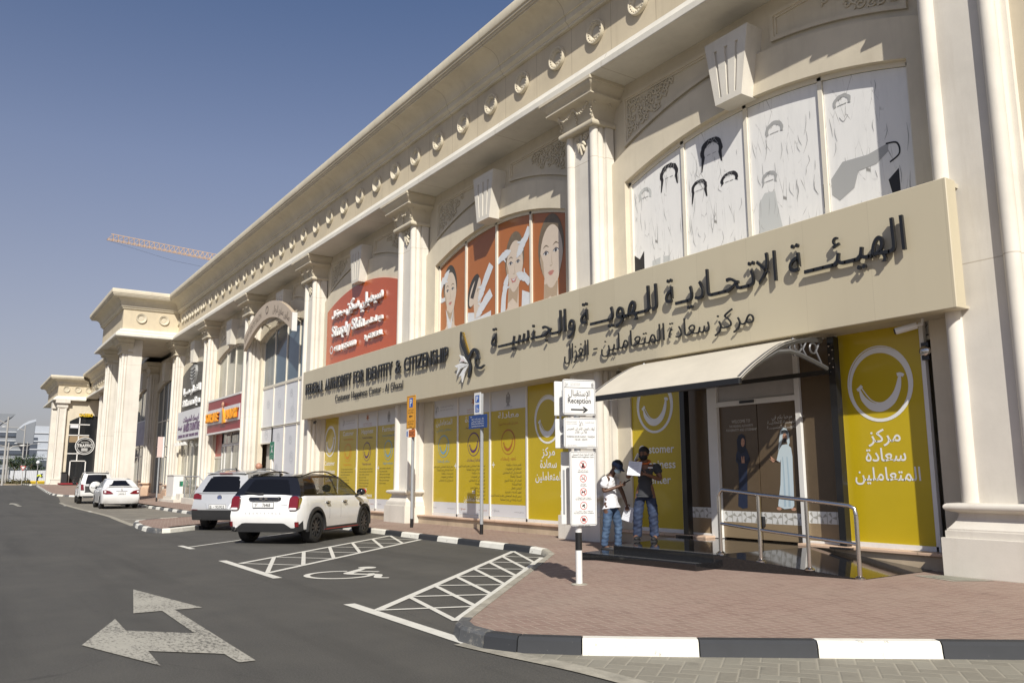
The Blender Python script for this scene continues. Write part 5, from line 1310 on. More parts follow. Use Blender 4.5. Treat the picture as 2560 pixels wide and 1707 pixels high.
def rboard(fr, x0, x1, z0, z1, nm='board', r=.03):
    mb = MB(); P = []
    for cx, cz, a0 in ((x1 - r, z0 + r, -90), (x1 - r, z1 - r, 0), (x0 + r, z1 - r, 90), (x0 + r, z0 + r, 180)):
        for k in range(4): a = radians(a0 + 30 * k); P.append((cx + r * cos(a), cz + r * sin(a)))
    poly(mb, fr, P, -.025, 0, .025); b = mb.build(nm, BW, rp)
    mb = MB(); e = .012
    for (a, b_, c_, d_) in ((x0 + e, x1 - e, z0 + e, z0 + e + .005), (x0 + e, x1 - e, z1 - e - .005, z1 - e)): poly(mb, fr, [(a, c_), (b_, c_), (b_, d_), (a, d_)], .002)
    for (a, b_) in ((x0 + e, x0 + e + .005), (x1 - e - .005, x1 - e)): poly(mb, fr, [(a, z0 + e), (b_, z0 + e), (b_, z1 - e), (a, z1 - e)], .0022)
    mb.build('border_line', IB, b, recalc=False); return b
FR = Frame(Vector((px, py, 0)) + nr * .09, uxr); FB = Frame(Vector((px, py, 0)) - nr * .22, uxr)
b1 = rboard(FR, -.245, .245, 2.375, 2.86); b2 = rboard(FR, -.235, .265, 1.925, 2.335); b3 = rboard(FR, -.155, .235, .89, 1.88)
for z0, z1, x0, x1 in ((2.375, 2.86, -.245, .245), (1.925, 2.335, -.235, .255), (.89, 1.88, -.155, .225)):
    mb = MB(); poly(mb, FB, [(x0, z0), (x1, z0), (x1, z1), (x0, z1)], 0, 0, .025); mb.build('back_board', BW, rp, bevel=.01)
    mb = MB(); mb.tube([FB(-.12, lerp(z0, z1, .15), .02), FB(-.12, lerp(z0, z1, .75), .02)], .018, 6); mb.build('channel', GREYP, rp)
    for t in (.3, .75):
        mb = MB(); mb.tube([FB(-.02, lerp(z0, z1, t), .01), FR(0.0, lerp(z0, z1, t), -.02)], .016, 6); mb.build('clamp', GREYP, rp)
mb = MB(); horse_logo(mb, FR, -.19, 2.79, .07); write(mb, FR, 'الهيئة الاتحادية للهوية والجنسية', -.06, 2.80, .022, W=.15, ar=True); write(mb, FR, 'FEDERAL AUTHORITY FOR IDENTITY', -.06, 2.775, .016, W=.15); crest(mb, FR, .20, 2.795, .06)
mb.build('heading', IG, b1, recalc=False)
mb = MB(); poly(mb, FR, [(-.23, 2.745), (.23, 2.745), (.23, 2.75), (-.23, 2.75)], .003)
write(mb, FR, 'الإستقبال', 0.0, 2.635, .115, W=.33, ar=True); write(mb, FR, 'Reception', 0.0, 2.535, .10, W=.35, wt=.012)
poly(mb, FR, [(-.13, 2.435), (.07, 2.435), (.07, 2.455), (-.13, 2.455)], .003); poly(mb, FR, [(.13, 2.445), (.07, 2.485), (.045, 2.485), (.08, 2.445), (.045, 2.405), (.07, 2.405)], .0032)
mb.build('lettering', IB, b1, recalc=False)
mb = MB(); horse_logo(mb, FR, .02, 2.26, .09); write(mb, FR, 'FEDERAL AUTHORITY', -.12, 2.27, .022, W=.16); write(mb, FR, 'FOR IDENTITY & CITIZENSHIP', -.12, 2.245, .018, W=.16); write(mb, FR, 'الهيئة الاتحادية', .15, 2.265, .03, W=.14, ar=True)
write(mb, FR, 'Contact Center 600522222', -.12, 1.955, .016, W=.14); write(mb, FR, 'www.ica.gov.ae', .17, 1.955, .016, W=.12); mb.build('heading', IG, b2, recalc=False)
mb = MB(); write(mb, FR, 'أوقات العمل: الأحد إلى الخميس', .015, 2.17, .048, W=.42, ar=True); write(mb, FR, '7:00 ص - 3:00 م', .015, 2.125, .042, W=.18, ar=True)
write(mb, FR, 'WORKING HOURS: SUNDAY - THURSDAY', .015, 2.065, .036, W=.43); write(mb, FR, '7:00 AM - 3:00 PM', .015, 2.025, .036, W=.19); mb.build('lettering', IB, b2, recalc=False)
mb = MB(); write(mb, FR, 'قائمة السلوك لمركز التسجيل', .04, 1.825, .038, W=.32, ar=True); write(mb, FR, 'Behaviour list for Registration Centre', .04, 1.795, .024, W=.33, wt=.01)
caps = [('يرجى ارتداء ملابس لائقة', 'Please Dress Properly'), ('ممنوع التدخين', 'No Smoking'), ('ممنوع دخول الحيوانات', 'No Pet Allowed in the Centre'), ('المنطقة مراقبة بالكاميرات', 'This area is under CCTV surveillance'), ('ممنوع التصوير', 'Photography Prohibited')]
rings = MB()
for k, (a, e) in enumerate(caps):
    z = 1.70 - k * .182
    ring(rings, FR, .04, z, .052, .007, .003, 28)
    if k != 3: ribbon(rings, FR, [(.004, z + .036), (.076, z - .036)], .007, .0036, n=1)
    wd = (.16, .09, .24, .30, .19)[k]
    write(mb, FR, a, .04, z - .082, .024, W=wd * .9, ar=True); write(mb, FR, e, .04, z - .105, .020, W=wd, wt=.008)
    if k == 0: poly(mb, FR, [(.04 - .028, z - .038), (.04 + .028, z - .038), (.04 + .012, z + .005), (.04 + .02, z + .03), (.04, z + .018), (.04 - .02, z + .03), (.04 - .012, z + .005)], .003)
    if k == 1: poly(mb, FR, [(.01, z - .012), (.06, z - .012), (.06, z - .004), (.01, z - .004)], .003); ribbon(mb, FR, [(.062, z), (.055, z + .015), (.065, z + .03)], .005, .003, n=3)
    if k == 2: poly(mb, FR, [(.012, z + .008), (.05, z + .008), (.062, z + .026), (.074, z + .018), (.06, z - .002), (.062, z - .03), (.054, z - .03), (.05, z - .008), (.024, z - .008), (.018, z - .03), (.01, z - .03)], .003)
    if k == 3: poly(mb, FR, [(.012, z + .0), (.05, z + .024), (.062, z + .006), (.026, z - .016)], .003); poly(mb, FR, [(.045, z - .01), (.06, z - .004), (.06, z - .03), (.05, z - .03)], .0032)
    if k == 4: poly(mb, FR, [(.014, z - .022), (.066, z - .022), (.066, z + .014), (.052, z + .014), (.047, z + .022), (.033, z + .022), (.028, z + .014), (.014, z + .014)], .003); ring(rings, FR, .04, z - .004, .012, .004, .0034, 14)
mb.build('lettering', IB, b3, recalc=False); rings.build('red_ring', IR, b3, recalc=False)

def sign_post(name, label, x, y, top, z0=.12, m=GREYP, r=.045, foot=True):
    o = thing(name, label, 'signpost', (x, y, z0)); z1 = z0 + .25
    mb = MB(); mb.lathe([(r, z1), (r, top), (0, top)], (x, y, 0), 'z', 16); mb.build('post', m, o, smooth=40)
    mb = MB(); mb.lathe([(r + .002, z0), (r + .002, z1)], (x, y, 0), 'z', 16); mb.build('foot', BLK, o, smooth=40)
    return o
def plate(o, fr, x0, x1, z0, z1, m, nm='plate', d=-.012):
    mb = MB(); poly(mb, fr, [(x0, z0), (x1, z0), (x1, z1), (x0, z1)], d, 0, .012); return mb.build(nm, m, o, bevel=.004)
# paid parking sign
x, y = -22.0, 11.19; o = sign_post('parking_sign', 'amber paid parking zone sign 333C on a grey post', x, y, 3.9)
F = Frame((x, y - .07, 0)); b = plate(o, F, -.31, .26, 2.97, 3.95, YB)
mb = MB(); write(mb, F, 'ادفع عند العداد', -.03, 3.50, .09, W=.36, ar=True); write(mb, F, 'Pay At Meter', -.03, 3.42, .075, W=.36); poly(mb, F, [(-.15, 3.335), (-.06, 3.39), (-.06, 3.35), (.08, 3.35), (.08, 3.32), (-.06, 3.32), (-.06, 3.28)], .003)
write(mb, F, 'مواقف خاضعة للرسوم', -.03, 3.17, .08, W=.38, ar=True); write(mb, F, 'Paid Parking', -.03, 3.09, .075, W=.32); write(mb, F, 'Zone', -.03, 3.01, .07, W=.14)
for q in ([(-.29, 2.99), (.24, 2.99), (.24, 3.0), (-.29, 3.0)], [(-.29, 3.92), (.24, 3.92), (.24, 3.93), (-.29, 3.93)], [(-.29, 2.99), (-.275, 2.99), (-.275, 3.93), (-.29, 3.93)], [(.225, 2.99), (.24, 2.99), (.24, 3.93), (.225, 3.93)]): poly(mb, F, q, .0025)
mb.build('lettering', IB, b, recalc=False)
mb = MB(); poly(mb, F, [(-.14, 3.60), (.09, 3.60), (.09, 3.88), (-.14, 3.88)], .003); mb.build('blue_square', BLUE, b, recalc=False)
mb = MB(); write(mb, F, 'P', -.025, 3.635, .29, W=.14, d=.005, wt=.02); mb.build('letter_p', BW, b, recalc=False)
b = plate(o, F, -.16, .26, 2.72, 2.945, ORB); mb = MB(); write(mb, F, '333C', .05, 2.775, .16, W=.32, wt=.01); mb.build('lettering', IB, b, recalc=False)
b = plate(o, F, -.33, -.165, 2.72, 2.945, BW); mb = MB(); poly(mb, F, [(-.28, 2.75), (-.21, 2.75), (-.21, 2.9), (-.28, 2.9)], .003); mb.build('phone_mark', BLUE, b, recalc=False)
# disabled parking sign
x, y = -18.3, 11.29; o = sign_post('disabled_parking_sign', 'blue and white disabled parking sign over a dark blue notice on a grey post', x, y, 3.7)
F = Frame((x, y - .07, 0)); b = plate(o, F, -.28, .05, 3.16, 3.73, BW)
mb = MB(); poly(mb, F, [(-.21, 3.47), (-.02, 3.47), (-.02, 3.66), (-.21, 3.66)], .003); poly(mb, F, [(-.21, 3.22), (-.02, 3.22), (-.02, 3.42), (-.21, 3.42)], .003); mb.build('blue_square', BLUE, b, recalc=False)
mb = MB(); write(mb, F, 'P', -.115, 3.50, .19, W=.10, d=.005, wt=.02); ring(mb, F, -.125, 3.285, .045, .014, .005, 20, a0=radians(100), a1=radians(380)); ribbon(mb, F, [(-.13, 3.375), (-.125, 3.31), (-.075, 3.31), (-.055, 3.25)], .018, .0055, n=3); disc(mb, F, -.13, 3.398, .014, d=.005, n=10); mb.build('symbol', BW, b, recalc=False)
b = plate(o, F, -.55, .36, 2.80, 3.15, NAVYB); mb = MB()
for k, (t, ar) in enumerate((('موقف مخصص لأصحاب الهمم', True), ('غرامة الوقوف للمخالفين', True), ('RESERVED FOR PEOPLE OF DETERMINATION', False), ('UNAUTHORISED VEHICLES WILL BE FINED', False))): write(mb, F, t, -.1, 3.03 - .062 * k, .055 if ar else .042, W=.62, ar=ar)
write(mb, F, 'RTA', -.42, 3.09, .035, W=.1); mb.build('lettering', BW, b, recalc=False)
# green assembly point sign
x, y = -33.4, 10.7; o = sign_post('assembly_point_sign', 'small green assembly point sign on a white post behind the parked cars', x, y, 2.9, m=BW, r=.035)
F = Frame((x, y - .06, 0)); b = plate(o, F, -.30, .26, 2.30, 3.0, GRN); plate(o, F, .26, .33, 2.30, 3.02, BW, 'edge')
mb = MB(); disc(mb, F, -.02, 2.80, .035, d=.004); disc(mb, F, -.02, 2.66, .05, .10, d=.004)
for sx in (-1, 1):
    for sz in (-1, 1): ribbon(mb, F, [(-.02 + sx * .17, 2.72 + sz * .18), (-.02 + sx * .07, 2.72 + sz * .07)], [.02, .05], .004, n=2)
write(mb, F, 'نقطة التجمع', -.02, 2.44, .06, W=.3, ar=True); write(mb, F, 'ASSEMBLY POINT', -.02, 2.36, .05, W=.36); mb.build('symbol', BW, b, recalc=False)
# far sign seen from its edge
x, y = -56.9, 10.87; o = sign_post('street_sign', 'tall grey post with a narrow pale sign beside the portico', x, y, 4.1)
plate(o, Frame((x + .06, y, 0), (.3, .95, 0)), -.16, .16, 2.9, 4.2, mat('sign_pinkish', (0.55, 0.42, 0.38), 0.5)); plate(o, Frame((x + .05, y, 0), (.3, .95, 0)), .16, .24, 2.88, 4.2, BW, 'edge')

# white cabinet with steps, glass balustrade box, ball topped post
cb = thing('utility_cabinet', 'white upright cabinet on low steps beside the portico pilaster', 'cabinet', (-56.3, 11.5, .12))
mb = MB(); mb.box(-57.3, -55.3, 11.5, 12.1, .45, 1.75); mb.build('body', BW, cb, bevel=.02); mb = MB(); mb.box(-57.35, -55.25, 11.45, 12.12, 1.75, 1.79); mb.build('lid', ALU, cb)
mb = MB(); mb.box(-58, -53.6, 11.2, 12.4, .1, .28); mb.box(-57.6, -55.1, 11.4, 12.4, .28, .45); mb.box(-54.9, -53.8, 11.6, 12.4, .28, .62); mb.build('base', S_PIL, cb)
gb = thing('balustrade', 'glass balustrade with a metal rail on a cream base at the furniture shop', 'balustrade', (-50, 11.4, .12))
mb = MB(); mb.box(-51.6, -48.5, 11.2, 12.4, .1, .46); mb.build('base', S_PIL, gb, bevel=.02)
q = NB('clear_pane', .05); q.b.inputs['Transmission Weight'].default_value = .0; q.b.inputs['Alpha'].default_value = .45; q.color((0.35, 0.37, 0.33, 1))
mb = MB(); mb.box(-51.4, -48.6, 11.28, 11.30, .46, 1.5); mb.build('glass', q.m, gb)
mb = MB(); mb.tube([(-51.7, 11.6, 1.3), (-51.3, 11.29, 1.66), (-48.0, 11.29, 1.66), (-47.8, 11.6, 1.3)], .035, 8)
for x in (-51.2, -49.9, -48.6): mb.tube([(x, 11.29, .46), (x, 11.29, 1.66)], .03, 8)
mb.build('rail', GREYP, gb)
mb = MB(); mb.box(-51.75, -51.3, 11.1, 11.2, 1.1, 1.4); mb.build('green_box', GRN, gb)
bt = thing('ball_topped_post', 'round pinkish ball on a short post showing above the silver car roof', 'post', (-33.6, 9.9, .12))
mb = MB(); mb.ball((-33.6, 10.2, 2.02), .135, n=16, m=12); mb.build('ball', mat('ball_pink', (0.42, 0.22, 0.15), .5), bt, smooth=60)
mb = MB(); mb.lathe([(.09, .12), (.06, .2), (.05, 1.8), (.08, 1.9)], (-33.6, 10.2, 0), 'z', 14); mb.build('shaft', ALU_C, bt, smooth=40)
# ================================================================ cars
def paint(name, col, metal=0.0, rough=.28):
    q = NB(name, rough); n = q.noise(2.0, 5); s = q.xyz()
    dirt = q.math('MULTIPLY', q.rng(s[2], .75, .15, 0, .45), q.rng(n, .35, .7, .3, 1))
    q.color(q.mix(dirt, col, (0.33, 0.28, 0.21))); q.b.inputs['Metallic'].default_value = metal
    q.b.inputs['Coat Weight'].default_value = .8; q.b.inputs['Coat Roughness'].default_value = .05; return q.m
CWH = paint('car_white', (0.76, 0.76, 0.75)); CSI = paint('car_silver', (0.52, 0.525, 0.53), .35, .32); CPE = paint('car_pearl', (0.66, 0.66, 0.64), .1)
CBK = mat('car_black_gloss', (0.010, 0.010, 0.012), 0.12, coat=.6); PLA = mat('car_black_plastic', (0.022, 0.022, 0.023), 0.6, var=.15, vs=6)
PRIV = mat('privacy_glass', (0.006, 0.006, 0.007), 0.05, spec=.45); TYR = mat('tyre_rubber', (0.022, 0.021, 0.020), 0.85, var=.2, vs=12); RIMB = mat('rim_black', (0.018, 0.018, 0.019), 0.35, coat=.3); RIMS = mat('rim_silver', (0.45, 0.45, 0.46), 0.3, metal=.8)
TLR = mat('lamp_red', (0.15, 0.004, 0.008), 0.12, coat=.8); TLC = mat('lamp_clear', (0.70, 0.68, 0.68), 0.15, coat=.6); CHR = mat('chrome', (0.70, 0.70, 0.70), 0.1, metal=1.0); PLT = mat('plate_white', (0.74, 0.74, 0.72), 0.35); INT = mat('car_interior', (0.03, 0.028, 0.026), .8)
REDP = mat('car_red', (0.42, 0.02, 0.02), .25, coat=.5)
_g = NB('clear_car_glass', .04); _g.color((0.03, 0.033, 0.03, 1)); _g.b.inputs['Alpha'].default_value = .55; CGL = _g.m
def interp(tab, x):
    if x <= tab[0][0]: return tab[0][1]
    for (a, b), (c_, d) in zip(tab[:-1], tab[1:]):
        if x <= c_: return lerp(b, d, (x - a) / (c_ - a))
    return tab[-1][1]
def wheel(par, x, y, r, wd, rim_m, spokes=10):
    s = 1 if y > 0 else -1
    BASE[par] = (0, 0, 0)
    mb = MB(); yo = y
    mb.lathe([(r * .66, -wd * .5), (r * .90, -wd * .52), (r * .975, -wd * .44), (r, -wd * .30), (r, wd * .30), (r * .975, wd * .44), (r * .90, wd * .52), (r * .66, wd * .5)], (x, yo - s * wd * .5, r), 'y', 28, cap=False)
    ty = mb.build('wheel', TYR, par, smooth=40)
    mb = MB(); f = yo - s * .005
    mb.lathe([(r * .665, f - s * .05), (r * .665, f - s * .01), (r * .62, f - s * .02), (r * .60, f - s * .10), (.02, f - s * .11)], (x, 0, r), 'y', 24, cap=False)
    for k in range(spokes):
        a = 2 * pi * k / spokes; ca, sa = cos(a), sin(a); w1, w2 = r * .065, r * .05
        P = []
        for rr, ww in ((r * .12, w1), (r * .63, w2)):
            for q in (-1, 1): P.append((x + ca * rr - sa * ww * q, f - s * .018, r + sa * rr + ca * ww * q))
        for rr, ww in ((r * .12, w1), (r * .63, w2)):
            for q in (-1, 1): P.append((x + ca * rr - sa * ww * q, f - s * .07, r + sa * rr + ca * ww * q))
        mb.add(P, [(0, 1, 3, 2), (0, 2, 6, 4), (1, 5, 7, 3)])
    mb.lathe([(r * .17, f - s * .06), (r * .17, f - s * .012), (0, f - s * .008)], (x, 0, r), 'y', 14)
    mb.build('rim', rim_m, ty, smooth=35)
def car(name, label, loc, rz, scale, P, group=None):
    o = thing(name, label, P.get('cat', 'car'), loc, group, rz); local(o); o.scale = scale if isinstance(scale, tuple) else (scale,) * 3
    L, W = P['L'], P['W']; x0, x1 = -L / 2, L / 2; hw0 = W / 2; R_, Ra = P['r'], P['r'] + .055
    xr = x0 + P['ro']; xf = xr + P['wb']
    def hw(x):
        d = x - x0; e = x1 - x; k = 1.0
        if d < .42: k *= 1 - .10 * ((.42 - d) / .42) ** 2.4
        if e < .8: k *= 1 - .22 * ((.8 - e) / .8) ** 2.2
        return hw0 * k
    xs = [x0, x0 + .03, x0 + .08, x0 + .16, x0 + .28, x0 + .42]
    for xc in (xr, xf): xs += [xc + Ra * cos(pi * k / 16) for k in range(17)] + [xc - Ra - .001, xc + Ra + .001]
    xs += [x1, x1 - .03, x1 - .08, x1 - .16, x1 - .3, x1 - .5] + [lerp(x0, x1, t / 14) for t in range(1, 14)]
    xs = sorted(set(round(x, 4) for x in xs))
    def section(x):
        h = hw(x); zt = interp(P['belt'], x); zb = P['sill']
        for xc in (xr, xf):
            if abs(x - xc) < Ra: zb = max(zb, R_ + sqrt(Ra * Ra - (x - xc) ** 2))
        cr = P.get('crown', .04); q = []
        for y, z in [(h - .05, zb), (h - .012, zb + .03), (h, lerp(zb, zt, .42)), (h - .006, lerp(zb, zt, .72)), (h - .03, zt - .045), (h - .055, zt - .01), (h - .10, zt + .006), (h * .55, zt + cr * .75), (0, zt + cr)]:
            sh = interp(P['rear'], z) * max(0, 1 - (x - x0) / .55) - interp(P['front'], z) * max(0, 1 - (x1 - x) / .7)
            q.append((x + sh, y, z))
        return q
    rows = [section(x) for x in xs]; mb = MB(); n = len(rows[0])
    for sgn in (1, -1):
        rr = [[(a, sgn * b, c_) for a, b, c_ in r] for r in rows]
        for i in range(len(rr) - 1):
            xm = (xs[i] + xs[i + 1]) / 2
            for j in range(n - 1):
                mi = 1 if (j >= 6 and P['cab'][0] + .12 < xm < P['cab'][1] - .1) else 0
                mb.add([rr[i][j], rr[i + 1][j], rr[i + 1][j + 1], rr[i][j + 1]], [(0, 1, 2, 3)], mi)
    for e in (0, -1):
        r = rows[e]
        for j in range(n - 2): 
            ys = [1, .6, .2, -.2, -.6, -1]
            bul = (.035 if e == 0 else -.10)
            def pt(j_, k): a, b, c_ = r[j_]; return (a - bul * (1 - k * k), b * k, c_)
            for a, b in zip(ys[:-1], ys[1:]): mb.add([pt(j, a), pt(j, b), pt(j + 1, b), pt(j + 1, a)], [(0, 1, 2, 3)])
        ys = [1, .6, .2, -.2, -.6, -1]
        top = [(r[n - 2][0] - (.035 if e == 0 else -.10) * (1 - k * k), r[n - 2][1] * k, r[n - 2][2]) for k in ys]
        mb.add(top + [r[n - 1]], [tuple(range(7))])
    body = mb.build('body', [P['paint'], INT], o, smooth=38)
    # floor and wheel wells
    mb = MB(); mb.box(x0 + .12, x1 - .15, -hw0 + .2, hw0 - .2, P['sill'] - .02, P['belt'][1][1] - .25)
    mb.build('underbody', PLA, o)
    for xc in (xr, xf):
        for s in (1, -1): wheel(o, xc, s * (hw0 - P.get('inset', .02)), R_, P.get('tw', .22), P['rim'], P.get('spokes', 10))
    # cabin: pillars (xb, xt) front to back on the side, roof line
    ZB = P['zb']; hb = hw0 - .085; ht = P['ht']; PIL = P['pillars']
    def sp(xb, xt, t, s): # point on the cabin side
        zt = interp(P['roof'], xt); x = lerp(xb, xt, t); y = lerp(hb, ht, t) + .025 * sin(pi * t)
        return (x, s * y, lerp(interp(ZB, xb), zt, t))
    for s in (1, -1):
        mb = MB()
        def strip(a0, a1, b0, b1, t0=0, t1=1):
            N = 4; A = [sp(a0, b0, lerp(t0, t1, k / N), s) for k in range(N + 1)]; B = [sp(a1, b1, lerp(t0, t1, k / N), s) for k in range(N + 1)]
            mb.grid([A, B])
        for (xb, xt, wb_, wt_) in PIL: strip(xb - wb_ / 2, xb + wb_ / 2, xt - wt_ / 2, xt + wt_ / 2)
        for (a, b) in zip(PIL[:-1], PIL[1:]):
            strip(a[0], b[0], a[1], b[1], .90, 1.0); strip(a[0], b[0], a[1], b[1], 0, .05)
        mb.build('pillars', P['pillar_m'], o, smooth=60, recalc=False)
        for k, (a, b) in enumerate(zip(PIL[:-1], PIL[1:])):
            mb = MB(); N = 4
            A = [sp(a[0] + a[2] / 2 - .01, a[1] + a[3] / 2 - .01, lerp(.04, .91, i / N), s) for i in range(N + 1)]; B = [sp(b[0] - b[2] / 2 + .01, b[1] - b[3] / 2 + .01, lerp(.04, .91, i / N), s) for i in range(N + 1)]
            inn = [(x, y - s * .004, z) for x, y, z in A]; inb = [(x, y - s * .004, z) for x, y, z in B]
            mb.grid([inn, inb]); mb.build('side_window', P['glass'][k], o, smooth=60, recalc=False)
    def cross(xb, xt, bulge, t0, t1, m, nm, off=0.0, wk=1.0):
        N, M_ = 8, 5; rows = []
        for i in range(M_ + 1):
            t = lerp(t0, t1, i / M_); row = []
            for k in range(N + 1):
                u = lerp(-1, 1, k / N); p = sp(xb, xt, t, 1); row.append((p[0] + bulge * (1 - u * u) + off, p[1] * u * wk, p[2] + (.03 * (1 - u * u) * t if abs(bulge) > 0 else 0)))
            rows.append(row)
        mb = MB(); mb.grid(rows); return mb.build(nm, m, o, smooth=60, recalc=False)
    bk, fr_ = PIL[0], PIL[-1]
    cross(bk[0] - bk[2] / 2, bk[1] - bk[3] / 2, -.05, 0, 1, P['rear_frame'], 'rear_frame'); cross(bk[0] - bk[2] / 2, bk[1] - bk[3] / 2, -.05, .06, .86, PRIV, 'rear_window', -.006, .90)
    cross(fr_[0] + fr_[2] / 2, fr_[1] + fr_[3] / 2, .12, 0, 1, CGL, 'windscreen')
    # roof
    mb = MB(); xb_, xf_ = bk[1] - bk[3] / 2, fr_[1] + fr_[3] / 2; rows = []
    for i in range(13):
        t = i / 12; x = lerp(xb_, xf_, t); z = interp(P['roof'], x); row = []
        for k in range(11):
            u = lerp(-1, 1, k / 10); e = -.05 * (1 - u * u) * max(0, 1 - t * 6) + .12 * (1 - u * u) * max(0, 1 - (1 - t) * 6)
            row.append((x + e, ht * u, z + .045 * (1 - abs(u) ** 2.6) - (.012 if abs(u) == 1 else 0)))
        rows.append(row)
    mb.grid(rows); mb.build('roof', P['roof_m'], o, smooth=60, recalc=False)
    mb = MB()     # seats
    for x in (xf - 1.15, xr + .45):
        for y in (-.38, .38):
            mb.box(x - .08, x + .10, y - .24, y + .24, .6, 1.08); mb.ball((x - .02, y, 1.2), .07, .13, .10, 8, 6)
    mb.build('seats', INT, o, bevel=.04)
    return o, hw, sp
def body_x(P, y, z):
    """where the rear of the body is at height z and side offset y"""
    zt, zb = P['belt'][0][1], P['sill']; T = [(zb, 0), (zb + .03, 0), (lerp(zb, zt, .42), 0), (lerp(zb, zt, .72), 0), (zt - .045, 0), (zt - .01, 0)]
    T = [(a, interp(P['rear'], a)) for a, _ in T]; h0 = P['W'] / 2; h = h0 * .9; k = abs(y) / h
    x = -P['L'] / 2 + interp(T, z) - .035 * (1 - min(1, k) ** 2)
    if k > 1: x += .42 * max(0, 1 - (max(0, 1 - abs(y) / h0) / .1) ** (1 / 2.4))
    return x
def rear_skin(o, name, m, P, ymax, lo, hi, proud, ny=24, nz=4):
    mb = MB(); rows = []
    for i in range(ny + 1):
        y = lerp(-ymax, ymax, i / ny); a, b = lo(abs(y)), hi(abs(y)); r = []
        for j in range(nz + 1):
            z = lerp(a, b, j / nz); r.append((body_x(P, y, z) - proud, y, z))
        r = [(r[0][0] + .12, y, a)] + r + [(r[-1][0] + .06, y, b)]; rows.append(r)
    mb.grid(rows); return mb.build(name, m, o, smooth=40)
def rear_patch(o, name, m, pts, xoff, P, th=.02, nseg=1, bul=.035, smooth=None, parent=None):
    """lamp, plate or trim lying on the rear face; pts (y,z)"""
    mb = MB(); x0 = -P['L'] / 2; h = P['W'] / 2 * .9
    def X(y, z): return body_x(P, y, z) - xoff
    n = len(pts); c = (sum(p[0] for p in pts) / n, sum(p[1] for p in pts) / n)
    out = [(X(y, z) + .006, y, z) for y, z in pts]; ins = [(X(lerp(c[0], y, .88), lerp(c[1], z, .88)) - th, lerp(c[0], y, .88), lerp(c[1], z, .88)) for y, z in pts]
    mb.grid([[(p[0] + .06, p[1], p[2]) for p in out], out, ins], closed_u=True); mb.add(ins, [tuple(range(n))])
    return mb.build(name, m, parent or o, smooth=smooth)
def rear_frame(P, xoff=.03): return Frame((-P['L'] / 2 - xoff, 0, 0), (0, -1, 0), (0, 0, 1))
def rnd(y0, y1, z0, z1, r, n=4):
    Q = []
    for cy, cz, a0 in ((y1 - r, z0 + r, -90), (y1 - r, z1 - r, 0), (y0 + r, z1 - r, 90), (y0 + r, z0 + r, 180)):
        for k in range(n + 1): a = radians(a0 + 90 * k / n); Q.append((cy + r * cos(a), cz + r * sin(a)))
    return Q
def number_plate(o, P, z0, z1, w_, x, texts):
    mb = MB(); mb.box(x - .012, x, -w_ / 2, w_ / 2, z0, z1); p = mb.build('number_plate', PLT, o)
    F = Frame((x - .012, 0, 0), (0, -1, 0)); mb = MB()
    for t, cx, zz, sz, ww, ar in texts: write(mb, F, t, cx, zz, sz, W=ww, ar=ar, wt=.008)
    for q in ([(-w_ / 2, z0), (w_ / 2, z0), (w_ / 2, z0 + .008), (-w_ / 2, z0 + .008)], [(-w_ / 2, z1 - .008), (w_ / 2, z1 - .008), (w_ / 2, z1), (-w_ / 2, z1)], [(-w_ / 2, z0), (-w_ / 2 + .008, z0), (-w_ / 2 + .008, z1), (-w_ / 2, z1)], [(w_ / 2 - .008, z0), (w_ / 2, z0), (w_ / 2, z1), (w_ / 2 - .008, z1)]): poly(mb, F, q, .0025)
    mb.build('lettering', IB, p, recalc=False)
def mirror_part(o, x, y, z, m, shell=None):
    s = 1 if y > 0 else -1
    mb = MB(); mb.ball((x, y + s * .13, z + .03), .09, .12, .085, 14, 10); p = mb.build('door_mirror', m, o, smooth=60)
    mb = MB(); mb.tube([(x + .02, y - s * .03, z - .08), (x + .01, y + s * .06, z - .03)], .03, 8); mb.build('mirror_arm', PLA, p)
    if shell: mb = MB(); mb.ball((x + .03, y + s * .14, z + .035), .085, .118, .083, 14, 10); mb.build('mirror_cap', shell, p, smooth=60)
def handles(o, hw, xs, z, m, W):
    for x in xs:
        for s in (1, -1):
            y = s * (hw(x) + .012)
            mb = MB(); mb.tube([(x - .10, y - s * .02, z), (x - .07, y + s * .015, z), (x + .07, y + s * .015, z), (x + .10, y - s * .02, z)], .016, 6, flat=1.2); mb.build('door_handle', m, o, smooth=60)
            mb = MB(); mb.ball((x + .02, y - s * .012, z - .012), .075, .008, .035, 12, 6); mb.build('handle_cup', PLA, o)
def seams(o, hw, P, xs, z0, z1):
    mb = MB()
    for x in xs:
        for s in (1, -1):
            y = s * (hw(x) + .0015)
            Z = [z0, lerp(z0, z1, .4), lerp(z0, z1, .7), z1 - .05]; Y = [y - s * .014, y, y - s * .006, y - s * .03]
            mb.grid([[(x - .004, a, b) for a, b in zip(Y, Z)], [(x + .004, a, b) for a, b in zip(Y, Z)]])
    mb.build('door_seam', IB, o, recalc=False)
def arch_trim(o, P, hw, m, w_=.065):
    x0 = -P['L'] / 2; xr = x0 + P['ro']; xf = xr + P['wb']; R_, Ra = P['r'], P['r'] + .055
    for xc in (xr, xf):
        for s in (1, -1):
            mb = MB(); rows = []
            for k in range(21):
                a = lerp(-.16, pi + .16, k / 20); row = []
                for rr, dy in ((Ra - .012, -.04), (Ra - .012, .022), (Ra + w_ * .6, .024), (Ra + w_, .004), (Ra + w_, -.03)):
                    x = xc + rr * cos(a); row.append((x, s * (hw(min(max(x, x0 + .1), P['L'] / 2 - .1)) + dy), max(P['sill'] - .03, R_ + rr * sin(a))))
                rows.append(row)
            mb.grid(rows); mb.build('wheel_arch', m, o, smooth=40)
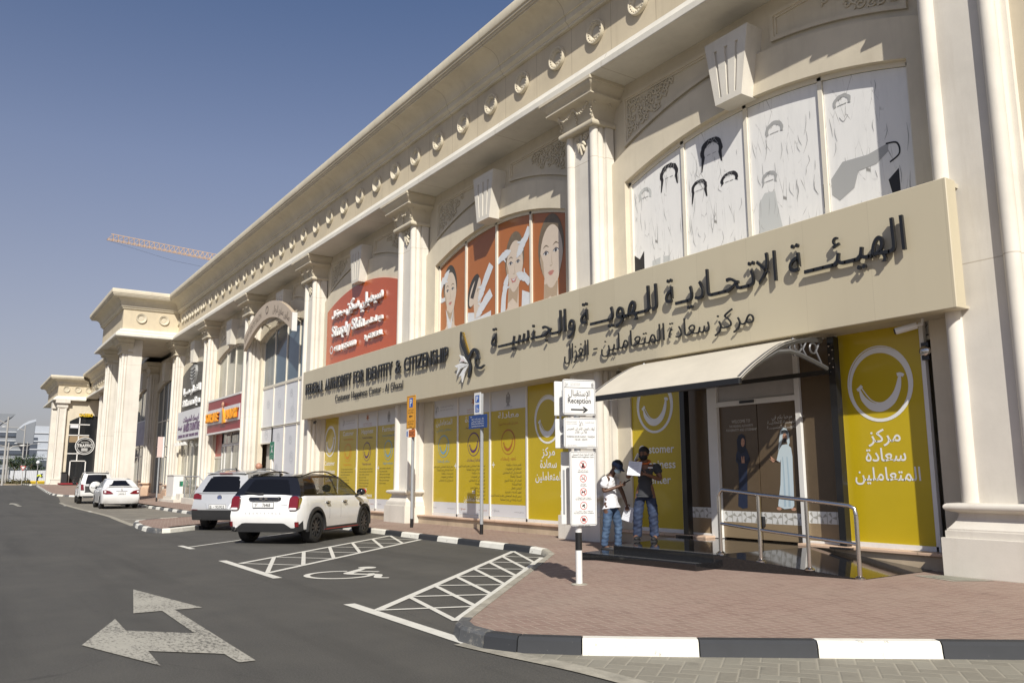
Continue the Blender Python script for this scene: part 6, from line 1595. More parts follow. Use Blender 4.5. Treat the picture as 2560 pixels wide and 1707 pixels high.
# ---------------- white two tone compact SUV
PM_ = dict(L=4.30, W=1.82, ro=.80, wb=2.67, r=.345, sill=.30, belt=[(-2.15, 1.05), (-1.9, 1.06), (.75, 1.02), (1.2, 1.0), (1.85, .95), (2.15, .85)], rear=[(.28, .10), (.42, .02), (.55, 0), (.72, .03), (1.08, .10)], front=[(.2, .05), (.6, 0), (1.0, .25)],
           cab=(-1.95, 1.0), zb=[(-2.2, 1.05), (.8, 1.03), (1.1, 1.03)], ht=.60, roof=[(-1.8, 1.455), (-1.2, 1.50), (-.3, 1.52), (.4, 1.48)],
           pillars=[(-1.93, -1.66, .16, .22), (-1.26, -1.16, .10, .08), (-.18, -.22, .10, .08), (.98, .28, .10, .10)], glass=[PRIV, CGL, CGL], pillar_m=CBK, rear_frame=CBK, roof_m=CBK, paint=CWH, rim=RIMB, spokes=10, cat='car', inset=.0, tw=.235)
o, hw, sp = car('compact_suv', 'white compact SUV with black roof and red mirror caps in front of the silver car', (-21.30, 7.83, 0), radians(132.5), 1.06, PM_)
P = PM_; arch_trim(o, P, hw, PLA)
rear_skin(o, 'rear_skirt', PLA, P, .885, lambda y: .27 if y < .8 else lerp(.27, .31, (y - .8) / .085), lambda y: .47 if y < .50 else lerp(.47, .37, (y - .5) / .16) if y < .66 else .365 if y < .79 else lerp(.365, .52, (y - .79) / .095), .022)
for s in (1, -1):
    mb = MB(); a = -.985; b = .96; mb.box(a, b, s * .88, s * .925, .24, .34); mb.build('side_skirt', PLA, o, bevel=.015)
    mb = MB(); mb.box(a, b, s * .924, s * .929, .275, .29); mb.build('red_stripe', REDP, o)
    L_ = rear_patch(o, 'tail_lamp', TLR, rnd(s * .72 - .115, s * .72 + .115, .73, 1.06, .085), .012, P, .03, smooth=50)
    rear_patch(o, 'lamp_surround', CHR, rnd(s * .72 - .125, s * .72 + .125, .72, 1.07, .09), .006, P, .012, smooth=50, parent=L_)
    rear_patch(o, 'reversing_lamp', TLC, rnd(s * .72 - .085, s * .72 + .085, .755, .805, .02), .045, P, .008, parent=L_)
    rear_patch(o, 'reflector', TLR, rnd(s * .80 - .035, s * .80 + .035, .385, .50, .012), .02, P, .012)
    mb = MB(); mb.ball((1.05, s * .895, .80), .10, .04, .06, 12, 8); mb.build('side_scuttle', CBK, o, smooth=60)
    mb = MB(); mb.ball((1.62, s * .80, .76), .12, .10, .14, 14, 10); mb.build('headlamp', TLC, o, smooth=60)
    for xa, xb in ((-1.35, -.40), (-.28, .34)) if False else ((-1.5, .25),):
        mb = MB(); N = 8; mb.tube([(lerp(xa, xb, t / N), s * .565, interp(P['roof'], lerp(xa, xb, t / N)) + .01 + .075 * min(1, 3.2 * min(t / N, 1 - t / N))) for t in range(N + 1)], .022, 8, flat=.8); mb.build('roof_rail', CBK, o, smooth=60)
rear_patch(o, 'boot_handle', CBK, rnd(-.40, .40, .955, 1.035, .038), .02, P, .03, smooth=50)
F = rear_frame(P, .07 - .10 + .0); 
F = Frame((-P['L'] / 2 + .075 - .035 - .055, 0, 0), (0, -1, 0)); mb = MB()
ring(mb, F, 0, .995, .045, .012, .0, 20); poly(mb, F, [(-.12, 1.0), (-.05, 1.02), (-.05, .975)], 0); poly(mb, F, [(.12, 1.0), (.05, .975), (.05, 1.02)], 0); mb.build('badge', CHR, o, recalc=False)
number_plate(o, P, .80, .93, .52, -P['L'] / 2 - .005, [('76468', .08, .825, .105, .19, False), ('P', -.17, .825, .06, .03, False), ('دبي', -.17, .885, .04, .08, True)])
mb = MB(); F = Frame((-P['L'] / 2 + .03 - .035 - .005, 0, 0), (0, -1, 0)); 
for k, ch in enumerate('COUNTRYMAN'): write(mb, F, ch, -.42 + k * .093, .665, .04, d=.006)
mb.build('boot_lettering', IB, o, recalc=False)
mb = MB(); write(mb, Frame((-P['L'] / 2 + .06 - .03, 0, 0), (0, -1, 0)), 'Cooper', .50, .86, .055, W=.16, d=.012); mb.build('badge', GREYP, o, recalc=False)
mb = MB(); mb.lathe([(.045, -.02), (.052, -.05), (.045, -.06), (.038, .05)], (-P['L'] / 2 + .03, .70, .335), 'x', 16, cap=False); mb.build('exhaust_tip', CHR, o, smooth=40)
mb = MB(); mb.box(-1.79, -1.55, -.58, .58, 1.468, 1.495); mb.build('roof_spoiler', CBK, o, bevel=.012)
mb = MB(); mb.tube([(-2.08, .05, 1.10), (-2.10, .16, 1.10), (-2.05, .52, 1.14)], [.03, .02, .01], 6); mb.build('rear_wiper', PLA, o)
mb = MB(); mb.tube([(-1.45, 0, 1.53), (-1.52, 0, 1.60)], .012, 6); mb.ball((-1.43, 0, 1.535), .07, .03, .03); mb.build('aerial', CBK, o)
mirror_part(o, .78, -.90, 1.08, CBK, REDP); mirror_part(o, .78, .90, 1.08, CBK, REDP)
handles(o, hw, (-.82, .10), .90, CHR, P['W']); seams(o, hw, P, (-1.05 + .35, .02 - .12, .98), .36, 1.0)
# ---------------- silver SUV
PT = dict(L=4.43, W=1.81, ro=.93, wb=2.60, r=.345, sill=.32, belt=[(-2.2, 1.04), (-1.9, 1.06), (.8, 1.02), (1.3, 1.0), (2.0, .90), (2.2, .78)], rear=[(.28, .10), (.42, .0), (.62, 0), (.70, .05), (1.05, .13)], front=[(.2, .05), (.6, 0), (1.0, .25)],
          cab=(-1.98, 1.05), zb=[(-2.2, 1.05), (.8, 1.03), (1.1, 1.03)], ht=.62, roof=[(-1.75, 1.58), (-1.1, 1.66), (-.3, 1.68), (.4, 1.63)],
          pillars=[(-1.97, -1.60, .26, .30), (-1.15, -1.10, .12, .10), (-.1, -.15, .12, .10), (1.02, .30, .10, .10)], glass=[PRIV, PRIV, CGL], pillar_m=CSI, rear_frame=CSI, roof_m=CSI, paint=CSI, rim=RIMS, spokes=7, inset=.0, tw=.23)
o, hw, sp = car('silver_suv', 'silver SUV with a dark rear window, partly hidden by the white SUV', (-27.35, 8.25, 0), radians(136), 1.05, PT); P = PT
arch_trim(o, P, hw, PLA, .04)
rear_skin(o, 'rear_skirt', PLA, P, .88, lambda y: .30, lambda y: .585, .022)
for s in (1, -1):
    L_ = rear_patch(o, 'tail_lamp', TLR, [(s * .84, .88), (s * .845, 1.01), (s * .76, 1.055), (s * .58, 1.0), (s * .56, .88)][::s], .012, P, .02, smooth=30)
    rear_patch(o, 'reflector', TLR, [(s * .84, .585), (s * .84, .61), (s * .62, .60), (s * .62, .575)][::s], .014, P, .006)
    mb = MB(); N = 8; mb.tube([(lerp(-1.5, .3, t / N), s * .58, interp(P['roof'], lerp(-1.5, .3, t / N)) + .01 + .06 * min(1, 3 * min(t / N, 1 - t / N))) for t in range(N + 1)], .02, 8); mb.build('roof_rail', GREYP, o, smooth=60)
F = Frame((-P['L'] / 2 + .12 - .035 - .03, 0, 0), (0, -1, 0)); mb = MB(); mb.lathe([(.0, -.0), (.075, .0), (.08, .03)], (-P['L'] / 2 + .06, 0, .93), 'x', 22); bd = mb.build('badge', CHR, o, smooth=40)
mb = MB(); F = Frame((-P['L'] / 2 + .055, 0, 0), (0, -1, 0)); ribbon(mb, F, [(-.03, .985), (0, .94), (.03, .985)], .012, .004, n=1); ribbon(mb, F, [(-.055, .95), (-.025, .88), (0, .93), (.025, .88), (.055, .95)], .012, .0045, n=1); mb.build('badge_mark', BLUE, bd, recalc=False)
number_plate(o, P, .62, .74, .52, -P['L'] / 2 - .03, [('95903', .08, .635, .105, .27, False), ('B', -.20, .635, .105, .06, False), ('دبي', -.10, .67, .05, .08, True)])
rear_patch(o, 'plate_recess', CSI, [(-.36, .61), (.36, .61), (.42, .77), (-.42, .77)], .006, P, .006)
mb = MB()
for k in range(2): mb.lathe([(.03, -.02), (.036, -.06), (.03, .05)], (-P['L'] / 2 + .05, .52 + .08 * k, .36), 'x', 12, cap=False)
mb.build('exhaust_tip', CHR, o, smooth=40)
mb = MB(); mb.box(-1.85, -1.5, -.60, .60, 1.60, 1.635); mb.build('roof_spoiler', CSI, o, bevel=.012); mb = MB(); mb.box(-1.87, -1.84, -.2, .2, 1.595, 1.62); mb.build('brake_lamp', TLR, o)
mb = MB(); mb.tube([(-2.06, .0, 1.13), (-2.08, .1, 1.13), (-2.05, .5, 1.15)], [.03, .02, .01], 6); mb.build('rear_wiper', PLA, o)
mb = MB(); mb.tube([(-1.25, 0, 1.69), (-1.33, 0, 1.78)], [.03, .01], 6); mb.build('aerial', PLA, o)
mirror_part(o, .82, .90, 1.1, CSI); handles(o, hw, (-.8, .2), .92, CSI, P['W'])
# ---------------- white saloon
PS = dict(L=4.82, W=1.82, ro=1.05, wb=2.72, r=.325, sill=.25, belt=[(-2.4, .95), (-2.2, 1.0), (-1.6, 1.02), (.9, .95), (1.4, .93), (2.2, .80), (2.4, .68)], rear=[(.25, .14), (.40, .02), (.58, .0), (.75, .04), (1.0, .06)], front=[(.2, .05), (.6, 0), (1.0, .25)],
          cab=(-1.85, 1.25), zb=[(-1.9, 1.0), (1.2, .95)], ht=.57, roof=[(-1.1, 1.38), (-.5, 1.45), (.1, 1.44), (.5, 1.38)],
          pillars=[(-1.72, -.98, .34, .22), (-1.0, -.72, .12, .10), (-.05, -.12, .10, .10), (1.2, .32, .10, .10)], glass=[PRIV, PRIV, CGL], pillar_m=CWH, rear_frame=CWH, roof_m=CWH, paint=CWH, rim=RIMS, spokes=7, tw=.215, inset=.01)
o, hw, sp = car('white_saloon', 'white saloon car parked behind the pale SUV by the kerb', (-49.95, 7.45, 0), radians(178), (1.02, 1.02, 1.08), PS); P = PS
for s in (1, -1):
    L_ = rear_patch(o, 'tail_lamp', TLR, [(s * .85, .72), (s * .85, .88), (s * .76, .915), (s * .54, .86), (s * .36, .73), (s * .44, .705), (s * .74, .70)][::s], .012, P, .02, smooth=30)
    rear_patch(o, 'reversing_lamp', TLC, rnd(s * .76 - .05, s * .76 + .05, .77, .87, .045), .035, P, .006, parent=L_)
    mirror_part(o, .85, s * .88, 1.02, CWH)
rear_patch(o, 'chrome_strip', CHR, [(-.26, .845), (.26, .845), (.30, .865), (-.30, .865)], .014, P, .008)
number_plate(o, P, .68, .80, .36, -P['L'] / 2 - .005, [('68738', .0, .70, .07, .22, False)])
mb = MB(); ring(mb, Frame((-P['L'] / 2 + .0, 0, 0), (0, -1, 0)), 0, .925, .05, .012, .004, 18); mb.build('badge', CHR, o, recalc=False)
mb = MB(); mb.tube([(-2.24, -.72, 1.02), (-2.27, -.62, 1.07), (-2.30, 0, 1.08), (-2.27, .62, 1.07), (-2.24, .72, 1.02)], .03, 8, flat=.5, up=(0, 0, 1)); mb.build('boot_spoiler', CWH, o, smooth=50)
mb = MB(); mb.lathe([(.04, .05), (.042, -.06), (.034, .05)], (-P['L'] / 2 + .12, -.5, .27), 'x', 12, cap=False); mb.build('exhaust_tip', CHR, o)
mb = MB(); mb.tube([(-2.2, -.55, .2), (-1.6, -.5, .22), (-.8, -.2, .2)], .07, 8); mb.tube([(-1.5, .5, .24), (-1.36, 0, .2), (-1.5, -.5, .24)], .04, 8); mb.build('exhaust_pipe', PLA, o)
handles(o, hw, (-.7, .35), .84, CWH, P['W'])
# ---------------- pale off roader with a spare wheel
PP = dict(L=4.60, W=1.86, ro=.98, wb=2.75, r=.385, sill=.46, belt=[(-2.3, 1.12), (.9, 1.10), (1.4, 1.08), (2.1, 1.0), (2.3, .9)], rear=[(.45, .02), (.6, 0), (.8, .02), (1.12, .05)], front=[(.2, .05), (.6, 0), (1.0, .2)],
          cab=(-2.2, 1.1), zb=[(-2.3, 1.12), (1.1, 1.10)], ht=.68, roof=[(-2.1, 1.80), (-1.2, 1.86), (0, 1.86), (.5, 1.82)],
          pillars=[(-2.16, -2.02, .20, .20), (-1.2, -1.15, .14, .12), (-.15, -.15, .12, .10), (1.05, .45, .10, .10)], glass=[PRIV, PRIV, CGL], pillar_m=CPE, rear_frame=CPE, roof_m=CPE, paint=CPE, rim=RIMS, spokes=6, tw=.26, inset=-.03)
o, hw, sp = car('offroad_suv', 'pale off road SUV with a spare wheel cover, beyond the white saloon', (-60.9, 7.75, 0), radians(176), 1.05, PP); P = PP
arch_trim(o, P, hw, CPE, .08)
mb = MB(); mb.lathe([(.0, -.20), (.26, -.20), (.32, -.17), (.345, -.10), (.345, .02)], (-P['L'] / 2, .05, .98), 'x', 26); sw = mb.build('spare_wheel_cover', CPE, o, smooth=40)
mb = MB(); mb.lathe([(.346, -.11), (.375, -.06), (.375, .04), (.34, .05)], (-P['L'] / 2, .05, .98), 'x', 26, cap=False); mb.build('spare_tyre', TYR, sw, smooth=40)
mb = MB(); mb.box(-P['L'] / 2 - .21, -P['L'] / 2 - .195, -.2, .3, .95, 1.05); mb.build('slot', PLA, sw)
for s in (1, -1):
    rear_patch(o, 'tail_lamp', TLR, [(s * .83, .80), (s * .84, 1.16), (s * .70, 1.16), (s * .64, .80)][::s], .012, P, .03)
    mb = MB(); N = 6; mb.tube([(lerp(-1.9, .3, t / N), s * .62, interp(P['roof'], lerp(-1.9, .3, t / N)) + .02 + .06 * min(1, 3 * min(t / N, 1 - t / N))) for t in range(N + 1)], .02, 6); mb.build('roof_rail', GREYP, o)
    mirror_part(o, .9, s * .93, 1.18, CBK)
rear_patch(o, 'tailgate_panel', PLA, [(-.30, .66), (.62, .66), (.62, 1.06), (-.30, 1.06)], .004, P, .008)
mb = MB(); mb.box(-P['L'] / 2 - .09, -P['L'] / 2 + .1, -.75, .75, .46, .62); mb.build('rear_bumper', CPE, o, bevel=.02)
mb = MB(); mb.box(-P['L'] / 2 - .08, -P['L'] / 2 + .3, -.66, .66, .36, .45); mb.build('tow_bar', PLA, o); handles(o, hw, (-.9, .2), 1.0, CBK, P['W'])
mb = MB(); mb.box(-2.2, -2.0, -.62, .62, 1.80, 1.84); mb.build('roof_spoiler', PLA, o, bevel=.01)
# ================================================================ people
def skin_mesh(nodes, links, root, sub=2):
    """one continuous surface grown round a jointed skeleton: nodes name -> (x,y,z,rx[,ry])"""
    names = list(nodes); ix = {k: i for i, k in enumerate(names)}
    me = bpy.data.meshes.new('sk'); me.from_pydata([nodes[k][:3] for k in names], [(ix[a], ix[b]) for a, b in links], [])
    o = bpy.data.objects.new('sk', me); COL.objects.link(o)
    m = o.modifiers.new('s', 'SKIN'); m.use_smooth_shade = True; m.branch_smoothing = .6
    for i, k in enumerate(names):
        v = me.skin_vertices[0].data[i]; r = nodes[k][3:]; v.radius = (r[0], r[-1]); v.use_root = (k == root)
    s = o.modifiers.new('d', 'SUBSURF'); s.levels = sub; s.render_levels = sub
    bpy.context.view_layer.update()
    ev = bpy.data.meshes.new_from_object(o.evaluated_get(bpy.context.evaluated_depsgraph_get()))
    bpy.data.objects.remove(o); bpy.data.meshes.remove(me); return ev
def skin_part(name, nodes, links, root, m, par, sub=2, wr=0.0):
    me = skin_mesh(nodes, links, root, sub)
    if wr:                      # soft folds in cloth
        for v in me.vertices:
            c_ = v.co; n_ = v.normal
            v.co = c_ + n_ * wr * (sin(c_.z * 47 + c_.x * 31 + c_.y * 17) * .5 + sin(c_.z * 83 - c_.y * 41 + c_.x * 12) * .5)
    me.materials.clear(); me.materials.append(m); me.shade_smooth()
    o = bpy.data.objects.new(name, me); COL.objects.link(o); o.parent = par; BASE[o] = (0, 0, 0); me.name = name
    return o
def chain(*ks): return list(zip(ks[:-1], ks[1:]))
def hand_nodes(nd, lk, pre, wrist, d, side, curl=.5, s=1.0):
    """palm, four fingers of unequal length and a thumb leaving the side of the palm"""
    w_ = Vector(nd[wrist][:3]); d = Vector(d).normalized(); sd = Vector(side).normalized(); sd = (sd - d * sd.dot(d)).normalized(); pn = d.cross(sd)
    p = w_ + d * .055 * s; nd[pre + 'palm'] = (*p, .030 * s, .020 * s); lk.append((wrist, pre + 'palm'))
    for i, L_ in enumerate((.070, .080, .074, .058)):
        a = p + d * .035 * s + sd * (.03 - .02 * i) * s; b = a + (d * (1 - curl * .5) + pn * curl * .7).normalized() * L_ * .55 * s; c_ = b + (d * (1 - curl * 1.3) + pn * curl * 1.3).normalized() * L_ * .5 * s
        for k, (q, r) in enumerate(((a, .010), (b, .0088), (c_, .0072))): nd[f'{pre}f{i}{k}'] = (*q, r * s)
        lk += [(pre + 'palm', f'{pre}f{i}0')] + chain(f'{pre}f{i}0', f'{pre}f{i}1', f'{pre}f{i}2')
    a = p - d * .02 * s + sd * .035 * s; b = a + (d * .6 + sd * .8 + pn * .3).normalized() * .035 * s; c_ = b + (d * .9 + pn * .5).normalized() * .028 * s
    for k, (q, r) in enumerate(((a, .012), (b, .0105), (c_, .008))): nd[f'{pre}t{k}'] = (*q, r * s)
    lk += [(pre + 'palm', pre + 't0'), (pre + 't0', pre + 't1'), (pre + 't1', pre + 't2')]
SKN = mat('skin_brown', (0.17, 0.082, 0.045), .5, var=.08, vs=9); SKN2 = mat('skin_dark', (0.11, 0.055, 0.033), .5, var=.08, vs=9)
def denim(name, c0, c1):
    q = NB(name, .8); n = q.noise(6, 5); f = q.noise(60, 3); c = q.mix(q.rng(n, .4, .68), c0, c1); q.color(c); q.bump(f, .3, .004); return q.m
JEAN = denim('denim_blue', (0.03, 0.06, 0.12), (0.085, 0.14, 0.225)); JEAN2 = denim('denim_navy_shaded', (0.010, 0.016, 0.04), (0.035, 0.055, 0.11))  # navy denim made darker to carry the awning shade in its colour
TEE = mat('tee_white', (0.74, 0.74, 0.76), .8, var=.03, vs=7, bump=.2, bs=14); POLO = mat('polo_charcoal', (0.038, 0.040, 0.045), .8, var=.15, vs=8, bump=.2, bs=14); ORC = mat('collar_orange', (0.55, 0.13, 0.03), .7)
CAPB = mat('cap_navy', (0.045, 0.065, 0.12), .75, var=.2, vs=20); MSKB = mat('mask_pale_blue', (0.45, 0.60, 0.66), .7); MSKK = mat('mask_black', (0.012, 0.012, 0.014), .7); HAIRK = mat('hair_black', (0.010, 0.009, 0.008), .55, bump=.6, bs=90); SHOE = mat('shoe_dark', (0.02, 0.02, 0.022), .6); PAPER = mat('paper', (0.72, 0.73, 0.78), .6); PAPL = mat('paper_print', (0.40, 0.41, 0.45), .6)
def head_parts(par, hc, tilt, yaw, skin_m, hair=True, mask=None, cap=None, beard=False):
    """face features in a head frame at hc tilted forward; x is where the face looks"""
    M = Matrix.Translation(hc) @ Matrix.Rotation(yaw, 4, 'Z') @ Matrix.Rotation(tilt, 4, 'Y')
    def B(mb, nm, m, sm=60, p=None): mb.xf(M); return mb.build(nm, m, p or par, smooth=sm)
    mb = MB(); mb.ball((0, 0, 0), .098, .076, .118, 18, 14); mb.v = [(x + (.012 if z < -.04 and x > 0 else 0), y * (1 - .25 * max(0, -z / .118)), z) for x, y, z in mb.v]
    mb.ball((.098, 0, -.022), .020, .014, .024, 8, 6)
    for s in (-1, 1): mb.ball((-.005, s * .076, -.012), .020, .012, .032, 8, 6)
    mb.ball((.086, 0, -.07), .012, .026, .010, 8, 5)
    B(mb, 'head', skin_m)
    mb = MB()
    for s in (-1, 1): mb.ball((.086, s * .032, .006), .012, .014, .008, 8, 6)
    B(mb, 'eyes', PBLK); mb = MB()
    for s in (-1, 1): mb.tube([(.094, s * .014, .028), (.094, s * .035, .034), (.082, s * .052, .026)], .006, 6)
    B(mb, 'eyebrows', HAIRK)
    if hair:
        mb = MB(); rr = random.Random(3)
        mb.ball((-.014, 0, .030), .106, .088, .108, 20, 14); mb.v = [v for v in mb.v]
        mb.v = [(x * (1 + .05 * sin(y * 140 + z * 90)), y, max(z, -.045 if x < .02 else .05)) for x, y, z in mb.v]
        B(mb, 'hair', HAIRK)
    if beard:
        mb = MB(); mb.ball((.030, 0, -.065), .078, .070, .062, 16, 10); B(mb, 'beard', HAIRK)
    if mask:
        mb = MB(); mb.ball((.048, 0, -.052), .070, .066, .056, 18, 12); k = B(mb, 'mask', mask)
        mb = MB()
        for s in (-1, 1): mb.tube([(.06, s * .062, -.03), (.0, s * .08, -.005)], .003, 5)
        B(mb, 'mask_loop', mask)
    if cap:
        mb = MB(); n = 20; rows = []
        for i in range(9):
            t = i / 8 * pi / 2; rows.append([(-.012 + .112 * cos(t) * cos(2 * pi * k / n), .094 * cos(t) * sin(2 * pi * k / n), .022 + .105 * sin(t)) for k in range(n)])
        mb.grid(rows, closed_u=True, cap1=True); cp = B(mb, 'cap', cap)
        mb = MB(); rows = []
        for e, dz in ((0, 0), (.012, .0)):
            pass
        for i in range(7):
            a = lerp(-1.15, 1.15, i / 6); rows.append([(-.012 + .108 * cos(a), .092 * sin(a), .026), (.03 + .150 * cos(a), .088 * sin(a) * .95, .008 - .012 * (1 - cos(a))), (.03 + .150 * cos(a), .088 * sin(a) * .95, .002 - .012 * (1 - cos(a))), (-.012 + .106 * cos(a), .090 * sin(a), .018)])
        mb.grid(rows, closed_u=True, cap0=True, cap1=True); B(mb, 'cap_brim', cap)
        mb = MB(); mb.ball((-.012, 0, .128), .010, .010, .006, 8, 5); B(mb, 'cap_button', cap)
def shoes(par, an, fwd, m=None):
    for k in an:
        x, y, z = k; f = Vector((*fwd, 0)).normalized(); a = atan2(f.y, f.x); mb = MB()
        mb.ball((.075, 0, .042), .145, .050, .046, 16, 10); mb.v = [(p, q, max(r, .004)) for p, q, r in mb.v]
        mb.box(-.06, .20, -.042, .042, .0, .022); mb.xf(Matrix.Translation((x, y, 0)) @ Matrix.Rotation(a, 4, 'Z')); mb.build('shoe', m or SHOE, par, smooth=50)

# man in the white tee looking at his phone
A = thing('person', 'man in white tee, navy cap and pale blue mask looking down at a phone', 'person', (-12.70, 10.82, .122), None, atan2(.50, .87)); local(A); A.scale = (1.1, 1.14, 1.02)
nd = dict(pel=(0, 0, .93, .13, .10), sp1=(-.01, 0, 1.08, .125, .095), ch=(-.01, 0, 1.27, .15, .10), nb=(.02, 0, 1.43, .07, .065), nk=(.06, 0, 1.495, .055, .055), hd=(.10, 0, 1.56, .06, .06),
          sr=(-.01, -.175, 1.385, .058), er=(-.05, -.225, 1.11, .042), wr=(.20, -.12, 1.215, .028), sl=(.0, .175, 1.385, .058), el=(.13, .225, 1.13, .042), wl=(.22, .20, .895, .028),
          hr=(-.02, -.09, .88, .09), kr=(-.04, -.10, .49, .062), ar=(-.10, -.10, .09, .042), hl=(.02, .09, .88, .09), kl=(.10, .10, .49, .062), al=(.09, .10, .09, .042), tr=(.02, -.105, .05, .035), tl=(.21, .105, .05, .035))
lk = chain('pel', 'sp1', 'ch', 'nb', 'nk', 'hd') + chain('ch', 'sr', 'er', 'wr') + chain('ch', 'sl', 'el', 'wl') + chain('pel', 'hr', 'kr', 'ar', 'tr') + chain('pel', 'hl', 'kl', 'al', 'tl')
hand_nodes(nd, lk, 'r', 'wr', (.85, .25, .35), (0, .5, .9), .55); hand_nodes(nd, lk, 'l', 'wl', (.15, 0, -1), (1, 0, 0), .5)
skin_part('body', nd, lk, 'pel', SKN2, A)
tn = dict(h0=(.02, 0, .80, .165, .125), h1=(.0, 0, .94, .160, .125), s1=(-.015, 0, 1.12, .150, .115), c1=(-.015, 0, 1.29, .165, .118), n1=(.015, 0, 1.415, .085, .08), a1=(-.015, -.185, 1.38, .080), a2=(-.045, -.222, 1.17, .078), b1=(.0, .185, 1.38, .080), b2=(.10, .222, 1.17, .076))
skin_part('tee_shirt', tn, chain('h0', 'h1', 's1', 'c1', 'n1') + chain('c1', 'a1', 'a2') + chain('c1', 'b1', 'b2'), 'h1', TEE, A, 3, .007)
jn = dict(w=(.0, 0, .95, .135, .105), p=(0, 0, .86, .14, .11), hr=(-.02, -.085, .80, .100), kr=(-.04, -.10, .49, .078), mr=(-.08, -.10, .25, .066), ar=(-.10, -.10, .06, .066), hl=(.03, .085, .80, .100), kl=(.10, .10, .49, .078), ml=(.09, .10, .25, .066), al=(.085, .10, .06, .066))
skin_part('jeans', jn, chain('w', 'p', 'hr', 'kr', 'mr', 'ar') + chain('p', 'hl', 'kl', 'ml', 'al'), 'p', JEAN, A, 3, .006)
head_parts(A, Vector((.135, 0, 1.585)), radians(34), radians(-14), SKN2, hair=True, mask=MSKB, cap=CAPB); shoes(A, [(-.10, -.10, 0), (.08, .10, 0)], (1, 0))
def held(name, label, cat, par, mb, m, extra=None):
    """a thing in a hand: top level, modelled in the holder's frame"""
    o = thing(name, label, cat, tuple(par.location), None, par.rotation_euler.z); local(o)
    o.scale = par.scale; p = mb.build(name + '_body', m, o, bevel=.002)
    if extra: extra(o)
    return o
M = Matrix.Translation((.335, -.07, 1.30)) @ Matrix.Rotation(radians(-35), 4, 'Y') @ Matrix.Rotation(radians(8), 4, 'Z')
mb = MB(); mb.box(-.075, .075, -.036, .036, -.005, .005); mb.xf(M)
def scr(o): q = MB(); q.add([tuple(M @ Vector(p)) for p in ((-.068, -.031, .0055), (.068, -.031, .0055), (.068, .031, .0055), (-.068, .031, .0055))], [(0, 1, 2, 3)]); q.build('screen', CBK, o, recalc=False)
held('phone', 'dark phone in the hand of the man in the white tee', 'phone', A, mb, PLA, scr)
M2 = Matrix.Translation((.26, .21, .69)) @ Matrix.Rotation(radians(18), 4, 'Y')
mb = MB(); mb.box(-.105, .105, -.002, .002, -.15, .13); mb.xf(M2)
def prn(o):
    q = MB()
    for k in range(6): q.add([tuple(M2 @ Vector(p)) for p in ((-.08, -.0032, .09 - .03 * k), (.05, -.0032, .09 - .03 * k), (.05, -.0032, .096 - .03 * k), (-.08, -.0032, .096 - .03 * k))], [(0, 1, 2, 3)])
    q.build('print', PAPL, o, recalc=False)
held('paper', 'white sheets hanging from the lowered hand of the man in the cap', 'paper', A, mb, PAPER, prn)

# man in the charcoal polo, phone at his ear and papers in front of him
A = thing('person', 'man in charcoal polo with orange collar and black mask holding papers and a phone', 'person', (-12.02, 11.12, .342), None, atan2(-.74, .60)); local(A); A.scale = (1.12, 1.15, 1.02)
nd = dict(pel=(0, 0, .93, .135, .105), sp1=(0, 0, 1.08, .135, .105), ch=(0, 0, 1.28, .155, .105), nb=(.01, 0, 1.44, .07, .065), nk=(.03, 0, 1.50, .058, .058), hd=(.05, 0, 1.57, .06, .06),
          sr=(0, -.185, 1.395, .060), er=(.08, -.285, 1.15, .045), wr=(.13, -.155, 1.385, .030), sl=(0, .185, 1.395, .060), el=(.06, .265, 1.12, .045), wl=(.285, .075, 1.215, .030),
          hr=(0, -.10, .88, .092), kr=(.03, -.13, .49, .065), ar=(0, -.15, .09, .045), hl=(0, .10, .88, .092), kl=(.02, .12, .49, .065), al=(0, .13, .09, .045), tr=(.13, -.18, .05, .035), tl=(.13, .16, .05, .035))
lk = chain('pel', 'sp1', 'ch', 'nb', 'nk', 'hd') + chain('ch', 'sr', 'er', 'wr') + chain('ch', 'sl', 'el', 'wl') + chain('pel', 'hr', 'kr', 'ar', 'tr') + chain('pel', 'hl', 'kl', 'al', 'tl')
hand_nodes(nd, lk, 'r', 'wr', (.0, .35, 1), (1, 0, .2), .5); hand_nodes(nd, lk, 'l', 'wl', (.35, -.9, .25), (0, .2, 1), .5)
skin_part('body', nd, lk, 'pel', SKN, A)
tn = dict(h0=(.0, 0, .835, .160, .125), h1=(.0, 0, .95, .160, .13), s1=(.0, 0, 1.12, .158, .125), c1=(.0, 0, 1.30, .172, .12), n1=(.01, 0, 1.42, .085, .08), a1=(-.0, -.195, 1.385, .078), a2=(.045, -.25, 1.235, .072), b1=(.0, .195, 1.385, .078), b2=(.04, .24, 1.22, .072))
pl_ = skin_part('polo_shirt', tn, chain('h0', 'h1', 's1', 'c1', 'n1') + chain('c1', 'a1', 'a2') + chain('c1', 'b1', 'b2'), 'h1', POLO, A, 3, .006)
mb = MB(); mb.tube([(.012 + .088 * cos(a), .088 * sin(a), 1.455 - .035 * cos(a)) for a in [2 * pi * k / 20 for k in range(21)]], .020, 8); mb.build('collar', ORC, A, smooth=60)
mb = MB(); mb.box(.118, .124, .07, .15, 1.335, 1.355); mb.build('chest_lettering', PW, A)
jn = dict(w=(.0, 0, .95, .135, .11), p=(0, 0, .86, .145, .115), hr=(0, -.095, .80, .105), kr=(.03, -.13, .49, .088), mr=(.01, -.145, .25, .080), ar=(0, -.15, .045, .085), hl=(0, .095, .80, .105), kl=(.02, .12, .49, .088), ml=(.01, .125, .25, .080), al=(0, .13, .045, .085))
skin_part('jeans', jn, chain('w', 'p', 'hr', 'kr', 'mr', 'ar') + chain('p', 'hl', 'kl', 'ml', 'al'), 'p', JEAN2, A, 3, .006)
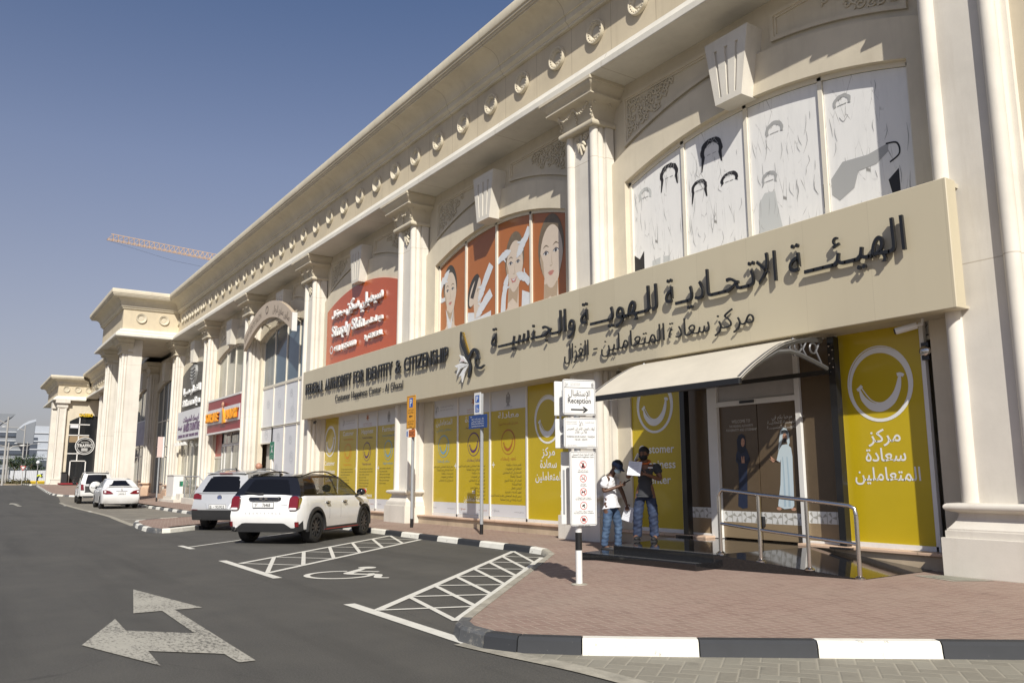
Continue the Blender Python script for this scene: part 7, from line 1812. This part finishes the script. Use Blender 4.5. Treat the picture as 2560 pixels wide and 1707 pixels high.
head_parts(A, Vector((.065, 0, 1.61)), radians(10), radians(-18), SKN, hair=True, mask=MSKK, beard=True); shoes(A, [(0, -.15, 0), (0, .13, 0)], (1, 0))
mb = MB(); mb.box(-.006, .006, -.036, .036, -.075, .075); mb.xf(Matrix.Translation((.115, -.108, 1.545)) @ Matrix.Rotation(radians(-25), 4, 'X') @ Matrix.Rotation(radians(60), 4, 'Z')); held('phone', 'phone at the ear of the man in the charcoal polo', 'phone', A, mb, BW)
M3 = Matrix.Translation((.31, -.12, 1.33)) @ Matrix.Rotation(radians(-22), 4, 'Y') @ Matrix.Rotation(radians(-6), 4, 'X')
mb = MB(); mb.box(-.002, .002, -.115, .105, -.14, .14); mb.xf(M3)
def prn2(o):
    q = MB()
    for k in range(7): q.add([tuple(M3 @ Vector(p)) for p in ((.0032, -.09, .10 - .03 * k), (.0032, .06, .10 - .03 * k), (.0032, .06, .106 - .03 * k), (.0032, -.09, .106 - .03 * k))], [(0, 1, 2, 3)])
    q.build('print', PAPL, o, recalc=False)
held('paper', 'white papers held up before the chest of the man in the charcoal polo', 'paper', A, mb, PAPER, prn2)
# ================================================================ far end of the street
X2, Y2, K2, D2 = -104.6, 8.95, .88, .55
def k2(mb): return lift(zscale(mb, K2), D2)
far_p = [(X2 - .4, 12.2, 1, -1), (X2, 12.2, 1, -1), (X2, Y2, 1, -1), (X2 - 12, Y2, -1, -1), (X2 - 12, 20, -1, -1)]
cb2 = thing('cafe_block', 'cream corner block at the far end of the arcade with a dark arched cafe front', 'building', (X2 - 5, 12, .9))
for pr_, nm, m in ((ENT, 'architrave', S_ARC), (FRZ, 'frieze', S_FRZ), (COR, 'cornice', S_COR)): run(pr_, far_p, nm, m, cb2, K2, D2)
mb = MB(); mb.box(X2 - 12, X2 - .1, Y2 + .3, 20, 12.4, 12.9); mb.box(X2 - 11.8, X2 - .15, Y2 + .5, 20, .5, 10.4); mb.build('wall', S_WALL, cb2)
for y in (9.75, 10.9, 12.0):
    o = side.copy(); COL.objects.link(o); o.parent = cb2; b_ = BASE[cb2]; o.location = (X2 + .0 - b_[0] + BASE[bld][0] - BASE[bld][0], y - b_[1], 12.33 * K2 + D2 - b_[2])
    o.location = (X2 - b_[0] - (side.data.vertices[0].co.x * 0), y - b_[1], 11.5 - b_[2])
    BASE[o] = BASE[bld]
    me = o.data
    o.location = tuple(o.location[i] + BASE[bld][i] for i in range(3))
def side_pier(y, name='pier'):
    """pilaster on the side that faces along the street"""
    mb = MB()
    for (z0, z1, h, d) in ((.12, .66, .62, .62), (.66, 1.0, .56, .55), (1.0, 1.15, .60, .58), (1.15, 10.0, .46, .42), (10.0, 10.1, .54, .50), (10.1, 10.6, .56, .55), (10.6, 10.98, .72, .8)): mb.box(X2 - .3, X2 - .35 + d, y - h, y + h, z0, z1)
    for s in (-1, 1): mb.lathe([(.11, 1.15), (.11, 10.0)], (X2 + .05, y + s * .36, 0), 'z', 10)
    return k2(mb).build(name, S_PIL, cb2, bevel=.02)
side_pier(Y2 + .55)
mb = MB()
for (z0, z1, h) in ((.12, .66, .7), (.66, 1.1, .6), (1.1, 10.0, .5), (10.0, 10.98, .75)): mb.box(X2 - 1.9 - h, X2 - 1.9 + h, Y2 - .35, Y2 + .5, z0, z1)
k2(mb).build('pier', S_PIL, cb2, bevel=.02)
# dark cafe glazing in its arch
ya, yb = 10.35, 14.2; mb = MB(); n = 12
A_ = [(lerp(ya, yb, i / n), 7.95 + .75 * sin(pi * i / n)) for i in range(n + 1)]
mb.add([(X2 - .10, ya, 1.0)] + [(X2 - .10, y, z) for y, z in A_] + [(X2 - .10, yb, 1.0)], [tuple(range(n + 3))]); mb.build('cafe_glass', GLASS_D, cb2, recalc=False)
mb = MB()
for z in (4.36, 6.4, 7.6): mb.box(X2 - .12, X2 - .04, ya, 12.4, z - .05, z + .05)
mb.box(X2 - .12, X2 - .04, 11.3, 11.4, 3.6, 8.4); mb.box(X2 - .12, X2 + .02, 10.66, 10.76, 1.0, 3.6); mb.box(X2 - .12, X2 + .02, 12.2, 12.3, 1.0, 3.6); mb.box(X2 - .12, X2 + .02, 10.66, 12.3, 3.5, 3.6); mb.build('cafe_frame', ALU, cb2)
mb = MB(); mb.box(X2 - .1, X2 - .06, 10.45, 11.25, 7.2, 7.55); mb.build('pale_blind', FILM_W, cb2)
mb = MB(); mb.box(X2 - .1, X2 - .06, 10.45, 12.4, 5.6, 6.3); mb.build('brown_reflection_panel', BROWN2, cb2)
FX = Frame((X2 - .02, 0, 0), (0, 1, 0))
rs = thing('cafe_roundel', 'round black and white cafe sign lettered TRAFFIC on dark glass', 'sign', (X2, 12.04, 5.2))
mb = MB(); mb.lathe([(.0, .0), (.98, .0), (.98, -.06)], (X2 - .0, 12.04, 5.23), 'x', 32); mb.build('disc', IB, rs)
mb = MB(); F = Frame((X2 + .01, 0, 0), (0, 1, 0)); ring(mb, F, 12.04, 5.23, .98, .07, .004, 36); ring(mb, F, 12.04, 5.23, .80, .04, .004, 36); write(mb, F, 'TRAFFIC', 12.04, 5.10, .46, W=1.5, d=.006, wt=.02); write(mb, F, 'MECHANIC', 12.04, 5.55, .2, W=.8, d=.006)
for k in range(7): poly(mb, F, [(11.74 + k * .09, 4.65), (11.79 + k * .09, 4.65), (11.79 + k * .09, 4.98), (11.74 + k * .09, 4.98)], .006)
mb.build('lettering', BW, rs, recalc=False)
ys = thing('yellow_sign', 'small yellow lettered sign over the dark cafe arch', 'sign', (X2, 11.9, 8.6))
mb = MB(); mb.box(X2 + .05, X2 + .1, 11.2, 12.6, 8.72, 8.78); mb.build('bar', IB, ys)
mb = MB(); F = Frame((X2 + .1, 0, 0), (0, 1, 0)); write(mb, F, 'GAZEBO', 11.9, 8.5, .5, W=1.4, d=0, h=.1, wt=.02); mb.build('lettering', mat('sign_yellow', (0.75, 0.5, 0.02), .4), ys, recalc=False)
mb = MB(); write(mb, F, 'جازيبو', 11.85, 8.86, .4, W=1.2, d=0, h=.06, ar=True); mb.build('lettering', BW, ys, recalc=False)
rm = thing('red_carpet', 'dark red entrance mat before the far cafe', 'mat', (X2 + 2, 10, .97)); mb = MB(); mb.box(X2 + .6, X2 + 4, 9.6, 11.2, .96, 1.14); mb.build('mat_body', mat('mat_red', (0.22, 0.012, 0.018), .8), rm, bevel=.03)
pl = thing('planter', 'black planter box beside the far cafe door', 'planter', (X2 + .6, 10.2, 1)); mb = MB(); mb.box(X2 + .2, X2 + 1.1, 9.9, 10.45, .95, 2.3); mb.build('box', PLA, pl, bevel=.03); mb = MB(); mb.box(X2 + .15, X2 + 1.15, 9.85, 10.5, 2.2, 2.32); mb.build('rim', BLK, pl)
mb = MB(); mb.add([(-105, 7.3, .87), (-105, 9, .98), (-130, 9.4, .98), (-130, 7.0, .98), (-112, 6.9, .9)], [(0, 1, 2, 3, 4)]); mb.add([(-103.7, 8.6, .965), (-103.7, 13, .965), (-118, 13, .965), (-118, 8.6, .965)], [(0, 1, 2, 3)])
struct(mb.build('far_pavement', kerb_bare, recalc=False))
mb = MB()
for k in range(16):
    x0 = -106 - k * 1.5; mb.box(x0, x0 - 1.46, 7.1, 7.3, .8, 1.02, k % 2)
struct(mb.build('far_kerb', [kerb_white, kerb_grey]))
# hedge strip
LEAF = NB('hedge_leaf', .7); LEAF.color(LEAF.mix(LEAF.noise(1.6, 4), (0.05, 0.062, 0.022), (0.16, 0.12, 0.05)))
hd = MB(); rr = random.Random(5)
for _ in range(2600):
    x = -118 - rr.uniform(0, 3); y = rr.uniform(3.2, 8.0); z = .9 + abs(rr.gauss(0, .28)); r = rr.uniform(.05, .13); a = rr.uniform(0, 6.3); t = rr.uniform(-.8, .8)
    hd.add([(x + r * cos(a), y + r * sin(a), z), (x - r * sin(a) * .5, y + r * cos(a) * .5, z + r * t), (x - r * cos(a), y - r * sin(a), z + r * .3), (x + r * sin(a) * .5, y - r * cos(a) * .5, z - r * t)], [(0, 1, 2, 3)])
hg = thing('hedge', 'low brownish green hedge strip across the far end of the road', 'hedge', (-119, 5.6, .85)); hd.build('foliage', LEAF.m, hg, recalc=False)
mb = MB(); mb.box(-121.2, -118, 3.0, 8.1, .8, 1.0); mb.build('soil', sand, hg)
# hoarding
ho = thing('hoarding', 'long white corrugated hoarding behind the hedge', 'fence', (-133, 8.6, .85)); mb = MB(); rows = []
for i in range(61):
    t = i / 60; y = lerp(6.6, 12.5, t); x = -136 + (y - 6.6) * 1.2 + (.06 if i % 2 else 0); rows.append([(x, y, 1.0), (x, y, 2.75)])
mb.grid(rows); mb.build('sheeting', mat('hoarding_white', (0.52, 0.53, 0.54), .6, var=.1), ho, recalc=False)
mb = MB()
for y in (7.0, 8.3, 9.6, 10.9): mb.box(-136 + (y - 6.6) * 1.2 + .08, -136 + (y - 6.6) * 1.2 + .2, y, y + .09, .9, 2.8)
mb.build('stiffener', PLA, ho)
# glass office buildings beyond
GR = mat('tower_grey', (0.20, 0.215, 0.235), .5, var=.06, vs=.2); GRL = mat('tower_pale', (0.42, 0.45, 0.49), .45, var=.05, vs=.3); TGL = mat('tower_glass', (0.07, 0.085, 0.11), .12, spec=.8); TGB = mat('tower_glass_pale', (0.27, 0.32, 0.38), .15, spec=.8); WB = mat('tower_band', (0.50, 0.52, 0.54), .5)  # distance haze is put into these faded tower colours
t1 = thing('office_building', 'grey banded office building with a flared roof and a curved fin at the left edge', 'building', (-262, 6, .85))
mb = MB(); mb.box(-275, -260, -14, 16.6, .8, 15.2); mb.build('wall', GR, t1)
mb = MB(); rows = []
for z, e in ((15.2, -3.2), (17.0, -1.2), (18.5, .6), (18.9, 1.0), (18.9, 0)): rows.append([(-259.5 + .02 * e, -14, z), (-259.5, 11.6 + e, z), (-275, 11.6 + e, z)])
mb.grid(rows); mb.build('roof', GR, t1, recalc=False)
mb = MB(); fn = [(13.2, 14.8), (14.4, 16.1), (15.6, 16.95), (17.3, 17.5), (17.1, 11.0), (13.2, 11.6)]
mb.prism(fn, lambda a, b, d: (d, a, b), -259, -256); mb.build('fin', GRL, t1); mb = MB(); mb.prism([(13.0, 14.2), (14.6, 15.7), (16.0, 16.4), (17.2, 16.9), (17.0, 10.8), (13.0, 11.2)], lambda a, b, d: (d, a, b), -256, -255.6); mb.build('fin_face', GR, t1)
for z in (3.2, 5.9, 8.2, 10.6, 12.9):
    mb = MB(); mb.box(-259.9, -259.6, 9.4, 16.4, z, z + 1.05); mb.build('window_band', TGL, t1); mb = MB(); mb.box(-259.95, -259.5, 8.8, 16.5, z + 1.05, z + 1.3); mb.build('pale_band', WB, t1)
mb = MB(); mb.box(-259.9, -259.6, -4, 8.9, 5.5, 15.0); mb.build('window', TGB, t1); mb = MB()
for k in range(4): mb.box(-259.6, -259.4, -4, 8.9, 6.5 + 2.3 * k, 6.8 + 2.3 * k)
mb.build('white_line', WB, t1); mb = MB(); mb.box(-259.6, -259.45, 5, 6.7, 7, 8.6); mb.box(-259.6, -259.45, 5, 6.7, 11.2, 12.8); mb.build('dark_window', TGL, t1)
t2 = thing('office_building', 'pale glass office block between the banded offices and the arcade', 'building', (-335, 22, .85))
mb = MB(); mb.box(-345, -330, 19.5, 30, .8, 19.8); mb.build('wall', GRL, t2); mb = MB(); mb.box(-330, -329.7, 18.8, 23.2, 4.8, 15.8); mb.build('window', TGL, t2); mb = MB()
for k in range(5): mb.box(-329.9, -329.6, 19.5, 30, 6 + 2.8 * k, 6.35 + 2.8 * k)
mb.build('white_line', WB, t2)
mb = MB(); mb.box(-330, -300, 17.5, 30, .8, 7.4); mb.build('podium', TGL, t2)
# street lamps
LP = mat('lamp_grey', (0.36, 0.35, 0.33), .5)
def street_lamp(x, y, z0, z1, label, arms=(1, -1), L_=2.2):
    o = thing('street_lamp', label, 'street lamp', (x, y, z0), 'street lamps at the far junction')
    mb = MB(); mb.tube([(x, y, z0), (x, y, z1)], [.14, .08], 8); mb.build('pole', LP, o, smooth=50)
    for a in arms:
        mb = MB(); mb.tube([(x, y, z1 - .9), (x, y + a * L_ * .4, z1 - .45), (x, y + a * L_, z1 - .35)], [.07, .06, .05], 6); mb.build('arm', LP, o)
        mb = MB(); mb.ball((x, y + a * (L_ + .25), z1 - .36), .14, .34, .09, 10, 6); mb.build('lantern', BW, o)
    return o
street_lamp(-112, 4.75, .85, 8.7, 'tallest street lamp at the left picture edge with a flat head', (-1,)); street_lamp(-119, 5.35, .85, 6.0, 'short thick street lamp with two drooping arms behind the hedge', (1, -1), 1.2)
street_lamp(-150, 8.75, .9, 9.9, 'tall street lamp with one arm before the banded offices', (-1,), 2.6); street_lamp(-198, 12.2, .9, 9.2, 'distant street lamp right of the tall one with short curved arms', (1, -1), 1.8)
street_lamp(-175, 8.2, .9, 5.6, 'low lamp with two thin arms left of the hoarding', (1, -1), 2.0)
ysn = thing('yield_sign', 'small red and white triangle sign on a thin pole beside the hedge', 'sign', (-115, 6.85, .85)); mb = MB(); mb.tube([(-115, 6.85, .85), (-115, 6.85, 3.1)], .03, 6); mb.build('pole', LP, ysn)
mb = MB(); mb.prism([(6.85, 2.55), (7.15, 3.1), (6.55, 3.1)], lambda a, b, d: (d, a, b), -114.95, -114.92); mb.build('plate', IR, ysn); mb = MB(); mb.prism([(6.85, 2.68), (7.05, 3.04), (6.65, 3.04)], lambda a, b, d: (d, a, b), -114.92, -114.90); mb.build('face', BW, ysn)
# trees
def tree(x, y, z0, h, w_, label, seed):
    rr = random.Random(seed); o = thing('tree', label, 'tree', (x, y, z0), 'trees beyond the far junction')
    mb = MB(); mb.tube([(x, y, z0), (x + .1, y + .1, z0 + h * .45)], [.16, .09], 7)
    for k in range(5): a = rr.uniform(0, 6.3); mb.tube([(x + .1, y + .1, z0 + h * .4), (x + cos(a) * w_ * .3, y + sin(a) * w_ * .3, z0 + h * .75)], [.07, .03], 5)
    mb.build('trunk', mat('bark', (0.12, 0.09, 0.06), .9), o); mb = MB()
    cl = [(x + rr.gauss(0, w_ * .3), y + rr.gauss(0, w_ * .3), z0 + h * rr.uniform(.5, .95), rr.uniform(.25, .45) * w_ * .5) for _ in range(14)]
    for _ in range(1100):
        c_ = rr.choice(cl); px, py, pz = (c_[0] + rr.gauss(0, c_[3] * .6), c_[1] + rr.gauss(0, c_[3] * .6), c_[2] + rr.gauss(0, c_[3] * .5)); r = rr.uniform(.08, .18); a = rr.uniform(0, 6.3); t = rr.uniform(-1, 1)
        mb.add([(px + r * cos(a), py + r * sin(a), pz + r * t), (px - r * sin(a), py + r * cos(a), pz), (px - r * cos(a), py - r * sin(a), pz - r * t)], [(0, 1, 2)])
    mb.build('crown', mat('leaf_green', (0.055, 0.085, 0.03), .7, var=.3, vs=.6), o, recalc=False)
tree(-152, 8.0, .9, 4.6, 3.2, 'small green tree left of the white hoarding', 1); tree(-160, 11.5, .9, 4.4, 4.6, 'wide green tree showing over the white hoarding', 2); tree(-158, 5.2, .9, 4.2, 3.0, 'dark tree at the left picture edge behind the lamps', 3); tree(-149, 9.6, .9, 4.0, 2.6, 'green bush tree beside the triangle sign', 4)
gl = thing('globe_lamp', 'white globe lamp showing above the hoarding', 'lamp', (-145, 11.0, .9)); mb = MB(); mb.ball((-145, 10.55, 4.05), .28, n=14, m=10); mb.build('globe', BW, gl, smooth=60); mb = MB(); mb.tube([(-145, 10.55, .9), (-145, 10.55, 3.8)], .05, 6); mb.build('pole', LP, gl)
# workman and yellow barriers
wk = thing('person', 'workman in a yellow hi-vis jacket bending by the yellow barriers', 'person', (-122, 8.9, .95)); b_ = (-122, 8.9, .95); BASE[wk] = (0, 0, 0)
nd = dict(p=(0, 0, .85, .14), s=(.15, 0, 1.05, .16), c=(.4, 0, 1.2, .17), n=(.55, 0, 1.25, .07), h=(.68, 0, 1.28, .11), sl=(.4, .2, 1.15, .07), hl=(.6, .25, .75, .05), sr=(.4, -.2, 1.15, .07), hr=(.6, -.25, .75, .05), kl=(.1, .12, .45, .08), al=(0, .14, .05, .06), kr=(.1, -.12, .45, .08), ar=(-.1, -.14, .05, .06))
wk.rotation_euler.z = radians(70)
skin_part('body', nd, chain('p', 's', 'c', 'n', 'h') + chain('c', 'sl', 'hl') + chain('c', 'sr', 'hr') + chain('p', 'kl', 'al') + chain('p', 'kr', 'ar'), 'p', JEAN2, wk, 1)
HV = mat('hi_vis_yellow', (0.55, 0.62, 0.03), .7); jk = dict(p=(0, 0, .88, .2), s=(.15, 0, 1.07, .21), c=(.4, 0, 1.22, .22), sl=(.4, .22, 1.15, .12), sr=(.4, -.22, 1.15, .12), hl=(.55, .27, .85, .1), hr=(.55, -.27, .85, .1))
skin_part('jacket', jk, chain('p', 's', 'c', 'sl', 'hl') + chain('c', 'sr', 'hr'), 'p', HV, wk, 1)
for i, (y, z, l) in enumerate(((8.1, 1.0, 'yellow plastic barrier left of the workman'), (9.6, 1.0, 'yellow plastic barrier right of the workman'))):
    o = thing('barrier', l, 'barrier', (-121.3, y, .95), 'yellow barriers by the workman'); mb = MB(); mb.box(-121.7, -121.0, y - .7, y + .7, .95, 1.35); mb.build('block', mat('barrier_yellow', (0.65, 0.45, 0.02), .6), o, bevel=.05); mb = MB(); mb.box(-121.75, -121.0, y - .72, y + .72, 1.08, 1.16); mb.build('stripe', BW, o)
# tower crane jib
CR = mat('crane_yellow', (0.62, 0.40, 0.20), .6)
cr = thing('tower_crane', 'thin yellow lattice crane jib in the sky above the arcade', 'crane', (-233, 75, .9))
a = Vector((-239.9, 29.0, 65.4)); b = Vector((-235.0, 62.5, 62.0)); a2 = Vector((-239.4, 29.8, 66.9)); b2 = Vector((-234.9, 62.5, 63.8)); off = Vector((1.2, .1, 0)); mb = MB()
for o_ in (off * .5, off * -.5): mb.tube([a + o_, b + o_], .09, 5)
mb.tube([a2, b2], .08, 5); n = 26
for k in range(n):
    t, t1 = k / n, (k + 1) / n; p, q, r = a.lerp(b, t), a2.lerp(b2, (t + t1) / 2), a.lerp(b, t1)
    for o_ in (off * .5, off * -.5): mb.tube([p + o_, q], .045, 4); mb.tube([q, r + o_], .045, 4)
    mb.tube([p + off * .5, p - off * .5], .04, 4)
mb.build('jib', CR, cr)
mb = MB(); m0 = b + Vector((.4, 3, 0))
for sx in (-.8, .8):
    for sy in (-.8, .8): mb.tube([(m0.x + sx, m0.y + sy, .9), (m0.x + sx, m0.y + sy, 62.5)], .12, 4)
mb.build('mast', CR, cr); mb = MB(); mb.box(m0.x - 1, m0.x + 1, m0.y - 1, m0.y + 8, 61.6, 62.6); mb.tube([m0 + Vector((0, 0, .5)), m0 + Vector((0, 0, 6))], .4, 6); mb.build('counter_jib', CR, cr)
mb = MB(); mb.tube([a + Vector((0, 0, -.3)), a.lerp(b, .5) + Vector((0, 0, -2.4)), b + Vector((0, 0, -2.6))], .025, 4); mb.build('cable', PLA, cr)
